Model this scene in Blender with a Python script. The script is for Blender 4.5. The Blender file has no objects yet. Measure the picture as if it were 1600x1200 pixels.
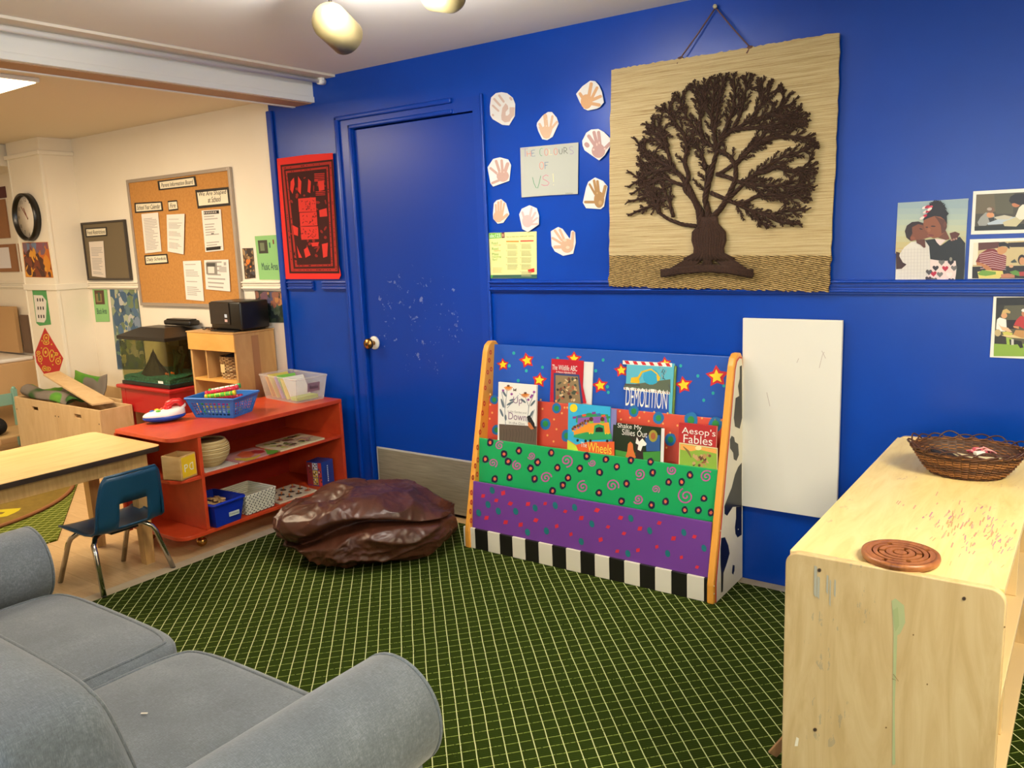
import bpy, bmesh, math, random
import numpy as np
from mathutils import Vector, Matrix, noise
random.seed(7)
R = math.radians
S = bpy.context.scene
COL = S.collection

# ------------------------------------------------------------------ camera
FPX = 1295.1
CAM = Vector((0.0, -3.2555, 1.4642))
yaw, pitch, roll = R(-35.695), R(-10.013), R(-2.238)
fw = Vector((math.sin(yaw)*math.cos(pitch), math.cos(yaw)*math.cos(pitch), math.sin(pitch)))
rt0 = Vector((math.cos(yaw), -math.sin(yaw), 0)); up0 = rt0.cross(fw)
rt = math.cos(roll)*rt0 + math.sin(roll)*up0
up = -math.sin(roll)*rt0 + math.cos(roll)*up0
cam_d = bpy.data.cameras.new('camera'); cam = bpy.data.objects.new('camera', cam_d); COL.objects.link(cam)
cam_d.sensor_fit = 'HORIZONTAL'; cam_d.sensor_width = 36; cam_d.lens = 36*FPX/1600
cam_d.clip_start = 0.05; cam_d.clip_end = 60
cam.matrix_world = Matrix((( rt.x, up.x, -fw.x, CAM.x), (rt.y, up.y, -fw.y, CAM.y), (rt.z, up.z, -fw.z, CAM.z), (0, 0, 0, 1)))
S.camera = cam

# ------------------------------------------------------------------ view, world, lights
S.view_settings.view_transform = 'Standard'; S.view_settings.look = 'None'
S.view_settings.gamma = 1; S.view_settings.use_curve_mapping = False
S.view_settings.exposure = 0.10
wd = bpy.data.worlds.new('world'); S.world = wd; wd.use_nodes = True
wd.node_tree.nodes['Background'].inputs[0].default_value = (0.9, 0.93, 1, 1)
wd.node_tree.nodes['Background'].inputs[1].default_value = 0.25

def area(name, loc, size, power, col, rot=(0, 0, 0), sy=None):
    l = bpy.data.lights.new(name, 'AREA'); l.energy = power; l.color = col
    l.shape = 'RECTANGLE'; l.size = size; l.size_y = sy or size
    o = bpy.data.objects.new(name, l); o.location = loc; o.rotation_euler = rot; COL.objects.link(o); return o

# daylight from the windows behind the camera, ceiling panels of both rooms
area('window_light', (-0.6, -6.2, 1.5), 2.6, 85, (0.82, 0.91, 1.0), (R(90), 0, 0), 1.2)
area('ceiling_panel_light_near', (1.0, -1.9, 2.29), 1.1, 88, (1.0, 0.89, 0.64), (0, 0, 0), 0.5)
area('ceiling_panel_light_far', (-4.80, -1.49, 2.255), 1.15, 52, (1.0, 0.80, 0.55), (0, 0, 0), 0.55)
area('ceiling_panel_light_far_back', (-6.9, -3.2, 2.255), 1.15, 40, (1.0, 0.82, 0.58), (0, 0, 0), 0.55)
def point(name, loc, power, col, rad):
    l = bpy.data.lights.new(name, 'POINT'); l.energy = power; l.color = col; l.shadow_soft_size = rad
    o = bpy.data.objects.new(name, l); o.location = loc; COL.objects.link(o)
point('globe_bulb_light', (-1.93, -1.25, 2.21), 15, (1.0, 0.95, 0.88), 0.04)

def spot(name, loc, target, power, col, ang=70, blend=0.6, rad=0.05):
    l = bpy.data.lights.new(name, 'SPOT'); l.energy = power; l.color = col
    l.spot_size = R(ang); l.spot_blend = blend; l.shadow_soft_size = rad
    o = bpy.data.objects.new(name, l); o.location = loc
    d = Vector(target)-Vector(loc); o.rotation_euler = d.to_track_quat('-Z', 'Y').to_euler(); COL.objects.link(o); return o

spot('lamp_head_light', (-2.21, -1.05, 2.14), (-1.75, 0, 1.1), 20, (1.0, 0.96, 0.90), 95, 0.8, 0.04)
spot('lamp_head_light', (-1.84, -1.07, 2.24), (-3.0, -0.3, 1.3), 22, (1.0, 0.96, 0.90), 95, 0.8, 0.04)

spot('ceiling_fill', (-1.80, -1.40, 2.07), (-1.84, -1.38, 2.4), 150, (1.0, 0.97, 0.93), 172, 1.0, 0.06)  # added fill without a fixture, brightens the ceiling and its bounce

# ------------------------------------------------------------------ real planes seen from the camera point (used to read sizes off surfaces)
def ray(px, py): return fw + rt*((px-800)/FPX) - up*((py-600)/FPX)
def plane(p0, n):
    p0 = Vector(p0); n = Vector(n).normalized()
    def f(px, py, off=0.0):
        d = ray(px, py); t = (p0+n*off-CAM).dot(n)/d.dot(n); return CAM+d*t
    f.n = n; return f
def wallp(y): return plane((0, y, 0), (0, -1, 0))
def crop(x0, y0, s): return lambda x, y: (x0+x/s, y0+y/s)

# ------------------------------------------------------------------ materials
def lin(h):
    if isinstance(h, str): h = [int(h[i:i+2], 16)/255 for i in (0, 2, 4)]
    return tuple((c/12.92 if c <= 0.04045 else ((c+0.055)/1.055)**2.4) for c in h)
MC = {}
def mat(h, rough=0.6, metal=0.0, emit=0, alpha=None, trans=0, coat=0, spec=None):
    key = (h, rough, metal, emit, alpha, trans, coat, spec)
    if key in MC: return MC[key]
    m = bpy.data.materials.new('paint_'+h); m.use_nodes = True
    b = m.node_tree.nodes['Principled BSDF']; c = (*lin(h), 1)
    b.inputs['Base Color'].default_value = c; b.inputs['Roughness'].default_value = rough; b.inputs['Metallic'].default_value = metal
    if emit: b.inputs['Emission Color'].default_value = c; b.inputs['Emission Strength'].default_value = emit
    if alpha is not None: b.inputs['Alpha'].default_value = alpha
    if trans: b.inputs['Transmission Weight'].default_value = trans
    if coat: b.inputs['Coat Weight'].default_value = coat
    if spec is not None: b.inputs['Specular IOR Level'].default_value = spec
    MC[key] = m; return m
class NT:
    """tiny node helper"""
    def __init__(s, name, rough=0.6):
        s.m = bpy.data.materials.new(name); s.m.use_nodes = True; s.t = s.m.node_tree
        s.b = s.t.nodes['Principled BSDF']; s.b.inputs['Roughness'].default_value = rough
        s.co = s.t.nodes.new('ShaderNodeTexCoord').outputs['Object']
    def n(s, kind, **kw):
        o = s.t.nodes.new('ShaderNode'+kind)
        for k, v in kw.items(): setattr(o, k, v)
        return o
    def link(s, a, b): s.t.links.new(a, b)
    def mapping(s, scale=(1, 1, 1), rot=(0, 0, 0), loc=(0, 0, 0)):
        o = s.n('Mapping'); o.inputs['Scale'].default_value = scale; o.inputs['Rotation'].default_value = rot; o.inputs['Location'].default_value = loc
        s.link(s.co, o.inputs[0]); return o.outputs[0]
    def noise(s, vec, scale, detail=4, rough=0.5, dist=0):
        o = s.n('TexNoise'); o.inputs['Scale'].default_value = scale; o.inputs['Detail'].default_value = detail
        o.inputs['Roughness'].default_value = rough; o.inputs['Distortion'].default_value = dist
        s.link(vec, o.inputs['Vector']); return o.outputs[0]
    def ramp(s, fac, stops):
        o = s.n('ValToRGB'); e = o.color_ramp.elements
        while len(e) > 1: e.remove(e[-1])
        e[0].position = stops[0][0]; e[0].color = (*lin(stops[0][1]), 1)
        for p, c in stops[1:]:
            k = e.new(p); k.color = (*lin(c), 1)
        s.link(fac, o.inputs[0]); return o.outputs[0]
    def math(s, op, a, b=None, c=None):
        o = s.n('Math', operation=op)
        for i, v in enumerate((a, b, c)):
            if v is None: continue
            if isinstance(v, (int, float)): o.inputs[i].default_value = v
            else: s.link(v, o.inputs[i])
        return o.outputs[0]
    def mix(s, fac, a, b, blend='MIX'):
        o = s.n('Mix', data_type='RGBA', blend_type=blend)
        for i, v in ((0, fac), (6, a), (7, b)):
            if isinstance(v, (int, float)): o.inputs[i].default_value = v
            elif isinstance(v, str): o.inputs[i].default_value = (*lin(v), 1)
            else: s.link(v, o.inputs[i])
        return o.outputs[2]
    def color(s, c): s.link(c, s.b.inputs['Base Color'])
    def bump(s, h, strength=0.3, dist=0.01):
        o = s.n('Bump'); o.inputs['Strength'].default_value = strength; o.inputs['Distance'].default_value = dist
        s.link(h, o.inputs['Height']); s.link(o.outputs[0], s.b.inputs['Normal'])

def wood(name, stops, scale=(1, 12, 12), rough=0.4, sc=3, bump=0.05):
    n = NT(name, rough); v = n.mapping(scale); a = n.noise(v, sc, 6, 0.6, 1.5)
    n.color(n.ramp(a, stops)); n.bump(a, bump, 0.003); return n.m

# ------------------------------------------------------------------ mesh builder
class MB:
    def __init__(s): s.v = []; s.f = []; s.mi = []; s.sm = []; s.mats = []; s.M = Matrix()
    def m(s, mt):
        if mt not in s.mats: s.mats.append(mt)
        return s.mats.index(mt)
    def add(s, vs, fs, mt, smooth=False):
        b = len(s.v); s.v += [s.M @ Vector(v) for v in vs]; k = s.m(mt)
        for f in fs: s.f.append([b+i for i in f]); s.mi.append(k); s.sm.append(smooth)
    def bm(s, bm_, mt, smooth=False):
        bm_.verts.index_update(); s.add([v.co.copy() for v in bm_.verts], [[v.index for v in f.verts] for f in bm_.faces], mt, smooth); bm_.free()
    def box(s, lo, hi, mt, bev=0.0, seg=2):
        lo = Vector(lo); hi = Vector(hi); b = bmesh.new(); bmesh.ops.create_cube(b, size=1)
        c = (lo+hi)/2; d = hi-lo
        for v in b.verts: v.co = Vector((v.co.x*d.x, v.co.y*d.y, v.co.z*d.z))+c
        if bev: bmesh.ops.bevel(b, geom=b.edges[:], offset=min(bev, 0.49*min(abs(q) for q in d)), segments=seg, affect='EDGES', profile=0.5)
        s.bm(b, mt, bool(bev and seg > 2))
    def prism(s, pts, ext, mt, bev=0):
        """pts: 3D outline, ext: extrusion vector"""
        b = bmesh.new(); vs = [b.verts.new(p) for p in pts]; f = b.faces.new(vs)
        r = bmesh.ops.extrude_face_region(b, geom=[f]); bmesh.ops.translate(b, vec=Vector(ext), verts=[g for g in r['geom'] if isinstance(g, bmesh.types.BMVert)])
        bmesh.ops.recalc_face_normals(b, faces=b.faces[:])
        if bev: bmesh.ops.bevel(b, geom=b.edges[:], offset=bev, segments=2, affect='EDGES', profile=0.5)
        s.bm(b, mt)
    def lathe(s, prof, mt, n=32, smooth=True, c=(0, 0, 0), sx=1, sy=1):
        vs = []; fs = []; c = Vector(c); m = len(prof)
        for i in range(n):
            a = 2*math.pi*i/n
            for r, z in prof: vs.append(c+Vector((r*math.cos(a)*sx, r*math.sin(a)*sy, z)))
        for i in range(n):
            j = (i+1) % n
            for k in range(m-1): fs.append((i*m+k, j*m+k, j*m+k+1, i*m+k+1))
        if prof[0][0] > 1e-6: fs.append([i*m for i in range(n)][::-1])
        if prof[-1][0] > 1e-6: fs.append([i*m+m-1 for i in range(n)])
        s.add(vs, fs, mt, smooth)
    def tube(s, path, r, mt, n=8, cap=True, closed=False):
        P = [Vector(p) for p in path]; rr = r if isinstance(r, (list, tuple)) else [r]*len(P); vs = []; fs = []
        m = len(P); prev = None
        for i, p in enumerate(P):
            if closed: t = P[(i+1) % m]-P[i-1]
            else: t = P[min(i+1, m-1)]-P[max(i-1, 0)]
            if t.length < 1e-9: t = Vector((0, 0, 1))
            t.normalize()
            if prev is None:
                a = Vector((0, 0, 1)) if abs(t.z) < 0.9 else Vector((1, 0, 0)); u = t.cross(a).normalized()
            else:
                u = prev-t*prev.dot(t)
                if u.length < 1e-6: u = t.cross(Vector((0, 0, 1)))
                u.normalize()
            prev = u; w = t.cross(u)
            for k in range(n):
                a = 2*math.pi*k/n; vs.append(p+(u*math.cos(a)+w*math.sin(a))*rr[i])
        rng = m if closed else m-1
        for i in range(rng):
            j = (i+1) % m
            for k in range(n): fs.append((i*n+k, i*n+(k+1) % n, j*n+(k+1) % n, j*n+k))
        if cap and not closed: fs.append(list(range(n))[::-1]); fs.append([(m-1)*n+k for k in range(n)])
        s.add(vs, fs, mt, True)
    def ball(s, c, r, mt, sub=2, sc=(1, 1, 1)):
        b = bmesh.new(); bmesh.ops.create_icosphere(b, subdivisions=sub, radius=r)
        for v in b.verts: v.co = Vector((v.co.x*sc[0], v.co.y*sc[1], v.co.z*sc[2]))+Vector(c)
        s.bm(b, mt, True)
    # flat shapes drawn on a surface: pl maps 2D points to it
    def poly(s, pl, pts, mt, off=0.0004, cr=None):
        q = [cr(*p) if cr else p for p in pts]; vs = [pl(x, y, off) for x, y in q]
        b = bmesh.new(); bv = [b.verts.new(v) for v in vs]
        try: f = b.faces.new(bv)
        except ValueError: b.free(); return
        f.normal_update()
        if f.normal.dot(pl.n) < 0: f.normal_flip()
        bmesh.ops.triangulate(b, faces=[f]); s.bm(b, mt)
    def slab(s, pl, pts, mt, t=0.0015, cr=None, off=0.0):
        q = [cr(*p) if cr else p for p in pts]; vs = [pl(x, y, off) for x, y in q]; s.prism(vs, pl.n*t, mt)
    def ell(s, pl, x, y, rx, ry, mt, off=0.0004, cr=None, rot=0, n=14):
        s.poly(pl, ellp(x, y, rx, ry, rot, n), mt, off, cr)
    def stroke(s, pl, pts, w, mt, off=0.0004, cr=None):
        L = []; Q = []; m = len(pts)
        for i, (x, y) in enumerate(pts):
            x0, y0 = pts[max(i-1, 0)]; x1, y1 = pts[min(i+1, m-1)]; dx, dy = x1-x0, y1-y0; l = math.hypot(dx, dy) or 1
            ww = w[i] if isinstance(w, (list, tuple)) else w
            L.append((x-dy/l*ww/2, y+dx/l*ww/2)); Q.append((x+dy/l*ww/2, y-dx/l*ww/2))
        for i in range(m-1): s.poly(pl, [L[i], L[i+1], Q[i+1], Q[i]], mt, off, cr)
    def cap(s, pl, a, b_, w, mt, off=0.0004, cr=None):
        """finger-like capsule"""
        dx, dy = b_[0]-a[0], b_[1]-a[1]; th = math.atan2(dy, dx); pts = []
        for k in range(7):
            t = th+math.pi/2+math.pi*k/6; pts.append((a[0]+math.cos(t)*w/2, a[1]+math.sin(t)*w/2))
        for k in range(7):
            t = th-math.pi/2+math.pi*k/6; pts.append((b_[0]+math.cos(t)*w/2, b_[1]+math.sin(t)*w/2))
        s.poly(pl, pts, mt, off, cr)
    def text(s, txt, o, xd, yd, w, h, mt, off=0.0006, spacing=1.0, mirror=False, shear=0.0):
        """letters laid flat: o = lower left corner, xd/yd = unit vectors, fitted to w x h"""
        k = (txt, spacing, shear)
        if k not in TXT:
            cu = bpy.data.curves.new('t', 'FONT'); cu.body = txt; cu.space_character = spacing; cu.resolution_u = 3; cu.shear = shear
            ob = bpy.data.objects.new('t', cu); COL.objects.link(ob); dg = bpy.context.evaluated_depsgraph_get(); dg.update()
            me = bpy.data.meshes.new_from_object(ob.evaluated_get(dg)); bpy.data.objects.remove(ob); bpy.data.curves.remove(cu)
            TXT[k] = ([tuple(v.co) for v in me.vertices], [list(p.vertices) for p in me.polygons]); bpy.data.meshes.remove(me)
        vs, fs = TXT[k]
        if not vs: return
        x0 = min(v[0] for v in vs); x1 = max(v[0] for v in vs); y0 = min(v[1] for v in vs); y1 = max(v[1] for v in vs)
        o = Vector(o); xd = Vector(xd); yd = Vector(yd); nn = xd.cross(yd).normalized()
        sx = w/(x1-x0); sy = (h/(y1-y0)) if h else sx
        out = [o+xd*((x1-v[0] if mirror else v[0]-x0)*sx)+yd*((v[1]-y0)*sy)+nn*off for v in vs]
        s.add(out, [f[::-1] for f in fs] if mirror else fs, mt)
    def build(s, name, parent=None, shade=None, loc=None):
        me = bpy.data.meshes.new(name); o0 = Vector(loc) if loc is not None else None
        me.from_pydata([v-o0 if o0 is not None else v for v in s.v], [], s.f); me.update()
        for m_ in s.mats: me.materials.append(m_)
        for i, p in enumerate(me.polygons): p.material_index = s.mi[i]; p.use_smooth = s.sm[i]
        o = bpy.data.objects.new(name, me); COL.objects.link(o)
        if o0 is not None: o.location = o0
        if parent: o.parent = parent; o.matrix_parent_inverse = Matrix.Translation(parent.location).inverted() if parent.rotation_euler == Matrix().to_euler() else Matrix()
        return o
TXT = {}
def ellp(x, y, rx, ry, rot=0, n=14, jit=0):
    c, s_ = math.cos(rot), math.sin(rot); out = []
    for k in range(n):
        a = 2*math.pi*k/n; j = 1+random.uniform(-jit, jit); u, v = rx*math.cos(a)*j, ry*math.sin(a)*j; out.append((x+u*c-v*s_, y+u*s_+v*c))
    return out
def starp(x, y, r, r2, rot=0, n=5, jit=0.1):
    return [(x+(r if k % 2 == 0 else r2)*(1+random.uniform(-jit, jit))*math.sin(rot+math.pi*k/n), y-(r if k % 2 == 0 else r2)*math.cos(rot+math.pi*k/n)) for k in range(2*n)]
def spiralp(x, y, r, turns=1.8, n=26, rot=0):
    return [(x+r*(k/n)*math.cos(rot+2*math.pi*turns*k/n), y+r*(k/n)*math.sin(rot+2*math.pi*turns*k/n)) for k in range(2, n+1)]
def heartp(x, y, r):
    return [(x+r*0.0625*16*math.sin(t)**3, y-r*0.0625*(13*math.cos(t)-5*math.cos(2*t)-2*math.cos(3*t)-math.cos(4*t))) for t in [2*math.pi*k/16 for k in range(16)]]
def tag(o, label, cat, group=None):
    o['label'] = label; o['category'] = cat
    if group: o['group'] = group
    return o
def thing(name, label, cat, loc=(0, 0, 0), group=None):
    o = bpy.data.objects.new(name, None); o.empty_display_size = 0.1; o.location = loc; COL.objects.link(o); return tag(o, label, cat, group)
def struct(mb, name, parent=None):
    o = mb.build(name, parent)
    if not parent: o['kind'] = 'structure'
    return o

# ================================================================== THE ROOM
n = NT('blue_wall_paint', 0.30); n.b.inputs['Specular IOR Level'].default_value = 0.35; v = n.mapping((1, 1, 1)); a = n.noise(v, 3, 5, 0.6); n.color(n.ramp(a, [(0.3, '013A9C'), (0.7, '0240A6')])); n.bump(n.noise(v, 120, 3), 0.06, 0.002); BLUE = n.m
n = NT('blue_door_paint', 0.32); n.b.inputs['Specular IOR Level'].default_value = 0.35; v = n.mapping((1, 1, 1)); a = n.noise(v, 26, 6, 0.7); b = n.noise(n.mapping((1, 1, 1.2), loc=(3, 0, 1)), 4.5, 3, 0.6)
sc = n.math('MULTIPLY', n.math('GREATER_THAN', a, 0.61), n.math('GREATER_THAN', b, 0.48)); sp = n.n('VectorMath', operation='DISTANCE'); n.link(n.co, sp.inputs[0]); sp.inputs[1].default_value = (-2.93, 0, 1.06); sc = n.math('MULTIPLY', sc, n.math('LESS_THAN', n.math('ADD', sp.outputs['Value'], n.math('MULTIPLY', b, 0.3)), 0.46)); n.color(n.mix(n.math('MULTIPLY', sc, 0.32), '01389A', 'AEB9DE')); n.bump(n.noise(v, 60, 3), 0.05, 0.002); BLUED = n.m
BLUET = mat('013A9E', 0.3, spec=0.4)
n = NT('cream_wall_paint', 0.4); v = n.mapping((1, 1, 1)); n.color(n.ramp(n.noise(v, 2, 3), [(0.3, 'EBE0CC'), (0.7, 'F0E6D4')])); n.bump(n.noise(v, 150, 2), 0.04, 0.002); CREAM = n.m
CREAMT = mat('EEE6D6', 0.4)
n = NT('ceiling_paint', 0.75); v = n.mapping((1, 1, 1)); n.color(n.ramp(n.noise(v, 1.5, 3), [(0.3, 'ECE6DE'), (0.7, 'F0EBE4')])); CEIL = n.m
WHITE = mat('F2F0EA', 0.35)
# floor planks
n = NT('floor_boards', 0.35)
v = n.mapping((1, 1, 1), (0, 0, 0)); br = n.n('TexBrick'); n.link(v, br.inputs['Vector'])
br.inputs['Scale'].default_value = 1; br.inputs['Brick Width'].default_value = 0.9; br.inputs['Row Height'].default_value = 0.15
br.inputs['Mortar Size'].default_value = 0.0012; br.inputs['Color1'].default_value = (*lin('C9A97A'), 1); br.inputs['Color2'].default_value = (*lin('BC9A6C'), 1); br.inputs['Mortar'].default_value = (*lin('8C6E46'), 1)
g = n.noise(n.mapping((2, 22, 1)), 4, 5, 0.6, 1); n.color(n.mix(0.35, br.outputs[0], n.ramp(g, [(0.3, 'A98858'), (0.7, 'DBC092')]))); FLOOR = n.m

m = MB(); m.box((-11.5, -6.5, -0.1), (2.3, 3.0, 0), FLOOR); struct(m, 'floor')
# back wall: blue part with the doorway
m = MB(); DX0, DX1, DZ = -3.33, -2.485, 2.075
m.box((-3.985, 0, 0), (DX0, 0.14, 2.40), BLUE); m.box((DX1, 0, 0), (2.3, 0.14, 2.40), BLUE); m.box((DX0, 0, DZ), (DX1, 0.14, 2.40), BLUE); m.box((DX0, 0.09, 0), (DX1, 0.14, DZ), BLUE)
struct(m, 'wall_back')
m = MB(); m.box((-8.2, 0, 0), (-3.985, 0.14, 2.40), CREAM); struct(m, 'wall_back_cream')
m = MB(); m.box((-8.34, -6.5, 0), (-8.2, 0.14, 2.40), CREAM); struct(m, 'wall_left')
m = MB(); m.box((2.3, -6.5, 0), (2.44, 0.14, 2.40), CREAM); struct(m, 'wall_right')
m = MB(); m.box((-8.34, -6.64, 0), (2.44, -6.5, 2.40), CREAM); struct(m, 'wall_front')
m = MB(); m.box((-3.62, -6.5, 2.355), (2.3, 0, 2.45), CEIL); struct(m, 'ceiling')
m = MB(); m.box((-8.34, -6.5, 2.29), (-3.62, 0, 2.45), mat('E8DCC8', 0.7)); struct(m, 'ceiling_left')
# beam with folding-partition track
m = MB(); m.box((-3.755, -6.5, 2.232), (-3.60, 0, 2.29), WHITE); m.box((-3.62, -6.5, 2.29), (-3.60, 0, 2.355), WHITE)
m.box((-3.602, -6.5, 2.232), (-3.592, 0, 2.262), WHITE, 0.002); m.box((-3.75, -6.5, 2.2285), (-3.62, 0, 2.233), mat('B98F6C', 0.6)); m.box((-3.775, -6.5, 2.224), (-3.752, 0, 2.236), WHITE)
m.box((-3.60, -6.5, 2.343), (-3.42, 0, 2.3545), mat('E4D8C6', 0.6)); m.tube([(-3.505, -6.4, 2.328), (-3.505, -0.03, 2.328)], 0.012, WHITE, 14); m.tube([(-3.505, -0.045, 2.328), (-3.505, -0.002, 2.328)], 0.017, WHITE, 14); m.box((-3.53, -0.04, 2.33), (-3.48, -0.02, 2.3545), WHITE, 0.003); struct(m, 'trim_1')
# column with the clock
m = MB(); m.box((-6.68, -0.235, 0), (-6.20, -0.0002, 2.29), CREAM); m.box((-6.69, -0.247, 1.213), (-6.19, -0.0002, 1.258), CREAMT, 0.005)
m.box((-6.70, -0.255, 2.17), (-6.18, -0.0002, 2.20), CREAMT, 0.006); m.box((-6.685, -0.24, 0), (-6.67, -0.0002, 2.2), CREAMT); m.box((-6.215, -0.241, 0), (-6.195, -0.22, 2.17), CREAMT)
struct(m, 'wall_column')
m = MB(); m.box((-8.2, -0.42, 2.13), (-6.72, -0.0005, 2.289), CREAM, 0.004); m.box((-8.2, -0.45, 2.10), (-6.70, -0.40, 2.14), CREAMT, 0.01); struct(m, 'trim_2')

def rail(x0, x1, mt, nm, y=0.0):
    m = MB(); m.box((x0, y-0.012, 1.206), (x1, y-0.0002, 1.262), mt, 0.003); m.box((x0, y-0.024, 1.216), (x1, y-0.011, 1.226), mt, 0.003)
    m.box((x0, y-0.024, 1.250), (x1, y-0.011, 1.260), mt, 0.004); m.box((x0, y-0.018, 1.236), (x1, y-0.011, 1.242), mt, 0.002); struct(m, nm)
rail(-2.44, 2.295, BLUET, 'trim_3'); rail(-3.93, -3.71, BLUET, 'trim_4'); rail(-3.63, -3.43, BLUET, 'trim_5')
rail(-6.18, -5.512, CREAMT, 'trim_6'); rail(-4.358, -3.992, CREAMT, 'trim_10'); rail(-8.19, -6.70, CREAMT, 'trim_7')
m = MB(); m.box((-3.99, -0.02, 0), (-3.945, -0.0002, 2.23), BLUET, 0.006); struct(m, 'trim_8')
# door
door = bpy.data.objects.new('door_1', None); COL.objects.link(door); door['kind'] = 'structure'; door.location = (-2.9, 0, 0)
m = MB(); m.box((-3.310, 0.004, 0.018), (-2.505, 0.044, 2.058), BLUED, 0.002)
m.box((-2.508, 0.000, 1.82), (-2.498, 0.012, 1.90), BLUET, 0.002); m.box((-2.508, 0.000, 0.35), (-2.498, 0.012, 0.43), BLUET, 0.002); leaf = m.build('door_leaf', door)
m = MB()
for x0, x1 in ((-3.425, -3.315), (-2.500, -2.440)):
    m.box((x0, -0.010, 0), (x1, 0.05, 2.0635), BLUET)
m.box((-3.425, -0.010, 2.0635), (-2.440, 0.05, 2.128), BLUET)
m.box((-3.432, -0.026, 0), (-3.404, -0.004, 2.135), BLUET, 0.008, 3); m.box((-2.452, -0.020, 0), (-2.436, -0.004, 2.135), BLUET, 0.006, 3); m.box((-3.432, -0.026, 2.112), (-2.62, -0.004, 2.137), BLUET, 0.008, 3)
m.box((-3.335, -0.022, 0), (-3.316, 0.0, 2.085), BLUET, 0.006, 3); m.box((-3.335, -0.022, 2.064), (-2.62, 0.0, 2.085), BLUET, 0.006, 3)
m.build('door_frame', door)
n = NT('brushed_steel', 0.42); n.b.inputs['Metallic'].default_value = 0.35; a = n.noise(n.mapping((2, 1, 30)), 4, 5); n.color(n.ramp(a, [(0.3, '8B8574'), (0.7, 'A59D88')]))
STEEL = n.m
m = MB(); m.box((-3.297, -0.0015, 0.022), (-2.51, 0.0038, 0.327), STEEL); m.box((-3.297, -0.0022, 0.32), (-2.51, 0.003, 0.329), mat('B9B8B4', 0.5)); m.box((-3.299, -0.0022, 0.022), (-3.293, 0.003, 0.327), mat('B9B8B4', 0.5)); m.build('kick_plate', leaf)
CHROME = mat('C9C4BA', 0.16, 1.0); BRASS = mat('B98A4A', 0.25, 1.0)
m = MB(); m.M = Matrix.Translation((-3.262, 0.003, 0.922)) @ Matrix.Rotation(R(90), 4, 'X')
m.lathe([(0.037, 0), (0.037, 0.005), (0.032, 0.010), (0.0, 0.0085)], mat('E4E0D4', .3)); m.lathe([(0.013, 0.006), (0.012, 0.02), (0.02, 0.03), (0.029, 0.04), (0.030, 0.052), (0.024, 0.062), (0.0, 0.064)], BRASS); m.lathe([(0.008, 0.063), (0.008, 0.066), (0, 0.066)], mat('3A2A18', 0.4), 12); m.build('door_knob', leaf)
# small paint chips
# carpet inset
def carpet_mat(name, bg0, bg1, l1, l2, per, ang1, s1, ang2, s2, w1=0.045, w2=0.045, dark='241F0A'):
    n = NT(name, 0.95); n.b.inputs['Specular IOR Level'].default_value = 0.1; sep = n.n('SeparateXYZ'); n.link(n.co, sep.inputs[0]); x, y = sep.outputs[0], sep.outputs[1]
    def lines(ang, s0, w, amp):
        c, s_ = math.cos(R(ang)), math.sin(R(ang)); nx, ny = -s_, c
        wob = n.math('MULTIPLY', n.math('SUBTRACT', n.noise(n.mapping((1, 1, 1)), 6, 2), 0.5), amp)
        d = n.math('ADD', n.math('ADD', n.math('MULTIPLY', x, nx/per), n.math('MULTIPLY', y, ny/per)), n.math('ADD', wob, 50.0-s0/per))
        f = n.math('ABSOLUTE', n.math('SUBTRACT', n.math('FRACT', n.math('ADD', d, 0.5)), 0.5)); return n.math('LESS_THAN', f, w), d
    a, da = lines(ang1, s1, w1, 0.12); b, db = lines(ang2, s2, w2, 0.12)
    rib = n.math('FRACT', n.math('MULTIPLY', db, 5.0)); nz = n.noise(n.mapping((1, 1, 1)), 260, 3, 0.7)
    base = n.mix(n.math('GREATER_THAN', rib, 0.5), bg0, bg1); base = n.mix(n.math('MULTIPLY', nz, 0.45), base, dark)
    dash = n.math('GREATER_THAN', n.noise(n.mapping((1, 1, 1)), 150, 2), 0.40)
    c = n.mix(n.math('MULTIPLY', b, dash), base, l2); c = n.mix(n.math('MULTIPLY', a, n.math('GREATER_THAN', n.noise(n.mapping((1, 1, 1), loc=(5, 5, 0)), 140, 2), 0.33)), c, l1)
    n.color(c); n.bump(nz, 0.35, 0.004); return n.m
CARP = carpet_mat('green_carpet', '2C3F05', '202F03', 'C9CE98', '88964A', 0.0425, -47.0, 2.045*-1, 48.0, 0.281, 0.036, 0.034)
n = NT('threshold_strip', 0.5); n.color(n.ramp(n.noise(n.mapping((1, 1, 1)), 14, 4), [(0.3, 'B3A488'), (0.7, 'C4B79C')])); STRIP = n.m
m = MB(); m.box((-3.425, -6.4, 0.0), (2.29, -0.065, 0.008), CARP, 0.003); o = m.build('carpet'); tag(o, 'large dark green carpet with a pale grid under the book rack and sofa', 'carpet')
m = MB(); m.box((-3.50, -6.4, 0.0), (-3.427, -0.062, 0.005), STRIP, 0.002); m.box((-2.44, -0.063, 0), (2.29, -0.003, 0.004), STRIP, 0.001); struct(m, 'trim_9')
CARP2 = carpet_mat('green_carpet_left', '5C6A14', '4C5A10', 'C6C884', '98A04C', 0.0425, 47.0, 0.02, -48.0, 0.01)
m = MB(); m.prism([(-5.45, -0.62, 0), (-4.36, -1.30, 0), (-4.36, -3.4, 0), (-7.4, -3.4, 0), (-7.4, -0.80, 0), (-6.3, -0.80, 0), (-6.3, -0.62, 0)], (0, 0, 0.008), CARP2); o = m.build('carpet'); tag(o, 'lighter green gridded carpet under the wooden table in the far room', 'carpet')
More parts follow.
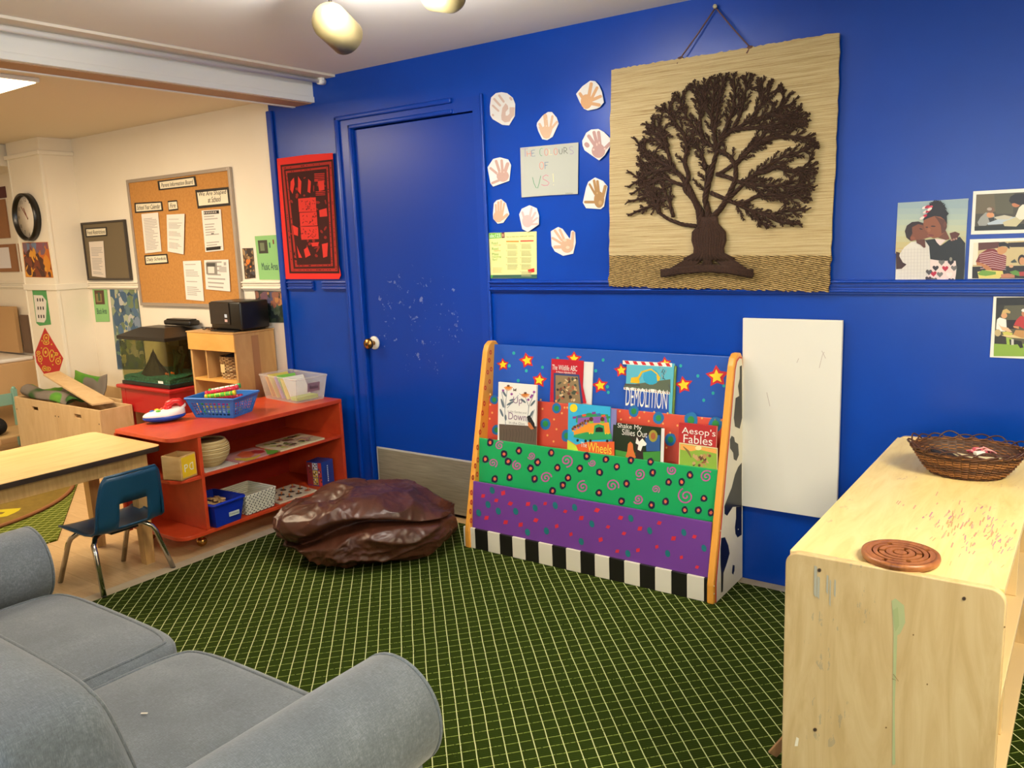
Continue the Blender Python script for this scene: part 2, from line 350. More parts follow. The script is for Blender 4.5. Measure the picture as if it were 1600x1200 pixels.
# round rug
m = MB(); cx, cy, rr = -5.95, -1.75, 0.0; cx, cy, rr = -5.75, -1.55, 0.93
RUG = NT('brown_rug', 0.95); RUG.color(RUG.ramp(RUG.noise(RUG.mapping(), 30, 3), [(0.3, '6B5612'), (0.7, '79621A')]))
m.lathe([(rr, 0.0085), (rr, 0.016), (0, 0.016)], RUG.m, 64, False, (cx, cy, 0)); m.tube([(cx+rr*math.cos(a), cy+rr*math.sin(a), 0.016) for a in [2*math.pi*k/64 for k in range(64)]], 0.012, mat('8A5A34', 0.9), 6, closed=True)
hp = plane((0, 0, 0.0165), (0, 0, 1)); A = crop(0, 740, 13.336)
m.poly(hp, [(140, 440), (290, 385), (470, 385), (555, 430), (480, 500), (245, 575), (180, 535), (270, 510), (310, 470), (240, 445)], mat('E8A540', 0.9), 0.0004, A)
m.poly(hp, [(-120, 760), (440, 715), (400, 765), (300, 820), (150, 885), (0, 910), (-120, 920), (-100, 870), (50, 840), (110, 800), (-20, 805)], mat('B8A80C', 0.9), 0.0004, A)
o = m.build('round_rug'); tag(o, 'round olive brown rug with orange and lime shapes, partly hidden under the table', 'rug')

# ceiling lights
def panel(nm, x0, x1, y0, y1, z, h, label, e):
    t = thing(nm, label, 'ceiling light', ((x0+x1)/2, (y0+y1)/2, z)); m = MB(); m.box((x0, y0, z-0.02), (x1, y1, z), WHITE, 0.004); m.build('frame', t)
    m = MB(); m.box((x0+0.015, y0+0.015, z-0.024), (x1-0.015, y1-0.015, z-0.0202), mat(h, 0.5, emit=e)); m.build('diffuser', t)
panel('ceiling_light', -5.40, -4.16, -1.80, -1.18, 2.29, 'FFE9C4', 'glowing rectangular panel light on the ceiling of the far room', 5)
panel('ceiling_light', 0.4, 1.6, -2.2, -1.6, 2.355, 'FFF0D8', 'rectangular panel light on the near ceiling above the birch cabinet', 4)

# ================================================================== BOOK DISPLAY RACK
ORANGE = mat('E8A03C', 0.4); RED = mat('C8202A', 0.45); YEL = mat('F2D21E', 0.5); TEAL = mat('1FA596', 0.5); DKBLUE = mat('1B1038', 0.5)
t = thing('book_rack', 'painted wooden book rack with tiered blue, red, green and purple panels against the wall', 'book rack', (-1.79, -0.16, 0))
A = crop(700, 500, 2.608)
XL, XR = -2.386, -1.197
def tier(nm, y0, z0, y1, z1, th, h, edge):
    m = MB(); n_ = Vector((0, -(z1-z0), (y1-y0))).normalized()
    m.prism([(XL, y0, z0), (XR, y0, z0), (XR, y1, z1), (XL, y1, z1)], n_*-th, mat(h, 0.38), 0.002)
    return m, plane((0, y0, z0), tuple(n_))
# blue back tier
m, pl = tier('b', -0.155, 0.30, -0.068, 0.960, 0.012, '1C50A8', None)
for x, y, r in ((224,182,24),(322,165,30),(372,245,29),(513,158,28),(620,267,30),(706,205,27),(885,178,26),(960,265,34),(1095,230,42)):
    rot = random.uniform(-0.2, 0.2); m.poly(pl, starp(x, y, r*1.12, r*0.62, rot), RED, 0.0005, A); m.poly(pl, starp(x, y, r*0.72, r*0.34, rot), YEL, 0.0010, A)
for x, y in ((268,135),(250,187),(319,207),(286,247),(385,193),(447,157),(632,163),(650,272),(653,295),(948,187),(1018,228),(1080,298),(1042,327),(1124,268),(602,207)): m.ell(pl, x, y, 6, 7, TEAL, 0.0005, A)
m.build('back_panel', t)
m, pl = tier('r', -0.195, 0.24, -0.128, 0.714, 0.012, 'D2503A', None); B1 = mat('1C6FA6', 0.5); G1 = mat('2C8A3C', 0.5); Y1 = mat('F0B060', 0.5)
for x, y, r in ((188,325,17),(442,360,19),(397,423,21),(197,448,18),(484,472,22),(757,372,21),(858,400,22),(990,408,28),(1090,425,28),(907,487,23),(320,520,18)):
    m.poly(pl, ellp(x, y, r, r*1.15, 0, 14, 0.06), B1, 0.0005, A); m.ell(pl, x, y, r*0.52, r*0.6, G1, 0.0010, A)
for x, y in ((172,303),(180,378),(170,402),(215,425),(172,345),(378,325),(385,362),(440,330),(475,357),(486,357),(432,405),(464,380),(442,445),(405,470),(430,495),(700,372),(705,405),(742,398),(780,398),(800,375),(818,412),(840,375),(876,422),(895,380),(935,430),(905,460),(1035,400),(1045,432),(1090,405),(1112,410),(890,520)): m.ell(pl, x, y, 4, 4.5, Y1, 0.0005, A, n=8)
m.build('red_panel', t)
m, pl = tier('g', -0.255, 0.13, -0.220, 0.528, 0.012, '16A25A', None); PINK = mat('C0509A', 0.5); CORAL = mat('E06A4A', 0.5)
for i, (x, y, r) in enumerate(((210,512,19),(183,583,20),(340,553,17),(282,593,21),(399,643,25),(483,573,28),(588,582,16),(550,680,27),(670,675,28),(780,627,25),(913,612,21),(1053,638,27),(846,690,18),(775,730,22),(970,718,36))):
    m.stroke(pl, spiralp(x, y, r*0.95, 1.9, 30, i*1.7), 5.5 if r > 20 else 4.5, PINK, 0.0005, A)
for x, y in ((172,499),(228,546),(289,533),(245,577),(153,567),(365,580),(336,604),(251,641),(190,648),(353,647),(421,541),(445,602),(537,604),(565,555),(643,568),(618,620),(688,598),(745,572),(825,578),(834,622),(728,667),(615,704),(468,673),(490,643),(426,697),(986,632),(952,660),(899,660),(886,740),(829,754),(707,739),(1043,727),(1020,775),(965,775),(1071,785)):
    m.poly(pl, ellp(x, y, 14, 16.5, 0, 10, 0.12), DKBLUE, 0.0005, A); m.poly(pl, ellp(x, y, 6.5, 8, 0, 6, 0.2), CORAL, 0.0010, A)
m.build('green_panel', t)
m, pl = tier('p', -0.306, 0.105, -0.282, 0.330, 0.014, '6C3A8E', None); R2 = mat('D02838', 0.5); T2 = mat('0F6E72', 0.5)
for x, y in ((143,717),(197,735),(225,705),(254,748),(326,750),(396,748),(157,806),(235,824),(296,834),(358,816),(443,840),(478,780),(543,807),(607,775),(501,873),(652,843),(622,895),(703,806),(717,870),(782,850),(861,827),(690,942),(774,938),(851,924),(919,890),(1004,883),(951,967),(1015,1007)):
    q = random.uniform(-0.5, 0.5); r = random.uniform(8, 11); m.poly(pl, ellp(x, y, r, r*1.25, 0.78+q, 4), R2, 0.0005, A)
for x, y in ((180,694),(163,752),(125,786),(205,779),(276,780),(355,766),(437,756),(516,764),(324,865),(401,860),(586,831),(745,808),(822,859),(543,903),(733,952),(895,952),(961,866),(1043,930)): m.ell(pl, x, y, 10, 15, T2, 0.0005, A, -0.3)
m.build('purple_panel', t)
# black and white base board
m = MB(); yb = -0.318; m.box((-2.43, yb, 0.009), (-1.196, -0.295, 0.108), mat('14120F', 0.4), 0.002)
xs = [-2.430, -2.362, -2.285, -2.216, -2.143, -2.072, -1.998, -1.926, -1.853, -1.780, -1.708, -1.638, -1.566, -1.494, -1.424, -1.352, -1.284, -1.212]
W1 = mat('E8E2D0', 0.45)
k = 0
while k < len(xs)-1:
    m.box((xs[k], yb-0.0025, 0.0095), (xs[k+1], yb+0.01, 0.1095), W1, 0.002); k += 2
m.build('base_board', t)
# shelves that carry the books inside the pockets
m = MB(); m.box((XL, -0.140, 0.52), (XR, -0.128, 0.524), ORANGE)
m.M = Matrix(); m2 = MB(); m2.box((XL, -0.222, 0.352), (XR, -0.183, 0.356), ORANGE); m2.box((XL, -0.285, 0.108), (XR, -0.02, 0.116), ORANGE); m2.build('pocket_floor', t); m.build('pocket_floor', t)
# side panels, seen from the right: orange edge, cow spots on the outer face
prof = [(-0.330, 0.009), (-0.330, 0.09), (-0.128, 0.93), (-0.112, 0.962), (-0.085, 0.978), (-0.050, 0.976), (-0.030, 0.955), (-0.022, 0.90), (-0.012, 0.009)]
def side(x0, x1, nm, face, left):
    m = MB(); m.prism([(x0, y, z) for y, z in prof], (x1-x0, 0, 0), ORANGE, 0.006)
    m2 = MB()
    if left:
        pl = plane((x1, 0, 0), (1, 0, 0)); C_ = crop(700, 520, 3.333)
        for x, y in ((222,102),(215,143),(225,190),(207,205),(217,254),(194,287),(189,368),(180,418),(185,480),(167,517),(154,597),(156,662),(142,693),(152,737),(130,754),(122,832),(122,883),(117,930),(120,978)):
            m.poly(pl, ellp(x, y, 6.5, 14 if y > 300 else 12, 0, 12, 0.05), RED, 0.0005, C_); m.ell(pl, x, y, 2.8, 6.5, ORANGE, 0.0010, C_)
    else:
        inset = [(-0.300, 0.010), (-0.300, 0.09), (-0.112, 0.915), (-0.095, 0.945), (-0.07, 0.955), (-0.045, 0.95), (-0.030, 0.90), (-0.013, 0.010)]
        red = [(-0.309, 0.010), (-0.309, 0.09), (-0.118, 0.918), (-0.100, 0.952), (-0.07, 0.962), (-0.045, 0.957), (-0.028, 0.90), (-0.0125, 0.010)]
        m.prism([(x1+0.0003, y, z) for y, z in red], (0.0006, 0, 0), RED); m.prism([(x1+0.0006, y, z) for y, z in inset], (0.0009, 0, 0), W1)
        pl = plane((x1+0.0015, 0, 0), (1, 0, 0)); C_ = crop(1080, 540, 2.927); BK = mat('15130F', 0.35)
        for P in ([(222,95),(232,90),(233,330),(222,380),(200,370),(195,330),(203,240),(220,230),(214,185),(222,150)],
                  [(185,412),(197,420),(200,440),(215,450),(218,500),(207,527),(195,520),(192,490),(178,470),(177,430)],
                  [(231,535),(231,735),(190,738),(165,778),(153,770),(152,735),(165,700),(185,650),(200,590),(215,555)],
                  [(205,738),(231,735),(231,865),(212,878),(202,860),(200,830),(205,790)],
                  [(138,880),(155,876),(170,915),(176,950),(165,990),(148,1040),(145,1125),(137,1130),(137,1040),(134,1000),(134,930)],
                  [(190,1003),(199,1005),(198,1030),(192,1048),(186,1040)]): m.poly(pl, P, BK, 0.0004, C_)
        for x, y in ((165,580),(187,582),(155,830),(135,847),(128,1083),(105,1100),(105,1135),(218,1073),(215,840)): m.ball(pl(*C_(x, y)), 0.0035, W1, 1, (0.4, 1, 1))
    m.build('side_panel', t)
side(-2.416, -2.3865, 'l', -1, True); side(-1.1965, -1.168, 'r', 1, False)

# ---------------- books on the rack
def book(nm, label, x0, x1, ybot, zbot, ytop, ztop, th, cover):
    m = MB(); a = Vector((x0, ybot, zbot)); b = Vector((x1, ybot, zbot)); c = Vector((x1, ytop, ztop)); d = Vector((x0, ytop, ztop))
    n_ = (b-a).cross(d-a).normalized(); nb = -n_
    m.prism([a, b, c, d], nb*0.0012, mat(cover, 0.3)); m.prism([a+nb*(th-0.0012), b+nb*(th-0.0012), c+nb*(th-0.0012), d+nb*(th-0.0012)], nb*0.0012, mat(cover, 0.3))
    m.prism([a+nb*0.0013, b+nb*0.0013+Vector((-0.002, 0, 0)), c+nb*0.0013+Vector((-0.002, 0, -0.002)), d+nb*0.0013+Vector((0, 0, -0.002))], nb*(th-0.0026), mat('EFE8DA', 0.8))
    m.box((min(x0, x1)-0.0005, a.y, a.z), (x0+0.001, a.y+0.001, a.z+0.001), mat(cover, 0.3))
    return m, plane(a, tuple(n_)), (d-a).normalized()
K = crop(760, 530, 4.0); BL = mat('1A1A1A', 0.5); X1 = Vector((1, 0, 0))
def bfin(m, nm, label): o = m.build('picture_book'); tag(o, label, 'book', 'picture books on the display rack')
# white garden book
m, pl, u = book('', '', -2.287, -2.072, -0.222, 0.36, -0.180, 0.800, 0.010, 'ECE8DE')
SG = mat('5C6A72', 0.5); OR = mat('E58A34', 0.5); PU = mat('8E3E8A', 0.5); BR = mat('5A4A3C', 0.6); GT = mat('8E6F86', 0.5)
m.poly(pl, [(80,530),(315,545),(310,800),(80,800)], BR, 0.0005, K)
for pth in ([(120,540),(115,440),(125,360),(130,310)], [(130,430),(170,385),(200,350)], [(95,330),(115,430)], [(255,520),(265,420),(245,365),(205,340)], [(262,430),(290,360),(300,330)], [(275,520),(300,440)]): m.stroke(pl, pth, 3, SG, 0.0006, K)
for (x, y, a_, l) in ((100,400,1.3,38),(112,340,1.0,30),(150,400,-0.5,34),(160,380,-0.3,22),(95,460,1.2,34),(280,470,-1.1,34),(290,400,-0.9,30),(230,385,0.7,26),(268,500,1.4,30),(120,490,1.5,24)): m.ell(pl, x, y, l*0.8, 6.5, SG, 0.0008, K, a_)
for fx, fy in ((137, 295), (243, 340)):
    for k in range(7): a_ = 0.3+k*0.42; m.cap(pl, (fx, fy), (fx+26*math.cos(a_), fy+24*math.sin(a_)), 6, OR, 0.0009, K)
    m.ell(pl, fx, fy-4, 9, 6, mat('6B3A20', .6), 0.0012, K)
for fx, fy in ((104,320),(158,343),(298,330),(262,378),(285,352),(278,362)): m.poly(pl, starp(fx, fy, 10, 6, 0, 6), PU, 0.001, K)
m.poly(pl, [(168,305),(176,316),(188,306),(186,326),(176,322),(168,326)], BR, 0.001, K)
m.poly(pl, [(252,485),(268,475),(280,490),(300,525),(305,560),(285,555),(262,520)], mat('1C1C20', .5), 0.001, K); m.poly(pl, [(258,520),(272,520),(298,560),(280,565),(262,545)], mat('C8703C', .5), 0.0012, K)
for k in range(12): m.stroke(pl, [(88+k*19, 560), (92+k*19+random.uniform(-5, 5), 590), (86+k*19, 640)], 2, mat('3A2E28', .6), 0.0008, K)
def btext(txt, x, y, x2, h, mt, off=0.0012, **kw):
    o = pl(*K(x, y)); w = (pl(*K(x2, y))-o).length; m.text(txt, o, X1, u, w, h, mt, off, **kw)
btext('Up', 168, 412, 224, 0.040, GT); btext('in the Garden and', 134, 455, 250, 0.010, mat('9A9690', .6)); btext('Down', 138, 500, 250, 0.034, GT); btext('in the Dirt', 142, 527, 240, 0.012, mat('8A8680', .6))
bfin(m, '', 'white picture book with orange and purple flowers, on the left of the red tier')
# red book with curled cover in front of a white one
m, pl, u = book('', '', -2.026, -1.830, -0.1335, 0.53, -0.084, 0.905, 0.006, 'E9E6E0')
bfin(m, '', 'white book mostly hidden behind the curled red cover on the upper tier')
m, pl, u = book('', '', -2.046, -1.876, -0.1385, 0.53, -0.089, 0.910, 0.004, 'B82030')
m.poly(pl, [(540,133),(575,150),(592,200),(604,300),(625,400),(560,400),(548,140)], mat('B82030', .3), 0.0003, K)
m.poly(pl, [(420,210),(580,222),(605,400),(420,400)], mat('2C3E6A', .5), 0.0006, K); m.poly(pl, [(432,224),(572,234),(590,400),(432,400)], mat('8A7450', .5), 0.0009, K)
random.seed(3)
for k in range(46): m.ell(pl, random.uniform(440, 568), random.uniform(245, 385), random.uniform(6, 15), random.uniform(4, 10), mat(random.choice(['6E3A28','C9A070','2A241E','A85838','D8C090','3E4A3A','7C5C48']), .5), 0.0011+0.00003*k, K, random.uniform(0, 3), 7)
WT = mat('F4EFE2', .5)
btext('The Wildlife ABC', 412, 190, 568, 0.024, WT, 0.0022); btext('A Nature Alphabet Book', 436, 212, 560, 0.011, WT, 0.0022)
bfin(m, '', 'red alphabet book with an animal picture, its cover curling, on the upper tier')
# yellow excavator book
m, pl, u = book('', '', -1.660, -1.440, -0.1375, 0.53, -0.087, 0.921, 0.010, '5FB7C8')
m.prism([(-1.4395, -0.1345, 0.535), (-1.432, -0.1345, 0.535), (-1.432, -0.085, 0.91), (-1.4395, -0.085, 0.91)], (0, 0.008, 0), mat('6E8A3A', .5))
m.poly(pl, [(852,132),(1160,150),(1160,174),(852,156)], WT, 0.0004, K)
for k in range(6): x = 862+k*51; m.poly(pl, [(x,134+k*3),(x+24,135+k*3),(x+36,156+k*3),(x+12,155+k*3)], RED, 0.0007, K)
m.poly(pl, [(860,290),(1000,270),(1150,250),(1150,335),(860,305)], mat('56604A', .6), 0.0005, K)
m.ell(pl, 1030, 235, 52, 50, mat('2FA3C4', .5), 0.0007, K); EX = mat('E8B820', .4)
m.poly(pl, [(905,240),(945,235),(958,262),(955,276),(900,272)], EX, 0.0010, K); m.stroke(pl, [(945,250),(972,205),(1030,188),(1065,215),(1085,245)], [14,12,10,9,7], EX, 0.0010, K)
m.poly(pl, [(1062,225),(1085,235),(1082,258),(1068,262)], EX, 0.0011, K); m.stroke(pl, [(865,283),(960,288)], 12, mat('4A4A40', .6), 0.0011, K)
for k in range(14): x = random.uniform(1090, 1140); y = random.uniform(170, 290); m.stroke(pl, [(x,y),(x+random.uniform(-14,14),y+random.uniform(8,30))], 4, mat(random.choice(['8A9AA0','3C4A50','B0B8B4']), .5), 0.0009, K)
m.poly(pl, [(858,300),(1145,330),(1145,345),(858,314)], WT, 0.0012, K)
for k in range(20): x = 862+k*14.2; m.poly(pl, [(x,302+k*1.5),(x+7,303+k*1.5),(x+11,313+k*1.5),(x+4,312+k*1.5)], mat('7A3020', .5), 0.0015, K)
m.poly(pl, [(866,316),(1140,346),(1140,620),(866,620)], mat('2450A8', .45), 0.0007, K)
btext('DEMOLITION', 870, 415, 1128, 0.082, WT, 0.0016)
bfin(m, '', 'picture book with a yellow excavator under red and white stripes, on the upper tier')
# bus book
m, pl, u = book('', '', -1.898, -1.688, -0.224, 0.36, -0.192, 0.735, 0.006, '38B0D8')
BG = mat('2E9A58', .45); BO = mat('F09A30', .45)
m.poly(pl, [(508,628),(560,660),(640,640),(800,640),(800,800),(500,800)], mat('E8602C', .5), 0.0004, K); m.poly(pl, [(506,630),(560,665),(600,760),(506,760)], mat('C8D83A', .5), 0.0006, K)
m.poly(pl, [(560,480),(640,462),(760,470),(768,520),(600,530),(560,520)], BG, 0.0005, K); m.poly(pl, [(570,492),(752,480),(756,528),(570,540)], mat('8A5AA8', .5), 0.0007, K)
m.poly(pl, [(545,575),(640,525),(765,520),(775,590),(640,600),(548,600)], BO, 0.0009, K); m.poly(pl, [(630,580),(670,590),(675,540),(700,530),(735,540),(740,590),(780,590),(785,625),(640,632),(545,612),(548,598)], BG, 0.0011, K)
m.poly(pl, [(680,580),(684,555),(706,548),(728,556),(730,580)], BL, 0.0014, K)
for x, y in ((645,588),(660,588),(745,590),(760,590)): m.ell(pl, x, y, 5, 5, YEL, 0.0014, K)
for x, y in ((570,632),(620,636),(650,634),(755,636)): m.ell(pl, x, y, 8, 9, BL, 0.0013, K)
SK = ['6A3A20', '8A5230', '4A2A1A', 'B07848']
for k in range(13): x = 540+k*8+random.uniform(-3, 3); y = 555-k*4+random.uniform(-6, 6); m.ell(pl, x, y, 8, 9, mat(SK[k % 4], .5), 0.0013+k*0.00005, K, 0, 9); m.ell(pl, x+2, y+12, 8, 6, mat(['E8B040','4A90C8','E86A8A'][k % 3], .5), 0.0012, K, 0, 8)
for x, y in ((655,500),(725,500)): m.ell(pl, x, y, 13, 14, mat('5A3420', .5), 0.0013, K); m.ell(pl, x, y+18, 14, 9, mat('7CC04A', .5), 0.0012, K)
for k in range(8): x = 550+k*30; y = 490-k*7+max(0, k-4)*16; m.poly(pl, [(x-12,y-6),(x+12,y-9),(x+14,y+5),(x-10,y+8)], mat(['8A3A8A','3C6AA8','E0503A','3A8A4A'][k % 4], .5), 0.0012, K)
m.ell(pl, 545, 430, 24, 26, YEL, 0.0006, K)
btext('The', 590, 672, 628, 0.022, WT, 0.0016); btext('Wheels', 632, 700, 782, 0.042, mat('F4D848', .5), 0.0016)
bfin(m, '', 'picture book with a green and orange bus on blue, on the red tier')
m, pl, u = book('', '', -1.720, -1.662, -0.214, 0.36, -0.186, 0.725, 0.005, '8A86B8'); bfin(m, '', 'mauve book peeking out behind the bus picture book')
# dark tree book
m, pl, u = book('', '', -1.676, -1.446, -0.226, 0.36, -0.190, 0.668, 0.005, '23301E')
m.poly(pl, [(1094,556),(1114,558),(1106,800),(1086,800)], mat('E8E4DC', .5), 0.0005, K); m.poly(pl, [(805,690),(900,710),(1088,700),(1080,800),(805,800)], mat('3E8A34', .5), 0.0005, K); m.poly(pl, [(990,590),(1085,600),(1085,700),(1000,700)], mat('24508A', .5), 0.0006, K)
m.poly(pl, [(930,600),(965,600),(975,660),(985,800),(925,800),(935,670)], mat('33201A', .5), 0.0008, K)
m.stroke(pl, [(950,650),(905,610),(880,580)], 12, mat('33201A', .5), 0.0008, K); m.stroke(pl, [(960,640),(1000,600),(1030,575)], 12, mat('33201A', .5), 0.0008, K)
m.poly(pl, [(885,655),(900,640),(915,655),(918,690),(935,740),(900,745),(870,735),(880,700)], mat('D87030', .5), 0.0010, K)
m.poly(pl, [(940,612),(955,640),(975,620),(990,640),(1000,650),(975,670),(965,700),(945,690),(950,660),(932,650)], WT, 0.0011, K); m.ell(pl, 985, 655, 16, 12, WT, 0.0012, K)
m.ell(pl, 1042, 605, 28, 38, mat('9A9030', .5), 0.0009, K); m.ell(pl, 1042, 605, 15, 22, mat('A85A30', .5), 0.0012, K)
btext('Shake My', 820, 560, 970, 0.026, WT, 0.0016); btext('Sillies Out', 848, 597, 1005, 0.026, WT, 0.0016)
bfin(m, '', 'dark picture book with a fox, a rabbit and a tree, beside the bus book')
# red fable book
m, pl, u = book('', '', -1.372, -1.212, -0.226, 0.36, -0.192, 0.698, 0.012, 'B83030')
m.poly(pl, [(1205,645),(1445,680),(1445,860),(1200,860)], mat('E8D8A0', .5), 0.0005, K); m.poly(pl, [(1210,652),(1440,686),(1440,860),(1206,860)], mat('8CB03C', .5), 0.0008, K)
m.poly(pl, [(1212,654),(1438,688),(1438,716),(1330,690),(1280,700),(1212,690)], mat('F0A850', .5), 0.0010, K); m.ell(pl, 1325, 680, 20, 14, mat('F8E0A0', .5), 0.0012, K)
for k in range(26): m.ell(pl, random.uniform(1285, 1400), random.uniform(715, 790), random.uniform(8, 18), random.uniform(5, 11), mat(random.choice(['8A5A34','5A3A24','B88A54','C8A06C','6E4A2C']), .5), 0.0012+0.00003*k, K, random.uniform(0, 3), 8)
m.stroke(pl, [(1230,670),(1260,700),(1280,740)], [4,14,5], mat('7A6A3A', .5), 0.0013, K)
btext("Aesop's", 1222, 598, 1432, 0.034, WT, 0.0020); btext('Fables', 1232, 645, 1412, 0.034, WT, 0.0020)
bfin(m, '', 'red picture book with a green country scene, on the right of the red tier')

# ================================================================== THINGS ON THE BLUE WALL
# woven tree hanging
t = thing('tapestry', 'woven straw wall hanging with a big brown rope tree, hung from a nail', 'tapestry', (-1.30, -0.02, 1.68))
n = NT('straw_weave', 0.9); sx = n.mapping((1.2, 1, 95)); a = n.noise(sx, 3, 5, 0.7, 0.4); b = n.noise(n.mapping((40, 1, 200)), 3, 3)
c = n.ramp(a, [(0.28, '6E5838'), (0.38, 'A98E60'), (0.52, 'C8B384'), (0.75, 'DCCBA0')]); n.color(n.mix(n.math('MULTIPLY', b, 0.25), c, '8A6E40')); n.bump(a, 0.6, 0.004); STRAW = n.m
n = NT('straw_braid', 0.9); v = n.mapping((1, 1, 1)); w = n.n('TexWave', wave_type='BANDS', bands_direction='DIAGONAL'); w.inputs['Scale'].default_value = 34; w.inputs['Distortion'].default_value = 3.0; w.inputs['Detail'].default_value = 2; w.inputs['Detail Scale'].default_value = 3
n.link(n.mapping((0.5, 0.01, 2.4)), w.inputs['Vector']); n.color(n.ramp(w.outputs[0], [(0.05, '4E3C1E'), (0.3, '8E6F3C'), (0.7, 'B4935A'), (1.0, 'C8A970')])); n.bump(w.outputs[0], 0.8, 0.006); BRAID = n.m
TL, TR, BR_, BLc = Vector((-1.744, 0, 2.138)), Vector((-0.827, 0, 2.135)), Vector((-0.838, 0, 1.217)), Vector((-1.776, 0, 1.238))
def tq(u, v, y=-0.030):
    p = (TL*(1-u)+TR*u)*(1-v)+(BLc*(1-u)+BR_*u)*v; p.y = y-0.004*math.sin(u*9+v*5); return p
def sheet(v0, v1, mt, nm, amp, thick=0.010, nu=90, nv=24, y=-0.030):
    m = MB(); vs = []; fs = []; rnd = random.Random(5)
    jl = [rnd.uniform(-amp, amp) for _ in range(nv+1)]; jr = [rnd.uniform(-amp, amp) for _ in range(nv+1)]; jb = [rnd.uniform(-amp, amp) for _ in range(nu+1)]
    for side_ in (0, 1):
        for j in range(nv+1):
            for i in range(nu+1):
                u = i/nu; v = v0+(v1-v0)*j/nv; p = tq(u, v, y+side_*thick)
                if i == 0: p.x += jl[j]
                if i == nu: p.x += jr[j]
                if (j == nv and v1 > 0.99) or (j == 0 and v0 < 0.01): p.z += jb[i]
                vs.append(p)
    N = (nu+1)*(nv+1); q = lambda i, j, s_: s_*N+j*(nu+1)+i
    for j in range(nv):
        for i in range(nu):
            fs.append((q(i, j+1, 0), q(i+1, j+1, 0), q(i+1, j, 0), q(i, j, 0))); fs.append((q(i, j, 1), q(i+1, j, 1), q(i+1, j+1, 1), q(i, j+1, 1)))
    for j in range(nv): fs.append((q(0, j, 0), q(0, j, 1), q(0, j+1, 1), q(0, j+1, 0))); fs.append((q(nu, j+1, 0), q(nu, j+1, 1), q(nu, j, 1), q(nu, j, 0)))
    for i in range(nu): fs.append((q(i+1, 0, 0), q(i+1, 0, 1), q(i, 0, 1), q(i, 0, 0))); fs.append((q(i, nv, 0), q(i, nv, 1), q(i+1, nv, 1), q(i+1, nv, 0)))
    m.add(vs, fs, mt, False); m.build(nm, t)
sheet(0.0, 0.858, STRAW, 'cloth', 0.0022); sheet(0.852, 1.0, BRAID, 'braided_border', 0.004, 0.014, 110, 8, -0.033)
n = NT('brown_rope', 0.95); v = n.mapping((1, 1, 1)); a = n.noise(v, 220, 3, 0.6); n.color(n.ramp(a, [(0.3, '1C0E07'), (0.7, '432818')])); n.bump(a, 0.8, 0.002); ROPE = n.m
# main limbs drawn at the cloth; finer branches grow towards the crown
tp = plane((0, -0.038, 0), (0, -1, 0)); T_ = crop(1000, 100, 3.43)
def uvp(x, y): p = tp(*T_(x, y)); return (p.x, p.z)
limbs = [
 [(395,1010),(390,900),(385,830),(440,770),(480,700),(515,620),(515,540),(470,485),(410,455),(340,405),(290,340),(245,280),(225,215),(190,160)],
 [(375,900),(370,800),(350,720),(370,640),(395,540),(415,460),(440,400),(500,350),(590,310),(680,270),(760,230),(815,215)],
 [(350,900),(335,800),(300,740),(265,660),(220,600),(175,555),(100,520),(20,470),(-35,390)],
 [(330,880),(318,780),(290,720),(240,670),(265,600),(240,530),(255,450),(235,370),(190,320),(140,240),(80,235)],
 [(310,870),(230,860),(160,835),(105,800),(95,720),(30,640),(-70,570)],
 [(180,820),(160,740),(130,680),(100,620)],
 [(105,800),(100,750),(30,770),(-65,812)],
 [(480,720),(560,640),(620,590),(690,540),(780,490),(860,470),(930,440)],
 [(380,690),(450,720),(520,750),(600,790),(680,810),(780,790),(900,780)],
 [(540,760),(620,710),(700,700),(800,715),(920,720)],
 [(410,590),(470,605),(540,635),(640,650),(740,655),(940,660)],
 [(430,590),(480,555),(540,510),(590,460),(660,410),(740,360),(820,330),(880,330)],
 [(410,460),(400,370),(410,290),(425,200),(440,110),(460,60)],
 [(500,350),(540,270),(560,180),(570,110),(590,70)],
 [(440,400),(470,320),(500,250),(510,150),(500,70)],
 [(590,310),(640,230),(690,160),(735,140)],
 [(340,405),(320,320),(330,220),(340,130),(370,80)],
 [(400,300),(360,240),(310,160),(290,100)],
 [(355,560),(330,480),(300,430),(280,400)], [(350,720),(355,600),(355,560)],
 [(620,590),(690,575),(740,545),(800,580),(880,570),(945,560)], [(660,410),(760,390),(860,390),(920,400)],
 [(600,790),(650,850),(690,880)], [(680,810),(760,850),(870,860)], [(680,270),(760,280),(850,300)],
 [(500,350),(600,345),(700,330),(800,300),(875,305)], [(515,540),(600,450),(690,350),(790,285),(850,250)], [(400,370),(385,290),(395,180),(400,90)], [(265,660),(200,640),(130,610),(40,640),(-50,700)], [(105,800),(60,700),(10,720),(-70,740)],
 [(175,555),(150,470),(130,400),(80,330),(10,320)], [(175,555),(60,580),(-65,660)],
]
m = MB(); rnd = random.Random(2); rs = np.random.RandomState(4)
ccx, ccz = uvp(439, 500); rx = uvp(958, 500)[0]-ccx; rz = uvp(480, 46)[1]-ccz
zlow = uvp(480, 885)[1]
def inside(x, z, k=1.0):
    if z < ccz: return ((x-ccx)/(rx*k))**2+((z-ccz)/(rz*(1.45 if x > ccx else 1.8)*k))**2 < 1 and z > zlow
    return ((x-ccx)/(rx*k))**2+((z-ccz)/(rz*k))**2 < 1
UP = Vector((0, 0, 1))
def seg2(p, d, L): return (p[0]+d[0]*L, p[1]+d[1]*L)
def rot2(d, a): c, s_ = math.cos(a), math.sin(a); return (d[0]*c-d[1]*s_, d[0]*s_+d[1]*c)
def nrm2(d): l = math.hypot(*d) or 1; return (d[0]/l, d[1]/l)
def rope(pts, r_, dy, nseg=5): m.tube([Vector((x, -0.037-dy, z)) for x, z in pts], r_, ROPE, nseg)
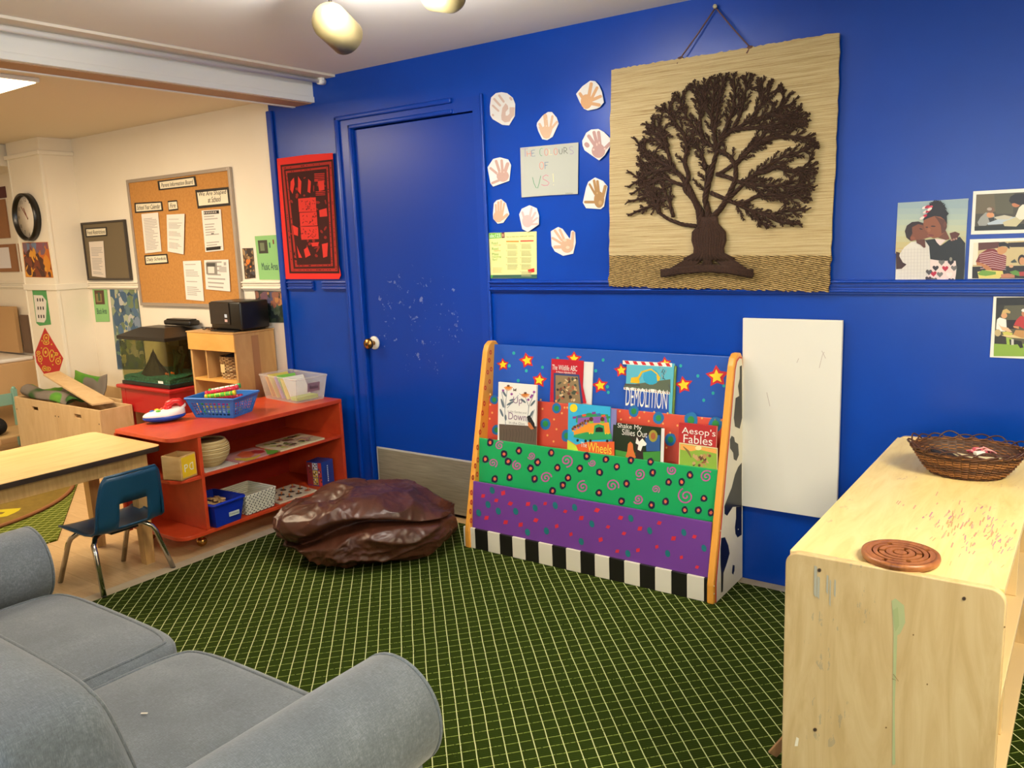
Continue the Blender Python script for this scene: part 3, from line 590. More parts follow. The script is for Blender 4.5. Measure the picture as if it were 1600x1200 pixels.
def bundle(pts, r0, r1, k_=4):
    """a limb made of twisted cords"""
    n_ = len(pts); 
    for q in range(k_):
        P_ = []; RR = []; ph = 2*math.pi*q/k_+rnd.uniform(0, 1)
        for i, (x, z) in enumerate(pts):
            f = i/(n_-1); r_ = r0+(r1-r0)*f; a = nrm2((pts[min(i+1, n_-1)][0]-pts[max(i-1, 0)][0], pts[min(i+1, n_-1)][1]-pts[max(i-1, 0)][1])); nx, nz = -a[1], a[0]
            w_ = r_*0.55*math.cos(ph+i*0.55); dep = r_*0.55*math.sin(ph+i*0.55)+r_*0.6
            P_.append(Vector((x+nx*w_, -0.036-dep, z+nz*w_))); RR.append(max(0.0024, r_*0.52))
        m.tube(P_, RR, ROPE, 6)
def dens(L, step):
    out = [L[0]]
    for a, b_ in zip(L[:-1], L[1:]):
        k = max(1, int(math.hypot(b_[0]-a[0], b_[1]-a[1])/step))
        for j in range(1, k+1): out.append((a[0]+(b_[0]-a[0])*j/k, a[1]+(b_[1]-a[1])*j/k))
    # smooth
    for _ in range(4): out = [out[0]]+[((out[i-1][0]+2*out[i][0]+out[i+1][0])/4, (out[i-1][1]+2*out[i][1]+out[i+1][1])/4) for i in range(1, len(out)-1)]+[out[-1]]
    return out
LP_ = [dens([uvp(*q) for q in L], 0.006) for L in limbs]
allp = [(p, li, i) for li, L in enumerate(LP_) for i, p in enumerate(L)]
# extra limbs out to the crown edge where none ends yet
ends = [L[-1] for L in LP_]
for dg_ in list(range(-32, 216, 6)):
    a = R(dg_); T2_ = (ccx+rx*0.93*math.cos(a), ccz+rz*0.93*math.sin(a))
    if min(math.hypot(e[0]-T2_[0], e[1]-T2_[1]) for e in ends) < 0.026: continue
    best = None
    for (p, li, i) in allp:
        dx, dz = T2_[0]-p[0], T2_[1]-p[1]; l = math.hypot(dx, dz)
        if l < 0.03 or l > 0.26: continue
        rdx, rdz = nrm2((T2_[0]-ccx, T2_[1]-ccz+0.12)); cs = (dx*rdx+dz*rdz)/l
        sc_ = l*(1+3*(1-cs))
        if cs > 0.75 and (best is None or sc_ < best[0]): best = (sc_, p)
    if best:
        p = best[1]; md = ((p[0]+T2_[0])/2+rnd.uniform(-.012, .012), (p[1]+T2_[1])/2+rnd.uniform(-.012, .012)); L = dens([p, md, T2_], 0.006); LP_.append(L); ends.append(T2_); allp += [(q, len(LP_)-1, i) for i, q in enumerate(L)]
def stick(p, d, L, r_, dy):
    e = seg2(p, rot2(d, rnd.uniform(-.06, .06)), L)
    if not inside(*e, 1.015): e = seg2(p, d, L*.55)
    if not inside(*e, 1.03): return
    mid = seg2(p, rot2(d, rnd.uniform(-.1, .1)), L*.5); rope([p, mid, e], [r_, r_*.95, r_*.85], dy)
def twig(p, d, L, lvl, dy):
    while L > .02 and not inside(p[0]+d[0]*L, p[1]+d[1]*L, 0.99): L *= .85
    n_ = max(3, int(L/0.0085)); pts = [p]; dd = d; bend = rnd.uniform(-.025, .025)
    for k in range(n_): dd = rot2(dd, bend); pts.append(seg2(pts[-1], dd, L/n_))
    rope(pts, [0.0036-0.0012*k/n_ for k in range(n_+1)], dy)
    for k in range(1, n_):
        for sg in ((1, -1) if k % 2 else ((-1,) if k % 4 else (1,))):
            stick(pts[k], rot2(dd, sg*rnd.uniform(.38, .6)), rnd.uniform(.015, .023)*(1.15-.5*k/n_), 0.0023, dy+rnd.uniform(0, .003))
    for sg in (-.38, 0.02, .36): stick(pts[-1], rot2(dd, sg+rnd.uniform(-.1, .1)), rnd.uniform(.009, .014), 0.0022, dy)
for li, L in enumerate(LP_):
    ln = sum(math.hypot(L[i+1][0]-L[i][0], L[i+1][1]-L[i][1]) for i in range(len(L)-1)); big = li < 4 or li in (7, 8, 11)
    r0 = 0.0145 if li < 4 else (0.009 if li < len(limbs) else 0.0062)
    bundle(L, r0, 0.0030, 5 if big else (4 if li < len(limbs) else 3))
    n_ = len(L); k = int(n_*(0.48 if li < 4 else 0.22 if li < len(limbs) else 0.1)); sg = 1
    if li in (4, 6): k = int(n_*0.45)
    while k < n_-1:
        d = nrm2((L[k+1][0]-L[k-1][0], L[k+1][1]-L[k-1][1])); out_ = nrm2((L[k][0]-ccx, L[k][1]-ccz+0.10)); q = rot2(d, sg*rnd.uniform(.4, .65)); q = nrm2((q[0]+out_[0]*.25, q[1]+out_[1]*.25))
        f = k/n_; twig(L[k], q, rnd.uniform(.048, .070)*(1.1-.55*f), 1, rnd.uniform(0, .006)); sg = -sg; k += 3
    e = L[-1]; d = nrm2((L[-1][0]-L[-4][0], L[-1][1]-L[-4][1]))
    for a in (-.5, -.2, .2, .5): stick(e, rot2(d, a), .016, .0024, .002)
# twisted cords over trunk and roots
def cord(pts2, r_, k=0, dy=0.0): m.tube([Vector((uvp(*q)[0], -0.038-r_*0.6-dy, uvp(*q)[1])) for q in pts2], r_, ROPE, 8)
for k in range(13):
    x = 300+k*12.2; w_ = rnd.uniform(-4, 4); bul = (x-372)*0.12
    cord([(370+(x-372)*0.55, 820), (x*0.6+150+w_, 860), (x+bul, 905), (x+bul*1.2, 945), (x-bul*0.2, 985), (x+bul*0.3, 1020), (x+(x-372)*0.8, 1050)], 0.0085, dy=0.012-abs(k-6)*0.0015)
for k in range(10):
    f = k/9; cord([(345-20*f, 1000+6*k), (300-30*f, 1025+8*k), (230-60*f, 1065+5*k), (125+60*(1-f)*0.5, 1128-2*(9-k))], 0.0065, dy=0.006)
    cord([(400+20*f, 1000+6*k), (450+30*f, 1025+8*k), (520+40*f, 1065+5*k), (612-50*(1-f)*0.5, 1130-2*(9-k))], 0.0065, dy=0.006)
for k in range(4): cord([(122, 1133-k*8), (250, 1112-k*6), (370, 1105-k*9), (480, 1112-k*6), (612, 1135-k*8)], 0.0085, dy=0.010)
for k in range(5): cord([(372+k*3, 985), (362+k*4, 1040), (345+k*12, 1080)], 0.007, dy=0.012)
m.build('rope_tree', t)
m = MB(); nail = Vector((-1.296, -0.012, 2.306)); CB = mat('6A4A44', .9)
for q in ((1063, 91), (1172, 74)):
    p = plane((0, -0.025, 0), (0, -1, 0))(*q); m.tube([nail, (nail+p)/2+Vector((0, 0, -0.003)), p], 0.0028, CB, 6)
    m.ball(p, 0.008, CB, 2, (1.6, 1, .8)); m.tube([p, p+Vector((-0.012, -0.004, -0.02))], 0.003, CB, 6)
m.build('hanging_cord', t)
m = MB(); m.M = Matrix.Translation((-1.296, 0, 2.309)) @ Matrix.Rotation(R(90), 4, 'X'); m.lathe([(0.003, 0), (0.003, 0.016), (0.008, 0.017), (0.008, 0.021), (0, 0.023)], mat('D8CFA8', .3, 0.4), 12)
o = m.build('nail'); tag(o, 'pale round-headed nail in the blue wall holding the tree hanging', 'nail')

# white panel
m = MB(); m.box((-1.170, -0.030, 0.330), (-0.788, -0.012, 1.112), mat('E6E2D6', .35), 0.002)
pl = wallp(-0.0302); SC = mat('B9A89E', .6)
for q in ([(1280,575),(1285,555),(1288,550)], [(1284,548),(1290,560)], [(1198,613),(1203,635)], [(1245,567),(1248,560)]): m.stroke(pl, q, 0.7, SC, 0.0003)
o = m.build('white_board'); tag(o, 'plain white upright board mounted on the blue wall right of the book rack', 'board')

# handprints
A = crop(760, 110, 8.0); B = crop(755, 230, 5.715)
PAP = mat('DEDBD6', .7)
def hand(cr, paper, col, palm, fingers, y, label, extra=(), th=0.0015):
    m = MB(); pl = wallp(-y); m.slab(pl, paper, PAP, th, cr); dk = lambda h, f: ''.join('%02X' % int(int(h[i:i+2], 16)*f) for i in (0, 2, 4)); C_ = mat(dk(col, .87), .7); C2 = mat(dk(extra[0], .9), .7) if extra else C_
    pf = wallp(-y-th)
    if isinstance(palm[0], tuple): m.poly(pf, palm, C_, 0.0004, cr)
    else: m.ell(pf, *palm[:4], C_, 0.0004, cr, n=18)
    for i, (a, b_, w_) in enumerate(fingers): m.cap(pf, a, b_, w_, C_, 0.0005+i*0.0001, cr)
    if extra:
        for (x, y_, rx_, ry_) in extra[1]: m.ell(pf, x, y_, rx_, ry_, C2, 0.0014, cr, n=8)
    o = m.build('handprint'); tag(o, label, 'handprint', 'paint handprints on the blue wall')
hand(A, [(60,340),(120,285),(190,272),(260,285),(330,340),(362,420),(358,570),(285,688),(200,680),(80,610),(50,560),(45,450)], 'E8C8B8', [(200,470),(240,410),(268,440),(275,480),(240,520),(240,565),(265,565),(290,540),(290,460),(355,460),(350,560),(310,600),(290,640),(230,650),(190,620),(185,570)],
     [((160,315),(215,390),28),((98,358),(170,438),28),((80,440),(150,505),25),((80,556),(84,562),26),((300,345),(312,362),30)], 0.003, 'pale pink handprint cutout, the one nearest the door top, upper left of the cluster')
hand(A, [(635,655),(700,570),(770,520),(820,520),(880,590),(905,665),(830,830),(760,872),(700,860),(650,760),(630,690)], 'F2C8A4', [(650,700),(690,720),(720,700),(830,710),(820,760),(790,840),(750,855),(715,845),(680,790)],
     [((665,672),(700,740),32),((735,568),(750,710),50),((825,575),(800,710),30),((880,645),(815,725),28)], 0.003, 'peach handprint cutout directly above the paper sign', ('F8E4CC', [(755,610,6,6),(750,695,8,8)]))
hand(A, [(1122,295),(1200,200),(1300,128),(1360,135),(1410,190),(1445,270),(1470,400),(1420,460),(1380,480),(1270,502),(1220,480),(1170,400)], 'F0B884', (1250,390,72,92),
     [((1170,292),(1215,360),40),((1310,168),(1280,330),42),((1382,218),(1320,340),36),((1425,325),(1310,375),40),((1408,432),(1290,410),42)], 0.010, 'orange handprint cutout at the top right of the cluster, close to the tapestry')
hand(A, [(1200,880),(1250,780),(1310,740),(1400,732),(1470,770),(1568,868),(1572,910),(1480,1060),(1410,1125),(1330,1070),(1230,1000),(1205,940)], 'CFA49C', (1400,1005,85,90),
     [((1280,822),(1360,940),44),((1345,775),(1385,930),42),((1402,775),(1420,930),40),((1545,912),(1455,1000),40),((1250,925),(1262,938),56)], 0.010, 'mauve handprint cutout with a separate fingertip, touching the left edge of the tapestry', ('EBC8BC', [(1380,925,10,20),(1410,905,9,18),(1340,990,14,14),(1480,980,14,14)]))
hand(B, [(40,180),(90,105),(150,90),(225,110),(250,160),(235,300),(90,352),(65,320)], 'DDB4A4', (175,258,55,52),
     [((66,188),(135,245),22),((115,125),(148,225),24),((165,120),(172,215),24),((218,150),(192,225),32),((82,320),(150,292),22)], 0.005, 'pink brown handprint cutout left of the paper sign', ('F0D4C4', [(128,232,6,6),(155,218,6,9),(185,222,6,6)]))
hand(B, [(920,360),(940,310),(1000,270),(1070,300),(1112,350),(1080,530),(1050,553),(920,545),(890,495)], 'BE9058', (1035,468,46,74),
     [((950,332),(1000,420),20),((990,300),(1012,410),24),((1020,305),(1032,410),24),((1090,350),(1068,440),28),((912,490),(1000,490),24)], 0.004, 'brown handprint cutout, the darkest one, right of the paper sign', ('D2A870', [(1045,495,16,20),(1018,410,8,10)]))
hand(B, [(97,500),(120,475),(160,463),(205,500),(235,600),(180,675),(130,683),(92,640),(88,600)], 'EDC09C', (135,620,44,52),
     [((112,515),(116,600),18),((135,492),(136,590),19),((160,482),(156,590),19),((188,502),(170,600),18),((213,602),(170,640),24)], 0.003, 'small peach handprint cutout on narrow paper, left above the yellow flyer')
hand(B, [(322,600),(345,550),(415,518),(480,545),(500,610),(498,690),(400,758),(350,730)], 'F0D0C8', (395,660,48,56),
     [((350,582),(370,650),20),((432,545),(412,640),20),((465,585),(425,655),20),((482,632),(430,675),18),((482,685),(420,690),18)], 0.010, 'very pale pink handprint cutout standing off the wall above the yellow flyer')
hand(B, [(605,750),(670,712),(710,730),(775,820),(785,750),(800,742),(822,760),(828,850),(805,950),(715,970),(640,930),(612,880)], 'F0C4A0', (750,880,58,64),
     [((640,745),(700,830),22),((685,738),(725,830),22),((620,812),(700,860),22),((640,892),(710,890),30),((803,765),(794,860),26)], 0.003, 'peach handprint cutout with raised thumb, lowest of the cluster', ('F8DCC0', [(730,830,16,14),(755,895,18,14)]))
# paper sign with marker letters
m = MB(); pl = wallp(-0.006); m.slab(pl, [(813,231),(904,222.5),(903,303),(860,305),(815,308.5)], mat('B4B6AA', .8), 0.001)
pf = wallp(-0.0072); COLS = dict(p='8E6AA8', r='D8604A', b='3A5A8A', g='3A8A5A', y='E8DC9A', k='2A2A2A', m='C85A7A')
def sk(c_, pts, w_=5): m.stroke(pf, pts, w_, mat(COLS[c_], .7), 0.0003, A)
def arc(cx_, cy_, rx_, ry_, a0, a1, n_=12): return [(cx_+rx_*math.cos(R(a0+(a1-a0)*k/n_)), cy_+ry_*math.sin(R(a0+(a1-a0)*k/n_))) for k in range(n_+1)]
sk('p', [(438,984),(520,978)]); sk('p', [(482,982),(486,1078)]); sk('r', [(505,1010),(512,1078)]); sk('r', [(552,1005),(554,1075)]); sk('r', [(508,1045),(553,1040)])
sk('b', [(565,1002),(568,1075),(612,1070)]); sk('b', [(565,1002),(606,995)]); sk('b', [(567,1036),(600,1032)])
sk('g', arc(690, 1020, 24, 48, -60, -290)); sk('r', arc(748, 1022, 22, 42, 0, 360)); sk('y', [(785,985),(785,1055),(822,1052)]); sk('r', arc(866, 1015, 22, 42, 0, 360))
sk('k', [(905,985),(908,1020),(920,1045),(938,1045),(948,1020),(948,975)]); sk('k', [(968,965),(970,1040)]); sk('k', arc(975, 985, 30, 22, -110, 90)); sk('k', [(978,1007),(1018,1040)])
sk('p', [(1082,955),(1058,950),(1038,965),(1045,992),(1078,1005),(1090,1030),(1070,1045),(1042,1045)])
sk('r', arc(690, 1190, 26, 46, 0, 360)); sk('b', [(730,1150),(734,1232)]); sk('b', [(730,1150),(775,1146)]); sk('b', [(732,1188),(762,1185)])
A2 = B
def sk2(c_, pts, w_=4.5): m.stroke(pf, pts, w_, mat(COLS[c_], .7), 0.0003, A2)
sk2('g', [(440,268),(452,320),(472,362),(486,366),(500,320),(514,255)]); sk2('m', [(582,258),(560,248),(535,262),(535,285),(565,300),(590,318),(575,340),(545,343),(520,334)]); sk2('y', [(623,235),(628,310)]); sk2('y', [(628,332),(628,340)])
for k in range(7): sk2('k', [(735+k*10, 416), (738+k*10, 407), (742+k*10, 415)], 2)
o = m.build('paper_sign'); tag(o, 'grey green paper sign with coloured marker letters amid the handprints', 'sign')
# yellow flyer
m = MB(); pl = wallp(-0.002); m.slab(pl, [(764,364),(838.5,361.5),(839,435),(766,435)], mat('EFEB9C', .6), 0.001); pf = wallp(-0.0032)
m.poly(pf, [(52,768),(160,762),(160,812),(54,818)], mat('7CBF4A', .6), 0.0002, B); m.poly(pf, [(162,762),(190,761),(192,810),(164,812)], mat('6A3A34', .6), 0.0002, B); m.poly(pf, [(168,775),(182,772),(184,800),(170,800)], mat('C89878', .6), 0.0004, B)
m.poly(pf, [(66,1142),(480,1136),(480,1172),(66,1170)], mat('2E5A4A', .6), 0.0002, B); m.poly(pf, [(66,1142),(90,1142),(76,1170),(66,1170)], mat('5CA83A', .6), 0.0004, B); m.poly(pf, [(398,1092),(456,1080),(458,1115),(404,1124)], mat('D82A24', .6), 0.0002, B)
m.poly(pf, [(205,836),(318,836),(318,848),(205,848)], mat('E89038', .6), 0.0002, B); m.poly(pf, [(332,832),(450,830),(450,842),(332,844)], mat('D03838', .6), 0.0002, B)
def ft(txt, x, y, x2, h, c_, sl=-0.01): o_ = pf(*B(x, y)); o2 = pf(*B(x2, y)); m.text(txt, o_, (1, 0, 0), (0, 0, 1), (o2-o_).length, h, mat(c_, .6), 0.0005)
ft('abc123', 60, 808, 152, 0.018, 'F4F6E8'); ft('Tips to help your child with reading', 203, 810, 452, 0.008, '3C5A30'); ft('Read', 78, 868, 130, 0.012, '6AA83A'); ft('every day', 95, 884, 160, 0.008, 'E8803A'); ft('Read', 80, 918, 135, 0.012, '6AA83A'); ft('together', 95, 934, 158, 0.009, 'E8803A'); ft('Make', 82, 966, 138, 0.012, '6AA83A'); ft('reading', 82, 992, 162, 0.012, '6AA83A'); ft('fun!', 84, 1014, 125, 0.012, '6AA83A')
for x0 in (215, 340):
    y_ = 862
    while y_ < 1075+(40 if x0 > 300 else 0):
        for k in range(8): m.poly(pf, [(x0, y_), (x0+random.uniform(70, 100), y_), (x0+90, y_+3), (x0, y_+3)], mat('A8A878', .7), 0.0003, B); y_ += 6.2
        m.poly(pf, [(x0-10, y_-50), (x0-5, y_-50), (x0-5, y_-45), (x0-10, y_-45)], mat('D03838', .6), 0.0003, B); y_ += 12
for k in range(6): m.poly(pf, [(86,1076+k*8),(160+random.uniform(-5,25),1076+k*8),(160,1079+k*8),(86,1079+k*8)], mat('D8B870', .7), 0.0003, B)
o = m.build('flyer'); tag(o, 'yellow printed reading tips flyer on the blue wall just above the chair rail', 'flyer')
# batik
m = MB(); pl = wallp(-0.012); RD = mat('E02A22', .85); DK = mat('3A0C08', .9)
m.slab(pl, [(433,248),(478,242),(520,239),(523,300),(526,360),(527.5,404),(531,420),(533,430),(530,436),(447,436),(441,360)], RD, 0.002); pf = wallp(-0.0142)
T4 = crop(420, 220, 4.706)
def inq(d):  # inset frame
    return [(85+d*0.8+0.0, 178+d*0.95-d*0.0), (470-d*0.75, 136+d*1.1), (520-d*1.0, 975-d*1.1), (152+d*0.9, 975-d*1.0)]
for i, (d, c_) in enumerate(((0, DK), (14, mat('A8281E', .9)), (34, DK), (48, mat('A8281E', .9)), (62, DK))): m.poly(pf, inq(d), c_, 0.0003+i*0.0003, T4)
rnd = random.Random(8)
for i in range(120):   # little border marks
    s_ = rnd.random(); d = rnd.choice((24, 55)); q = inq(d); k = rnd.randrange(4); a = q[k]; b_ = q[(k+1) % 4]; x = a[0]+(b_[0]-a[0])*s_; y = a[1]+(b_[1]-a[1])*s_; m.ell(pf, x, y, 5, 3, DK, 0.0018, T4, rnd.uniform(0, 3), 5)
MR = mat('8E2018', .9); BRT = mat('D8342A', .9)
for i in range(90): m.ell(pf, rnd.uniform(165, 425), rnd.uniform(265, 870), rnd.uniform(8, 24), rnd.uniform(4, 12), rnd.choice([MR, DK, DK, MR]), 0.0019+i*0.00001, T4, rnd.uniform(0, 3), 6)
for P in ([(215,425),(345,415),(350,520),(222,525)], [(225,530),(352,522),(358,622),(232,628)], [(232,632),(362,628),(368,722),(240,728)]):
    m.poly(pf, P, BRT, 0.0030, T4)
    for k in range(22): x = rnd.uniform(P[0][0]+14, P[1][0]-8); y = rnd.uniform(P[0][1]+12, P[3][1]-14); m.stroke(pf, [(x, y), (x+rnd.uniform(-14, 14), y+rnd.uniform(-14, 14))], 4, DK, 0.0033, T4)
for P in ([(160,300),(185,270),(190,320),(175,390),(158,360)], [(290,280),(310,300),(305,385),(285,375)], [(360,300),(405,295),(410,360),(370,370)], [(370,510),(425,495),(430,555),(375,560)], [(175,620),(215,640),(215,700),(185,690)], [(205,770),(225,820),(245,860),(220,860)], [(258,800),(285,780),(308,840),(270,860)], [(390,760),(435,750),(430,850),(400,860)], [(215,260),(240,300),(235,395),(215,370)], [(310,750),(370,745),(360,775),(320,778)]):
    m.poly(pf, P, BRT, 0.0031, T4)
for k in range(5): m.stroke(pf, [(335,245+k*13),(410,240+k*13)], 5, BRT, 0.0032, T4)
for k in range(3): m.stroke(pf, [(345,375+k*12),(415,372+k*12)], 4, BRT, 0.0032, T4)
o = m.build('batik_hanging'); tag(o, 'red and black batik cloth hanging left of the blue door', 'wall hanging')

# photo posters
def poster(q, border, y=0.003): m = MB(); m.slab(wallp(-y), q, mat(border, .35), 0.0008); return m, wallp(-y-0.0008)
P1 = crop(1390, 300, 8.0)
m, pf = poster([(1403,317.0),(1513.5,310),(1512.3,320),(1506.3,441.5),(1398.8,441.5)], 'B8C4BC')
L = 0
def pp(pts, c_, k=None):
    global L
    L += 1; m.poly(pf, pts, mat(c_, .4), 0.0001+L*0.00006, P1)
L = 0
for k in range(9): y0 = 135+k*70; pp([(104-k*3.5, y0-(0 if k else 0)), (985-k*5.2, y0-50 if k == 0 else y0), (980-k*5.2, y0+72), (100-k*3.5, y0+72)], ['97ABB2','A0B2B2','A8B8B0','B2BDAC','BAC0A6','C0C09C','C2BC90','C4B682','C4AE78'][k])
pp([(72,1128),(80,960),(130,770),(185,690),(270,625),(330,620),(440,600),(500,640),(505,1000),(440,1128)], 'DDD6CE')
for k in range(9): pp([(150+k*40,690+abs(k-4)*8),(154+k*40,690+abs(k-4)*8),(144+k*40,1125),(140+k*40,1125)], 'C6BEBC')
for k in range(10): pp([(110,720+k*42),(495,710+k*42),(495,714+k*42),(110,724+k*42)], 'CCC4C0')
pp([(80,745),(130,760),(120,800),(165,880),(212,905),(150,960),(82,965)], '3A1C14')
pp([(440,1128),(505,990),(505,840),(830,850),(830,1128)], 'E6CFCB')
pp([(440,600),(570,585),(640,670),(740,600),(880,560),(945,640),(940,900),(925,1120),(815,1120),(840,960),(825,860),(640,860),(510,840),(495,680)], '1B1A16')
pp([(565,585),(710,595),(630,670),(590,630)], 'E2CCC8')
for x, y, c_ in ((575,950,'2A1C24'),(695,955,'B81838'),(805,950,'6A6462'),(548,1020,'B81838'),(628,1030,'6E6A66'),(748,1035,'F0DCD8'),(650,880,'6E6A66'),(765,880,'241C20'),(555,1100,'5E5A58'),(485,1085,'3A2834'),(665,1108,'F0DCD8'),(770,1108,'241C20'),(492,1000,'4A4448')): pp(heartp(x, y, 40), c_)
pp([(590,565),(700,600),(750,590),(740,560),(700,480),(640,520)], '6E3C24')
pp([(750,515),(820,495),(880,520),(850,570),(820,600),(790,615),(755,610),(770,580)], '5A2A1A')
for k in range(3): pp(ellp(775+k*30, 600-k*8, 12, 12), 'B08878')
pp([(330,600),(440,590),(450,690),(430,700),(385,660),(340,640)], '5A2E1C')
pp([(190,490),(215,420),(280,375),(360,368),(430,400),(450,460),(500,520),(520,560),(480,570),(420,590),(330,600),(265,615),(210,570)], '7A4226')
pp([(190,490),(215,420),(280,375),(360,368),(425,390),(440,420),(360,400),(280,440),(285,520),(255,570),(262,610),(210,570)], '2A1510')
pp(ellp(292, 580, 32, 24, 0.3), '8A4A2C'); pp(ellp(392, 462, 22, 7, 0.3), '1A0E0A'); pp([(470,535),(520,545),(520,565),(475,560)], '8E4A38')
pp([(430,340),(420,400),(440,470),(470,500),(490,545),(545,580),(620,565),(680,510),(715,440),(715,350),(660,290),(500,290)], '8A4E2C')
pp([(560,300),(715,360),(715,440),(690,500),(650,520),(640,420),(600,350)], '5A301C')
pp([(420,360),(430,310),(500,240),(520,150),(600,105),(640,140),(690,210),(740,270),(715,300),(720,400),(690,350),(640,310),(560,300),(500,320),(440,345)], '17100E')
for k in range(10): a_ = -2.8+k*0.33; pp(starp(590+math.cos(a_)*95, 220+math.sin(a_)*95, 36, 15, k, 4), '17100E')
for x, y, c_ in ((435,195,'E8D8D0'),(470,185,'B01838'),(510,190,'D84858'),(445,250,'E8D8D0'),(480,240,'B01838'),(440,300,'C81838'),(405,325,'E8D8D0'),(500,215,'F0E0D8')): pp(ellp(x, y, 34, 16, -0.5), c_)
pp(ellp(545, 428, 30, 8, 0.05), '2A1410'); pp(ellp(465, 440, 16, 7, 0.05), '2A1410'); pp(ellp(492, 475, 22, 26), '9A5A36'); pp(ellp(520, 540, 38, 10, 0.1), '7A3428'); pp(ellp(690, 405, 20, 34, 0.1), '6A3A24'); pp(ellp(765, 840, 18, 26), '8A8478')
o = m.build('photo_poster'); tag(o, 'borderless photo poster of a child kissing a taller child in a heart dress', 'poster', 'photo posters on the blue wall')
P1 = crop(1500, 290, 7.5); L = 0
m = MB(); pl = wallp(-0.003); XE = -0.13
def wide(q0, z0, z1, x0): m.box((x0, -0.0038, z0), (XE, -0.003, z1), mat('EDE6DA', .35))
wide(0, 1.414, 1.558, -0.384); pf = wallp(-0.0039)
pp([(192,105),(1100,60),(1100,500),(170,530)], '4A4434'); pp([(192,105),(450,95),(440,300),(300,330),(180,330)], '6A5E44'); pp([(400,95),(640,85),(620,330),(420,330)], '5A5640'); pp([(170,480),(1100,430),(1100,505),(170,530)], '1E2014')
pp([(205,430),(240,370),(300,315),(400,330),(410,400),(350,440),(300,470),(220,470)], '9A9A94'); pp([(330,380),(400,370),(410,420),(350,435)], '2E302C'); pp(ellp(355, 345, 45, 32), 'D89464'); pp(ellp(360, 285, 44, 36), '7A5A44'); pp(ellp(345, 275, 30, 18), 'B0A090')
pp([(320,440),(470,385),(700,360),(680,420),(500,450),(330,460)], 'B8C4D0'); pp([(400,370),(520,345),(620,365),(560,400),(430,395)], 'C8C0AC'); pp([(500,430),(600,390),(720,340),(740,400),(660,480),(520,475)], 'C8BE98')
pp([(650,360),(690,260),(740,215),(900,170),(1100,200),(1100,400),(760,395),(700,400)], 'EAE0CC'); pp(ellp(655, 220, 48, 34), 'C47A50'); pp([(575,180),(590,130),(640,100),(740,95),(800,140),(760,220),(690,225),(640,205),(600,210)], '231C1A')
o = m.build('photo_poster'); tag(o, 'white bordered photo poster of an adult and child reading outdoors, topmost right', 'poster', 'photo posters on the blue wall')
m = MB(); wide(0, 1.2635, 1.398, -0.386); pf = wallp(-0.0039); L = 0
pp([(158,672),(1100,630),(1100,1085),(142,1088)], 'C8B484'); pp([(158,672),(215,670),(205,930),(150,930)], 'E8DFC8'); pp([(215,670),(460,660),(450,730),(215,760)], '5A2E22'); pp([(560,670),(1100,645),(1100,715),(590,722)], '2A1A14'); pp([(145,950),(1100,930),(1100,1088),(142,1088)], '26221C')
pp([(185,890),(230,800),(320,745),(400,740),(480,790),(545,830),(535,960),(500,1000),(400,1000),(340,950),(290,920),(210,930)], '7A2A2C')
for k in range(8): pp([(225+k*2,800+k*24),(380,770+k*26),(540,815+k*24),(540,822+k*24),(380,778+k*26),(225+k*2,808+k*24)], 'C8A0A0')
pp([(190,895),(230,900),(330,940),(375,985),(360,1000),(310,990),(250,940),(195,935)], 'B87848'); pp([(430,760),(460,700),(560,730),(540,780),(490,810),(450,800)], 'C8905C'); pp([(455,720),(455,665),(520,660),(585,690),(580,745),(540,710),(490,710)], '1A1614')
pp([(205,1010),(300,990),(500,1000),(510,1050),(460,1088),(220,1086)], 'D8C868'); pp([(205,1030),(260,990),(340,1000),(420,1010),(420,1040),(300,1060),(230,1050)], '6E9A38'); pp([(480,1040),(560,1030),(640,1040),(640,1080),(480,1085)], 'B87858'); pp([(580,1010),(650,990),(720,1020),(700,1060),(620,1045)], '5A8A34'); pp([(690,1010),(1000,1000),(1000,1060),(700,1060)], 'A83A34')
pp(ellp(725, 870, 46, 62), '241A16'); pp(ellp(728, 885, 34, 46), 'C88E60'); pp(ellp(600, 945, 26, 18), 'D0A078'); pp([(590,895),(640,860),(670,900),(610,905)], '3A4038')
o = m.build('photo_poster'); tag(o, 'white bordered photo poster of a person in a striped shirt preparing salad', 'poster', 'photo posters on the blue wall')
P1 = crop(1540, 450, 10.0); L = 0
m = MB(); m.box((-0.305, -0.0038, 0.995), (XE, -0.003, 1.204), mat('EDE6DA', .35)); pf = wallp(-0.0039)
pp([(170,150),(1100,140),(1100,1070),(125,1065)], '55523C'); pp([(170,150),(1100,140),(1100,250),(170,280)], '1E1C14'); pp([(170,280),(300,260),(260,400),(165,500)], '2A271C'); pp([(330,500),(520,500),(520,640),(330,640)], '201A18'); pp([(130,870),(1100,880),(1100,1075),(125,1065)], '86A63C'); pp([(140,760),(240,740),(320,760),(330,880),(140,870)], '2E2A20'); pp([(320,770),(420,790),(400,890),(330,880)], '9AB848')
pp([(245,740),(340,720),(1100,820),(1100,840),(340,770)], 'D8C088'); pp([(370,800),(560,830),(590,930),(540,940),(500,880),(380,890)], '221E18')
pp([(170,560),(180,490),(220,460),(320,490),(330,640),(300,680),(220,680),(165,640)], 'E8E6DE'); pp([(200,560),(240,600),(350,620),(420,690),(380,690),(260,660)], 'E0B890'); pp(ellp(290, 430, 48, 46), 'D09A6C'); pp([(250,400),(270,345),(330,325),(390,370),(380,400),(330,390),(280,405)], 'C8A868'); pp(ellp(190, 700, 50, 56), 'C0A878')
pp([(260,690),(340,680),(430,710),(400,740),(280,730)], 'C8C05C'); pp([(430,730),(470,655),(560,660),(1000,700),(1000,800),(560,780)], 'BC8A50')
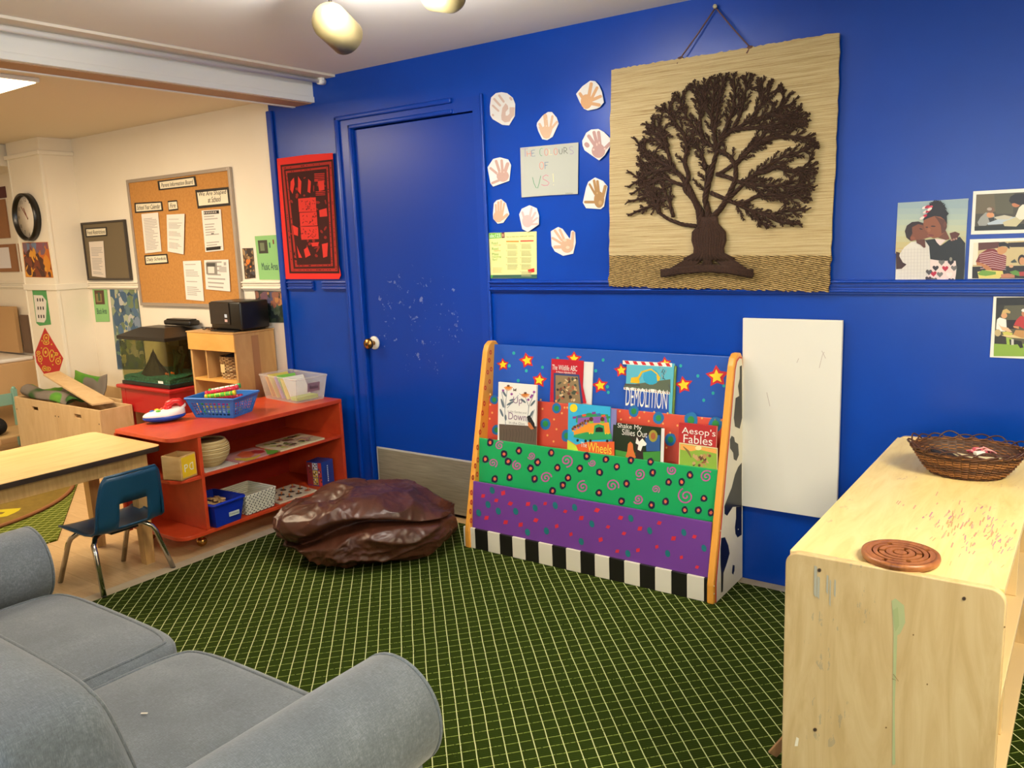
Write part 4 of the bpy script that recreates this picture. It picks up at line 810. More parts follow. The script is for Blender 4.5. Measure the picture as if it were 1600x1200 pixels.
pp([(440,580),(480,500),(540,440),(700,430),(1000,480),(1000,640),(600,640),(530,600)], 'B03030'); pp([(430,590),(520,600),(520,640),(440,620)], 'C88858'); pp(ellp(610, 400, 50, 50), 'B87850'); pp(ellp(600, 350, 42, 26), 'E8E4DC'); pp([(400,800),(440,800),(440,890),(400,890)], 'C8C4BC')
o = m.build('photo_poster'); tag(o, 'white bordered photo poster of two people at an outdoor table, below the rail', 'poster', 'photo posters on the blue wall')

# ================================================================== SOFA
n = NT('grey_chambray', 0.95); v = n.mapping((1, 1, 1)); a = n.noise(n.mapping((400, 60, 60)), 1.5, 3, 0.7); b = n.noise(n.mapping((60, 400, 60)), 1.5, 3, 0.7); c = n.noise(v, 7, 4, 0.6)
mx = n.math('ADD', n.math('MULTIPLY', a, 0.5), n.math('MULTIPLY', b, 0.5)); f = n.math('ADD', n.math('MULTIPLY', mx, 0.75), n.math('MULTIPLY', c, 0.25))
n.color(n.ramp(f, [(0.32, '4E545A'), (0.5, '656D74'), (0.68, '848C94')])); n.bump(mx, 0.3, 0.002); n.b.inputs['Sheen Weight'].default_value = 0.25; FAB = n.m
def puffbox(m, lo, hi, mt, p=6, puff=(0, 0, 0.02), cuts=12, lean=None):
    lo, hi = Vector(lo), Vector(hi); c = (lo+hi)/2; h = (hi-lo)/2; b = bmesh.new(); bmesh.ops.create_cube(b, size=2)
    bmesh.ops.subdivide_edges(b, edges=b.edges[:], cuts=cuts, use_grid_fill=True)
    for v in b.verts: v.co = pmap(v.co, c, h, p, puff, lean)
    m.bm(b, mt, True)
def pmap(q, c, h, p, puff, lean=None):
    q = Vector([math.copysign(math.sin(abs(x)*math.pi/2)**0.8, x) if abs(x) < 1 else x for x in q])
    nn = (abs(q.x)**p+abs(q.y)**p+abs(q.z)**p)**(1/p); q = q/nn
    w = ((1-q.y**2)*(1-q.z**2), (1-q.x**2)*(1-q.z**2), (1-q.x**2)*(1-q.y**2))
    r = Vector((c.x+q.x*h.x+math.copysign(puff[0]*w[0], q.x)*(abs(q.x) > .01), c.y+q.y*h.y+math.copysign(puff[1]*w[1], q.y)*(abs(q.y) > .01), c.z+q.z*h.z+math.copysign(puff[2]*w[2], q.z)*(abs(q.z) > .01)))
    if lean: r = lean(r)
    return r
def piping(m, lo, hi, z, p, puff, r, mt, lean=None, ax='z'):
    lo, hi = Vector(lo), Vector(hi); c = (lo+hi)/2; h = (hi-lo)/2; pts = []
    for k in range(64):
        a = 2*math.pi*k/64; x, y = math.cos(a), math.sin(a); s_ = max(abs(x), abs(y)); x, y = x/s_, y/s_
        pts.append(pmap(Vector((x, y, z)) if ax == 'z' else (Vector((x, z, y))), c, h, p, puff, lean))
    m.tube(pts, r, mt, 6, closed=True)
t = thing('sofa', 'grey two seat fabric sofa with rolled arms seen from behind in the foreground', 'sofa', (-2.02, -2.5, 0.008))
AR = 0.125
for nm, xc in (('l', -2.845), ('r', -1.200)):
    m = MB(); ya, yb_ = -2.055, -2.98; prof = []
    s_ = 1 if xc > -2 else -1
    for k in range(24):
        a = -0.55*math.pi*1+ (2*math.pi-0.5)*k/23; prof.append((xc+AR*math.cos(a), 0.458+AR*math.sin(a)))
    # roll
    m.M = Matrix.Translation((xc, ya, 0.458)) @ Matrix.Rotation(R(90), 4, 'X')
    L_ = ya-yb_
    m.lathe([(0.0, -0.004), (0.06, -0.003), (AR-0.014, 0.001), (AR-0.004, 0.006), (AR, 0.016), (AR+0.001, 0.2), (AR-0.001, 0.5), (AR, L_-0.02), (AR-0.01, L_), (0, L_)], FAB, 40)
    m.M = Matrix(); m.tube([(xc+(AR-0.004)*math.cos(2*math.pi*k/48), ya-0.006, 0.458+(AR-0.004)*math.sin(2*math.pi*k/48)) for k in range(48)], 0.0055, FAB, 6, closed=True)
    m.box((xc-s_*0.095 if s_ > 0 else xc-0.075, yb_, 0.07), (xc+0.075 if s_ > 0 else xc+0.095, ya-0.012, 0.45), FAB, 0.012, 3); m.build('arm', t)
m = MB(); m.box((-2.78, -2.96, 0.07), (-1.27, -2.085, 0.262), FAB, 0.02, 3); m.build('base', t)
m = MB(); m.box((-2.80, -2.99, 0.24), (-1.25, -2.83, 0.70), FAB, 0.05, 4); m.build('back_frame', t)
for x0, x1 in ((-2.722, -2.012), (-2.006, -1.318)):
    m = MB(); lo, hi = (x0, -2.78, 0.255), (x1, -2.035, 0.402); pf_ = (0.004, 0.008, 0.022); puffbox(m, lo, hi, FAB, 7, pf_, 14); piping(m, lo, hi, 0.90, 7, pf_, 0.005, FAB); m.build('seat_cushion', t)
for x0, x1 in ((-2.705, -2.010), (-2.000, -1.330)):
    def lean(r): r.y -= (r.z-0.42)*0.25; return r
    m = MB(); lo, hi = (x0, -2.73, 0.405), (x1, -2.535, 0.742); pf_ = (0.008, 0.035, 0.016); puffbox(m, lo, hi, FAB, 8, pf_, 14, lean); piping(m, lo, hi, 0.90, 8, pf_, 0.005, FAB, lean, 'y'); piping(m, lo, hi, -0.90, 8, pf_, 0.005, FAB, lean, 'y'); m.build('back_cushion', t)
for x in (-2.86, -1.185):
    for y in (-2.12, -2.90): m = MB(); m.lathe([(0.02, 0), (0.028, 0.066)], mat('3A2A1C', .4), 16, c=(x, y, 0.008)); m.build('leg', t)
m = MB(); m.M = Matrix.Translation((-1.72, -2.35, 0.4265)) @ Matrix.Rotation(0.6, 4, 'Z'); m.box((-0.008, -0.0025, 0), (0.008, 0.0025, 0.002), mat('EFE8DC', .8), 0.001); o = m.build('paper_scrap'); tag(o, 'tiny white paper scrap lying on the nearer seat cushion of the grey sofa', 'scrap')

# ================================================================== BEAN BAG
n = NT('brown_vinyl', 0.36); v = n.mapping((1, 1, 1)); a = n.noise(v, 9, 6, 0.6); n.color(n.ramp(a, [(0.3, '3C1F14'), (0.7, '542E1F')])); n.bump(n.noise(v, 40, 5, 0.55, 0.8), 0.22, 0.006); VIN = n.m
b = bmesh.new(); bmesh.ops.create_icosphere(b, subdivisions=7, radius=1)
BC = Vector((-2.812, -0.562, 0.0)); ex = Vector((0.686, 0.727, 0)); ey = Vector((-0.727, 0.686, 0))   # ex: rightwards as seen, ey: away from the camera
def sm(a, b_, x): t_ = max(0, min(1, (x-a)/(b_-a))); return t_*t_*(3-2*t_)
def ridge(p, k, sd): return 1-2*abs(noise.noise(p*k+Vector((sd, sd*1.7, -sd))))
for v in b.verts:
    d = v.co.normalized(); X, Y, Z = d.x, d.y, d.z
    az = math.atan2(X, -Y); front = sm(-2.0, -1.25, -abs(az-0.05))
    zc = 0.14+0.05*math.cos(az*1.3-.2)-0.26*sm(-0.4, -1.3, az)+0.07*math.sin(az*3.6+1)
    dd = Z-zc; wd_ = 0.045+0.10*math.exp(-((az+0.25)/0.40)**2)
    crease = math.exp(-(dd/wd_)**2)*front; dp = 0.16+0.24*math.exp(-((az+0.25)/0.5)**2)-0.08*sm(.5, 1.2, az)
    up_ = sm(0.0, 0.22, dd); lo_ = 1-sm(-0.25, 0.0, dd)
    r_ = 1.0-dp*crease
    lft = sm(-0.4, -1.5, az)*(1 if az < 0 else 0)
    r_ *= 1+0.09*lft*up_-0.05*lft*lo_
    r_ *= 1+0.05*math.exp(-((az-0.2)/0.8)**2)*lo_
    hx = math.copysign(abs(X)**0.92, X)
    p = ex*(hx*0.405*r_)+ey*(Y*0.315*r_)
    zz = 0.150+0.150*math.copysign(abs(Z)**0.72, Z)
    if Z > 0: zz += 0.018*math.exp(-(((X+0.35)/0.35)**2))*sm(0, .6, Z)-0.030*sm(0.15, 0.95, X)*sm(0, .4, Z)
    zz -= 0.050*math.exp(-(((X+0.45)/0.17)**2+((Y+0.20)/0.14)**2))*sm(.2, .6, Z)
    P_ = BC+p+Vector((0, 0, zz))
    nrm = (ex*X/0.4+ey*Y/0.32+Vector((0, 0, Z/0.18))).normalized()
    q = Vector((P_.dot(ex), P_.dot(ey), P_.z*1.5))
    w = noise.noise(q*3.2+Vector((3, 1, 7)))*0.034
    warp = Vector((noise.noise(q*4), noise.noise(q*4+Vector((5, 5, 5))), noise.noise(q*4+Vector((9, 2, 4)))))*0.10
    qa = q+warp
    w += 0.024*(max(0, ridge(Vector((qa.x*.7, qa.y, qa.z)), 5.5, 1.3))**2-0.3)
    w += 0.009*(max(0, ridge(qa, 12, 4.1))**2-0.3)*(0.5+0.7*sm(.45, -.3, Z) if Z < .45 else .5)
    w += 0.0035*(max(0, ridge(qa, 26, 2.2))-0.3)*(1+1.2*crease)
    P_ += nrm*w
    P_.z = max(0.010+0.002*max(0, -Z), P_.z+0.004); v.co = P_
m = MB(); m.bm(b, VIN, True)
o = m.build('bean_bag', loc=(BC.x, BC.y, 0)); tag(o, 'slumped dark brown vinyl bean bag on the green carpet in front of the door', 'bean bag')

# ================================================================== NEAR WOODEN CABINET
n = NT('birch_ply_lit', 0.38); v = n.mapping((1, 1, 1)); a = n.noise(n.mapping((7, 1.0, 7)), 3, 6, 0.6, 1.8); base = n.ramp(a, [(0.25, 'E2C47C'), (0.5, 'EED490'), (0.8, 'F6E2A6')])  # top's birch paler and yellower: overhead lamp's brightness put into the colour
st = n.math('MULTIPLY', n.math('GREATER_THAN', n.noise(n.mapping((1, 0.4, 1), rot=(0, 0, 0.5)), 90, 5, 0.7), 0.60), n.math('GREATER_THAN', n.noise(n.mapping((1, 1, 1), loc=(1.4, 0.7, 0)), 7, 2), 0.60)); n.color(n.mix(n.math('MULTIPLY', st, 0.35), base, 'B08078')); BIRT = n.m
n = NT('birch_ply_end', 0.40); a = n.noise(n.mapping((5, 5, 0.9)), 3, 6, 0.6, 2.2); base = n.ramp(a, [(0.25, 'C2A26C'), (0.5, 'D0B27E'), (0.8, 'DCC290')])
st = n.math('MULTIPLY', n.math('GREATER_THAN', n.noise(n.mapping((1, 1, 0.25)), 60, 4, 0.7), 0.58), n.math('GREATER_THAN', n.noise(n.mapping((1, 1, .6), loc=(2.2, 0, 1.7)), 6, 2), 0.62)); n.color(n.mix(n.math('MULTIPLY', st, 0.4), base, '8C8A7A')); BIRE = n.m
PLY = mat('E2C590', 0.45)
t = thing('storage_cabinet', 'long low birch plywood shelf cabinet with a stained top, right foreground', 'cabinet', (-0.325, -0.87, 0.008))
CX0, CX1, CY0, CY1 = -0.540, -0.112, -1.482, -0.262
def rpanel(y0, y1, nm):
    m = MB(); r_ = 0.03; zt = 0.752; pts = [(CX0, y0, 0.008)]
    for k in range(7): a = math.pi-k*math.pi/12; pts.append((CX0+r_+r_*math.cos(a), y0, zt-r_+r_*math.sin(a)))
    for k in range(7): a = math.pi/2-k*math.pi/12; pts.append((CX1-r_+r_*math.cos(a), y0, zt-r_+r_*math.sin(a)))
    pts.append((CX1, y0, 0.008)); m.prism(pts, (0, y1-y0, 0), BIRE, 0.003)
    if nm == 'near':
        pf = plane((0, y0, 0), (0, -1, 0)); G = crop(1200, 620, 2.07)
        DKS = mat('3A2A1C', .5)
        for x, y in ((166,561),(634,653),(152,1077)): m.ell(pf, x, y, 7, 7, mat('8A6E4A', .5), 0.0006, G); m.ell(pf, x, y, 5, 5, DKS, 0.0010, G)
        GR = mat('B2B882', .6); m.poly(pf, [(400,660),(412,652),(440,675),(444,730),(428,765),(418,772),(414,900),(410,1000),(412,1190),(402,1190),(404,900),(406,760)], GR, 0.0005, G)
        m.poly(pf, [(404,690),(420,680),(424,740),(412,760)], mat('A6B078', .6), 0.0008, G)
        for x, y0_, y1_, w_ in ((150,545,650,9),(160,580,655,8),(190,575,640,6),(200,590,680,4),(215,590,650,5)): m.poly(pf, [(x,y0_),(x+w_,y0_+5),(x+w_-2,y1_),(x-2,y1_-10)], mat('B0AC98', .6), 0.0006, G)
        m.poly(pf, [(92,1100),(100,1105),(96,1130),(86,1130),(88,1118)], mat('F2E8CC', .6), 0.0005, G); m.stroke(pf, [(405,897),(422,920),(402,912)], 2, mat('8A7448', .6), 0.001, G)
        for x, y in ((382,1070),(515,930),(470,770),(765,745)): m.ell(pf, x, y, 3, 3, mat('8A6A3A', .6), 0.0006, G, n=7)
    m.build('side_panel', t)
rpanel(CY0, CY0+0.020, 'near'); rpanel(CY1-0.020, CY1, 'far')
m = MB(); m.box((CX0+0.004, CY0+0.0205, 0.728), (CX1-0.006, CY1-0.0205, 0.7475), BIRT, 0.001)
tpz = plane((0, 0, 0.7475), (0, 0, 1)); rnd = random.Random(12)
for k in range(150):
    px = rnd.gauss(1535, 50); py = rnd.gauss(828, 20)+(px-1535)*.2
    if px < 1380 or px > 1592: continue
    m.stroke(tpz, [(px, py), (px-rnd.uniform(1, 5), py+rnd.uniform(2, 8))], rnd.uniform(.8, 2.4), mat(rnd.choice(['D8A088', 'CC9080', 'DDB090', 'C08898', 'C8A070']), .6), 0.0003+k*0.000004)
m.build('top', t)
m = MB(); m.box((CX0+0.006, CY0+0.0205, 0.10), (CX0+0.014, CY1-0.0205, 0.727), PLY); m.build('back_panel', t)
m = MB(); m.box((CX0+0.0145, CY0+0.0205, 0.395), (CX1-0.012, CY1-0.0205, 0.412), PLY, 0.002); m.build('shelf', t)
m = MB(); m.box((CX0+0.0145, CY0+0.0205, 0.085), (CX1-0.006, CY1-0.0205, 0.103), PLY, 0.002); m.box((CX0+0.03, CY0+0.0205, 0.02), (CX0+0.045, CY1-0.0205, 0.084), PLY); m.build('shelf', t)
for y in (-1.08, -0.66): m = MB(); m.box((CX0+0.0145, y, 0.4125), (CX1-0.03, y+0.015, 0.7275), PLY, 0.002); m.build('divider', t)
m = MB(); m.box((CX0+0.0145, -0.88, 0.1035), (CX1-0.03, -0.865, 0.3945), PLY, 0.002); m.build('divider', t)
# wooden strip leaning behind it
m = MB(); a = Vector((-0.672, -1.165, 0.012)); u_ = Vector((0.125, 0.05, 0.19)).normalized()
WS = wood('worn_strip', [(0.3, '8A6440'), (0.7, 'AD8458')], (8, 8, 1))
w_ = Vector((0.0, -1, 0)).cross(u_).cross(u_); w_ = Vector((0.62, 0.5, -0.55)); w_ = (w_-u_*w_.dot(u_)).normalized()
m.prism([a, a+w_*0.028, a+w_*0.028+u_*0.155, a+u_*0.155], u_.cross(w_).normalized()*0.008, WS, 0.0015)
mn = min(v.z for v in m.v); m.v = [v+Vector((0, 0, 0.0085-mn)) for v in m.v]
o = m.build('wooden_strip'); tag(o, 'short worn wooden slat with a hole leaning at the foot of the near cabinet', 'slat')
# labyrinth
n = NT('dark_game_wood', 0.35); a = n.noise(n.mapping((12, 3, 3)), 3, 5, .6, 1.5); n.color(n.ramp(a, [(0.3, '7A4422'), (0.7, 'A96A3A')])); GW = n.m; GD = mat('2A140A', .6)
t = thing('labyrinth_game', 'round wooden labyrinth game board on the near end of the cabinet', 'game', (-0.318, -1.405, 0.7525))
m = MB(); c0 = (-0.318, -1.405, 0.7478); m.lathe([(0.070, 0), (0.076, 0.004), (0.0785, 0.012), (0.077, 0.018), (0.0682, 0.018), (0.0682, 0.0105), (0, 0.0105)], GW, 64, True, c0)
m.lathe([(0.0681, 0.0108), (0.0, 0.0108)], GD, 64, False, c0)
m.build('base', t); m = MB()
def ring(r0, r1, a0, a1, z0=0.0105, z1=0.0182):
    K_ = max(6, int((a1-a0)/0.12)); vs = []; fs = []
    for k in range(K_+1):
        a = a0+(a1-a0)*k/K_
        for r_, z in ((r0, z0), (r1, z0), (r1, z1), (r0, z1)): vs.append((c0[0]+r_*math.cos(a), c0[1]+r_*math.sin(a), c0[2]+z))
    for k in range(K_):
        for j in range(4): fs.append((k*4+j, k*4+(j+1) % 4, (k+1)*4+(j+1) % 4, (k+1)*4+j))
    fs.append((3, 2, 1, 0)); fs.append((K_*4, K_*4+1, K_*4+2, K_*4+3)); m.add(vs, fs, GW)
for r0, r1, gaps in ((0.0, 0.0125, []), (0.0165, 0.0285, [1.3]), (0.032, 0.0425, [3.3, 0.2]), (0.046, 0.0545, [2.2, 5.2]), (0.0575, 0.0682, [0.7, 4.4])):
    if not gaps: ring(r0, r1, 0, 2*math.pi); continue
    g = 0.005/r1*1.0; gs = sorted(gaps)
    for i, g0 in enumerate(gs):
        g1 = gs[(i+1) % len(gs)]+(2*math.pi if i == len(gs)-1 else 0); ring(r0, r1, g0+g, g1-g)
m.build('track', t)
# wicker basket
WK = [mat('6E4220', .6), mat('42240F', .6), mat('8E5A2A', .6), mat('5E381C', .55)]
WKD = mat('45241A', .45)
def wicker(nm, label, cat, c, rb, rt_, h, sx, sy, ns, rows, rr_, group=None, rim=True, mats=WK):
    t = thing(nm, label, cat, c, group); c = Vector(c); m = MB(); rnd = random.Random(3)
    def rad_(z): f = z/h; return rb+(rt_-rb)*(f**0.75)
    for k in range(ns):
        a = 2*math.pi*k/ns; m.tube([c+Vector((rad_(z)*math.cos(a)*sx, rad_(z)*math.sin(a)*sy, z)) for z in [h*j/6 for j in range(7)]], rr_*1.05, mats[1], 5)
    for j in range(rows):
        z = rr_+(h-2*rr_)*j/(rows-1); P_ = []
        for k in range(ns*4): a = 2*math.pi*k/(ns*4); r_ = rad_(z)+rr_*1.15*math.sin(math.pi*(k/4.0)*2/2+math.pi*j)*1.0; P_.append(c+Vector((r_*math.cos(a)*sx, r_*math.sin(a)*sy, z+rnd.uniform(-.0006, .0006))))
        m.tube(P_, rr_*rnd.uniform(.85, 1.1), rnd.choice(mats), 5, closed=True)
    m.lathe([(rad_(h*j/8)-rr_*.4, h*j/8) for j in range(9)]+[(rad_(h*j/8)-rr_*1.0, h*j/8) for j in range(8, -1, -1)]+[(0, 0.002)], mats[1], 48, True, c, sx, sy); m.build('weave', t)
    if rim:
        m = MB(); N_ = 22
        for k in range(N_):
            a0 = 2*math.pi*k/N_; P_ = []
            for j in range(9): f = j/8; a = a0+f*2*math.pi/N_*1.9; z = h-0.004+(0.019+0.005*math.sin(k*2.3))*math.sin(math.pi*f); r_ = rt_*(1.0+0.07*math.sin(math.pi*f))+0.002*math.sin(f*6); P_.append(c+Vector((r_*math.cos(a)*sx, r_*math.sin(a)*sy, z)))
            m.tube(P_, rr_*1.1, WKD, 5)
        for o_ in (0, math.pi): m.tube([c+Vector(((rt_+0.003*math.cos(k*0.9+o_))*math.cos(2*math.pi*k/90)*sx, (rt_+0.003*math.cos(k*.9+o_))*math.sin(2*math.pi*k/90)*sy, h+0.003*math.sin(k*0.9+o_))) for k in range(90)], rr_*1.2, mats[3], 5, closed=True)
        m.build('rim', t)
    return t
wicker('wicker_basket', 'dark brown wicker basket with a looped rim on the far end of the birch cabinet', 'basket', (-0.288, -0.640, 0.7476), 0.080, 0.129, 0.074, 1.12, 0.92, 40, 19, 0.0021)
# things in the basket
bc = Vector((-0.288, -0.640, 0.7476))
m = MB(); m.M = Matrix.Translation(bc+Vector((-0.035, -0.01, 0.040))) @ Matrix.Rotation(0.3, 4, 'Z') @ Matrix.Rotation(0.25, 4, 'Y'); m.box((-0.055, -0.04, 0), (0.035, 0.045, 0.012), mat('1E1C20', .7), 0.004); o = m.build('cloth_pouch'); tag(o, 'flat black pouch lying in the left of the dark wicker basket', 'pouch')
m = MB(); rnd = random.Random(9)
CRM = mat('D8CBA4', .7)
for k in range(6): m.M = Matrix.Translation(bc+Vector((0.012+k*0.008, -0.005-k*0.003, 0.046+k*0.0012))) @ Matrix.Rotation(-0.5+k*0.12, 4, 'Z'); m.box((-0.050, -0.010, 0), (0.055, 0.010, 0.006), CRM, 0.002)
o = m.build('paper_strips'); tag(o, 'cream folded strips in the middle of the dark wicker basket', 'strips')
m = MB(); b0 = bc+Vector((0.035, 0.035, 0.056))
for k in range(5): P_ = [b0+Vector((0.022*math.cos(a)+rnd.uniform(-.006, .006)+k*0.006-0.015, 0.014*math.sin(a)+rnd.uniform(-.004, .004), 0.006*math.sin(a*2+k)+k*0.002)) for a in [2*math.pi*j/14 for j in range(14)]]; m.tube(P_, 0.0022, mat(['D86A78', 'E8A0A0', 'C84858'][k % 3], .6), 5, closed=True)
o = m.build('pink_string'); tag(o, 'tangle of pink cord on top of the heap in the dark wicker basket', 'cord')
m = MB(); m.M = Matrix.Translation(bc+Vector((0.03, 0.015, 0.055))) @ Matrix.Rotation(0.8, 4, 'Z'); m.box((-0.014, -0.008, 0), (0.014, 0.008, 0.010), mat('F0EEE8', .4), 0.002); m.box((0.015, -0.007, 0), (0.028, 0.007, 0.012), mat('1E1C20', .4), 0.002); o = m.build('toy_piece'); tag(o, 'small black and white toy piece among the pink cord in the wicker basket', 'toy')
m = MB()
for k in range(30):
    a = rnd.uniform(0, 6.28); r_ = rnd.uniform(0, 0.075); m.M = Matrix.Translation(bc+Vector((r_*math.cos(a)*1.1, r_*math.sin(a)*.9, 0.002+rnd.uniform(0, 0.034)))) @ Matrix.Rotation(rnd.uniform(0, 3), 4, 'Z') @ Matrix.Rotation(rnd.uniform(-.4, .4), 4, 'X')
    m.box((-0.022, -0.008, 0), (0.022, 0.008, 0.004), mat(rnd.choice(['8A8468', 'B8A888', '4A4438', 'C8BCA0', '6E6650']), .7), 0.001)
o = m.build('craft_scraps'); tag(o, 'heap of grey and tan craft scraps filling the bottom of the wicker basket', 'scraps'); o['kind'] = 'stuff'

# ================================================================== WOODEN TABLE AND CHILD CHAIR
n = NT('table_maple', 0.32); a = n.noise(n.mapping((9, 0.9, 1)), 3, 6, 0.6, 1.2); n.color(n.ramp(a, [(0.3, 'E2B673'), (0.7, 'F2CC90')])); MAP = n.m
LEGW = wood('table_leg_wood', [(0.3, 'B48A50'), (0.7, 'CDA468')], (10, 10, 1))
t = thing('activity_table', 'light maple topped wooden children table in front of the red shelf', 'table', (-3.86, -1.74, 0))
m = MB(); r_ = 0.03; pts = []
TX0, TX1, TY0, TY1 = -4.165, -3.555, -2.36, -1.142
for cx_, cy_, a0 in ((TX1-r_, TY1-r_, 0), (TX0+r_, TY1-r_, 90), (TX0+r_, TY0+r_, 180), (TX1-r_, TY0+r_, 270)):
    for k in range(6): a = R(a0+k*18); pts.append((cx_+r_*math.cos(a), cy_+r_*math.sin(a)))
m.prism([(x, y, 0.5675) for x, y in pts], (0, 0, 0.0025), MAP); m.prism([(x, y, 0.545) for x, y in pts], (0, 0, 0.0224), mat('2A1A10', .5)); m.build('tabletop', t)
m = MB(); ins = 0.05
for lo, hi in (((TX0+ins, TY0+ins, 0.475), (TX0+ins+0.02, TY1-ins, 0.5445)), ((TX1-ins-0.02, TY0+ins, 0.475), (TX1-ins, TY1-ins, 0.5445)), ((TX0+ins+.021, TY0+ins, 0.475), (TX1-ins-.021, TY0+ins+0.02, 0.5445)), ((TX0+ins+.021, TY1-ins-0.02, 0.475), (TX1-ins-.021, TY1-ins, 0.5445))): m.box(lo, hi, LEGW, 0.001)
m.build('apron', t)
for x, y, z0 in ((TX1-0.085, TY1-0.085, 0), (TX0+0.085, TY1-0.085, 0), (TX1-0.085, TY0+0.085, 0.0), (TX0+0.085, TY0+0.085, 0.0)):
    m = MB(); s0, s1 = 0.022, 0.030; P_ = [(x-s0, y-s0, z0), (x+s0, y-s0, z0), (x+s0, y+s0, z0), (x-s0, y+s0, z0)]; Q_ = [(x-s1, y-s1, 0.5445), (x+s1, y-s1, 0.5445), (x+s1, y+s1, 0.5445), (x-s1, y+s1, 0.5445)]
    m.add(P_+Q_, [(3, 2, 1, 0), (4, 5, 6, 7), (0, 1, 5, 4), (1, 2, 6, 5), (2, 3, 7, 6), (3, 0, 4, 7)], LEGW); m.build('leg', t)
# chair
CB_ = mat('14425E', 0.38); t = thing('child_chair', 'small blue plastic school chair with chrome legs, its back to the carpet', 'chair', (-3.54, -1.41, 0))
prof = [(-3.715, 0.268), (-3.700, 0.276), (-3.66, 0.278), (-3.58, 0.272), (-3.50, 0.266), (-3.455, 0.270), (-3.425, 0.290), (-3.408, 0.325), (-3.402, 0.36), (-3.398, 0.40), (-3.390, 0.44), (-3.380, 0.48), (-3.372, 0.51), (-3.368, 0.528)]
wid = [0.165, 0.175, 0.178, 0.172, 0.165, 0.160, 0.157, 0.155, 0.152, 0.148, 0.142, 0.136, 0.128, 0.115]
b = bmesh.new(); NU = 16; G_ = []
for i, (x, z) in enumerate(prof):
    row = []
    for j in range(NU+1):
        u = -1+2*j/NU; cx_ = 0.012*(u*u) if i > 6 else 0; cz_ = 0.010*abs(u)**3 if i <= 5 else 0
        row.append(b.verts.new((x-cx_*1.0-(0.012*u*u if 5 <= i <= 8 else 0), -1.405+u*wid[i], z+cz_)))
    G_.append(row)
for i in range(len(prof)-1):
    for j in range(NU):
        if 6 <= i <= 8 and 5 <= j <= 11: continue
        b.faces.new((G_[i][j], G_[i][j+1], G_[i+1][j+1], G_[i+1][j]))
bmesh.ops.recalc_face_normals(b, faces=b.faces[:]); bmesh.ops.solidify(b, geom=b.faces[:], thickness=0.006); m = MB(); m.bm(b, CB_, True)
# rolled edge
edge = [(prof[i][0], -1.405-wid[i], prof[i][1]) for i in range(len(prof))]+[(prof[-1][0]+0.001, -1.405+k*0.023*5-0.115, prof[-1][1]+0.004) for k in range(3)]+[(prof[i][0], -1.405+wid[i], prof[i][1]) for i in reversed(range(len(prof)))]
m.tube([(x-(0.012 if z > .3 else 0), y, z+(0.008 if z < .3 else 0)) for x, y, z in edge], 0.006, CB_, 8); m.build('shell', t)
def cleg(pts): m = MB(); m.tube(pts, 0.0115, CHROME, 14); m.ball(pts[-1], 0.0118, mat('2A2826', .5), 2, (1, 1, .5)); m.build('leg', t)
cleg([(-3.56, -1.46, 0.250), (-3.50, -1.53, 0.247), (-3.475, -1.555, 0.225), (-3.46, -1.558, 0.20), (-3.415, -1.568, 0.016)])
cleg([(-3.56, -1.35, 0.250), (-3.51, -1.30, 0.247), (-3.495, -1.270, 0.225), (-3.488, -1.258, 0.20), (-3.462, -1.210, 0.008)])
cleg([(-3.58, -1.46, 0.250), (-3.64, -1.53, 0.247), (-3.665, -1.555, 0.225), (-3.68, -1.562, 0.20), (-3.765, -1.580, 0.008)])
cleg([(-3.58, -1.35, 0.250), (-3.64, -1.30, 0.247), (-3.665, -1.290, 0.225), (-3.675, -1.287, 0.20), (-3.755, -1.285, 0.008)])
m = MB(); m.box((-3.66, -1.47, 0.245), (-3.48, -1.34, 0.262), mat('1A1A1C', .4), 0.004); m.build('seat_bracket', t)

# ================================================================== RED SHELF UNIT
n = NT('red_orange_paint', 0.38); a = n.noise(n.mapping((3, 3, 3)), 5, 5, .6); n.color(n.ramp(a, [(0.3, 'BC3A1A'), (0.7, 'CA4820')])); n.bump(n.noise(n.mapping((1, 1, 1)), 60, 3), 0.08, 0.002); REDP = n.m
n = NT('red_orange_paint_shaded', 0.45); a = n.noise(n.mapping((3, 3, 3)), 5, 5, .6); n.color(n.ramp(a, [(0.3, '8E1C0E'), (0.7, '9C2412')])); REDSHADE = n.m  # darker copy of the shelf paint, shade of the recess put into its colour
t = thing('toy_shelf', 'low orange red painted shelf unit on brass casters beside the blue wall', 'shelf', (-3.74, -0.60, 0))
SX0, SX1, SY0, SY1 = -3.985, -3.49, -1.132, -0.062
def endround(z0, z1, nm, y1, mt):
    r_ = 0.07; pts = [(SX0, y1), (SX1, y1)]
    for k in range(7): a = -k*math.pi/12; pts.append((SX1-r_+r_*math.cos(a), SY0+r_+r_*math.sin(a)))
    pts.append((SX0+0.01, SY0)); m = MB(); m.prism([(x, y, z0) for x, y in pts], (0, 0, z1-z0), mt, 0.003); m.build(nm, t)
endround(0.578, 0.600, 'top', SY1, REDP)
m = MB(); m.box((SX0+0.012, -0.975, 0.378), (SX1-0.002, SY1-0.022, 0.394), REDP, 0.002); m.build('shelf', t); endround(0.3745, 0.392, 'shelf', -0.9755-0.019, REDP)
endround(0.092, 0.112, 'bottom_board', SY1-0.0, REDP)
m = MB(); m.box((SX0+0.012, -0.9935, 0.1125), (SX1-0.001, -0.9755, 0.5775), REDP, 0.002); m.build('divider', t)
m = MB(); m.box((SX0, SY1-0.0205, 0.1125), (SX1-0.001, SY1-0.0005, 0.5775), REDP, 0.002); m.build('end_panel', t)
m = MB(); m.box((SX0, SY0+0.02, 0.1125), (SX0+0.0115, SY1-0.021, 0.5775), REDSHADE); m.build('back_panel', t)
m = MB(); m.box((SX0-0.02, SY0+0.01, 0.06), (SX0-0.001, SY0+0.04, 0.577), REDP, 0.002); m.build('post', t)
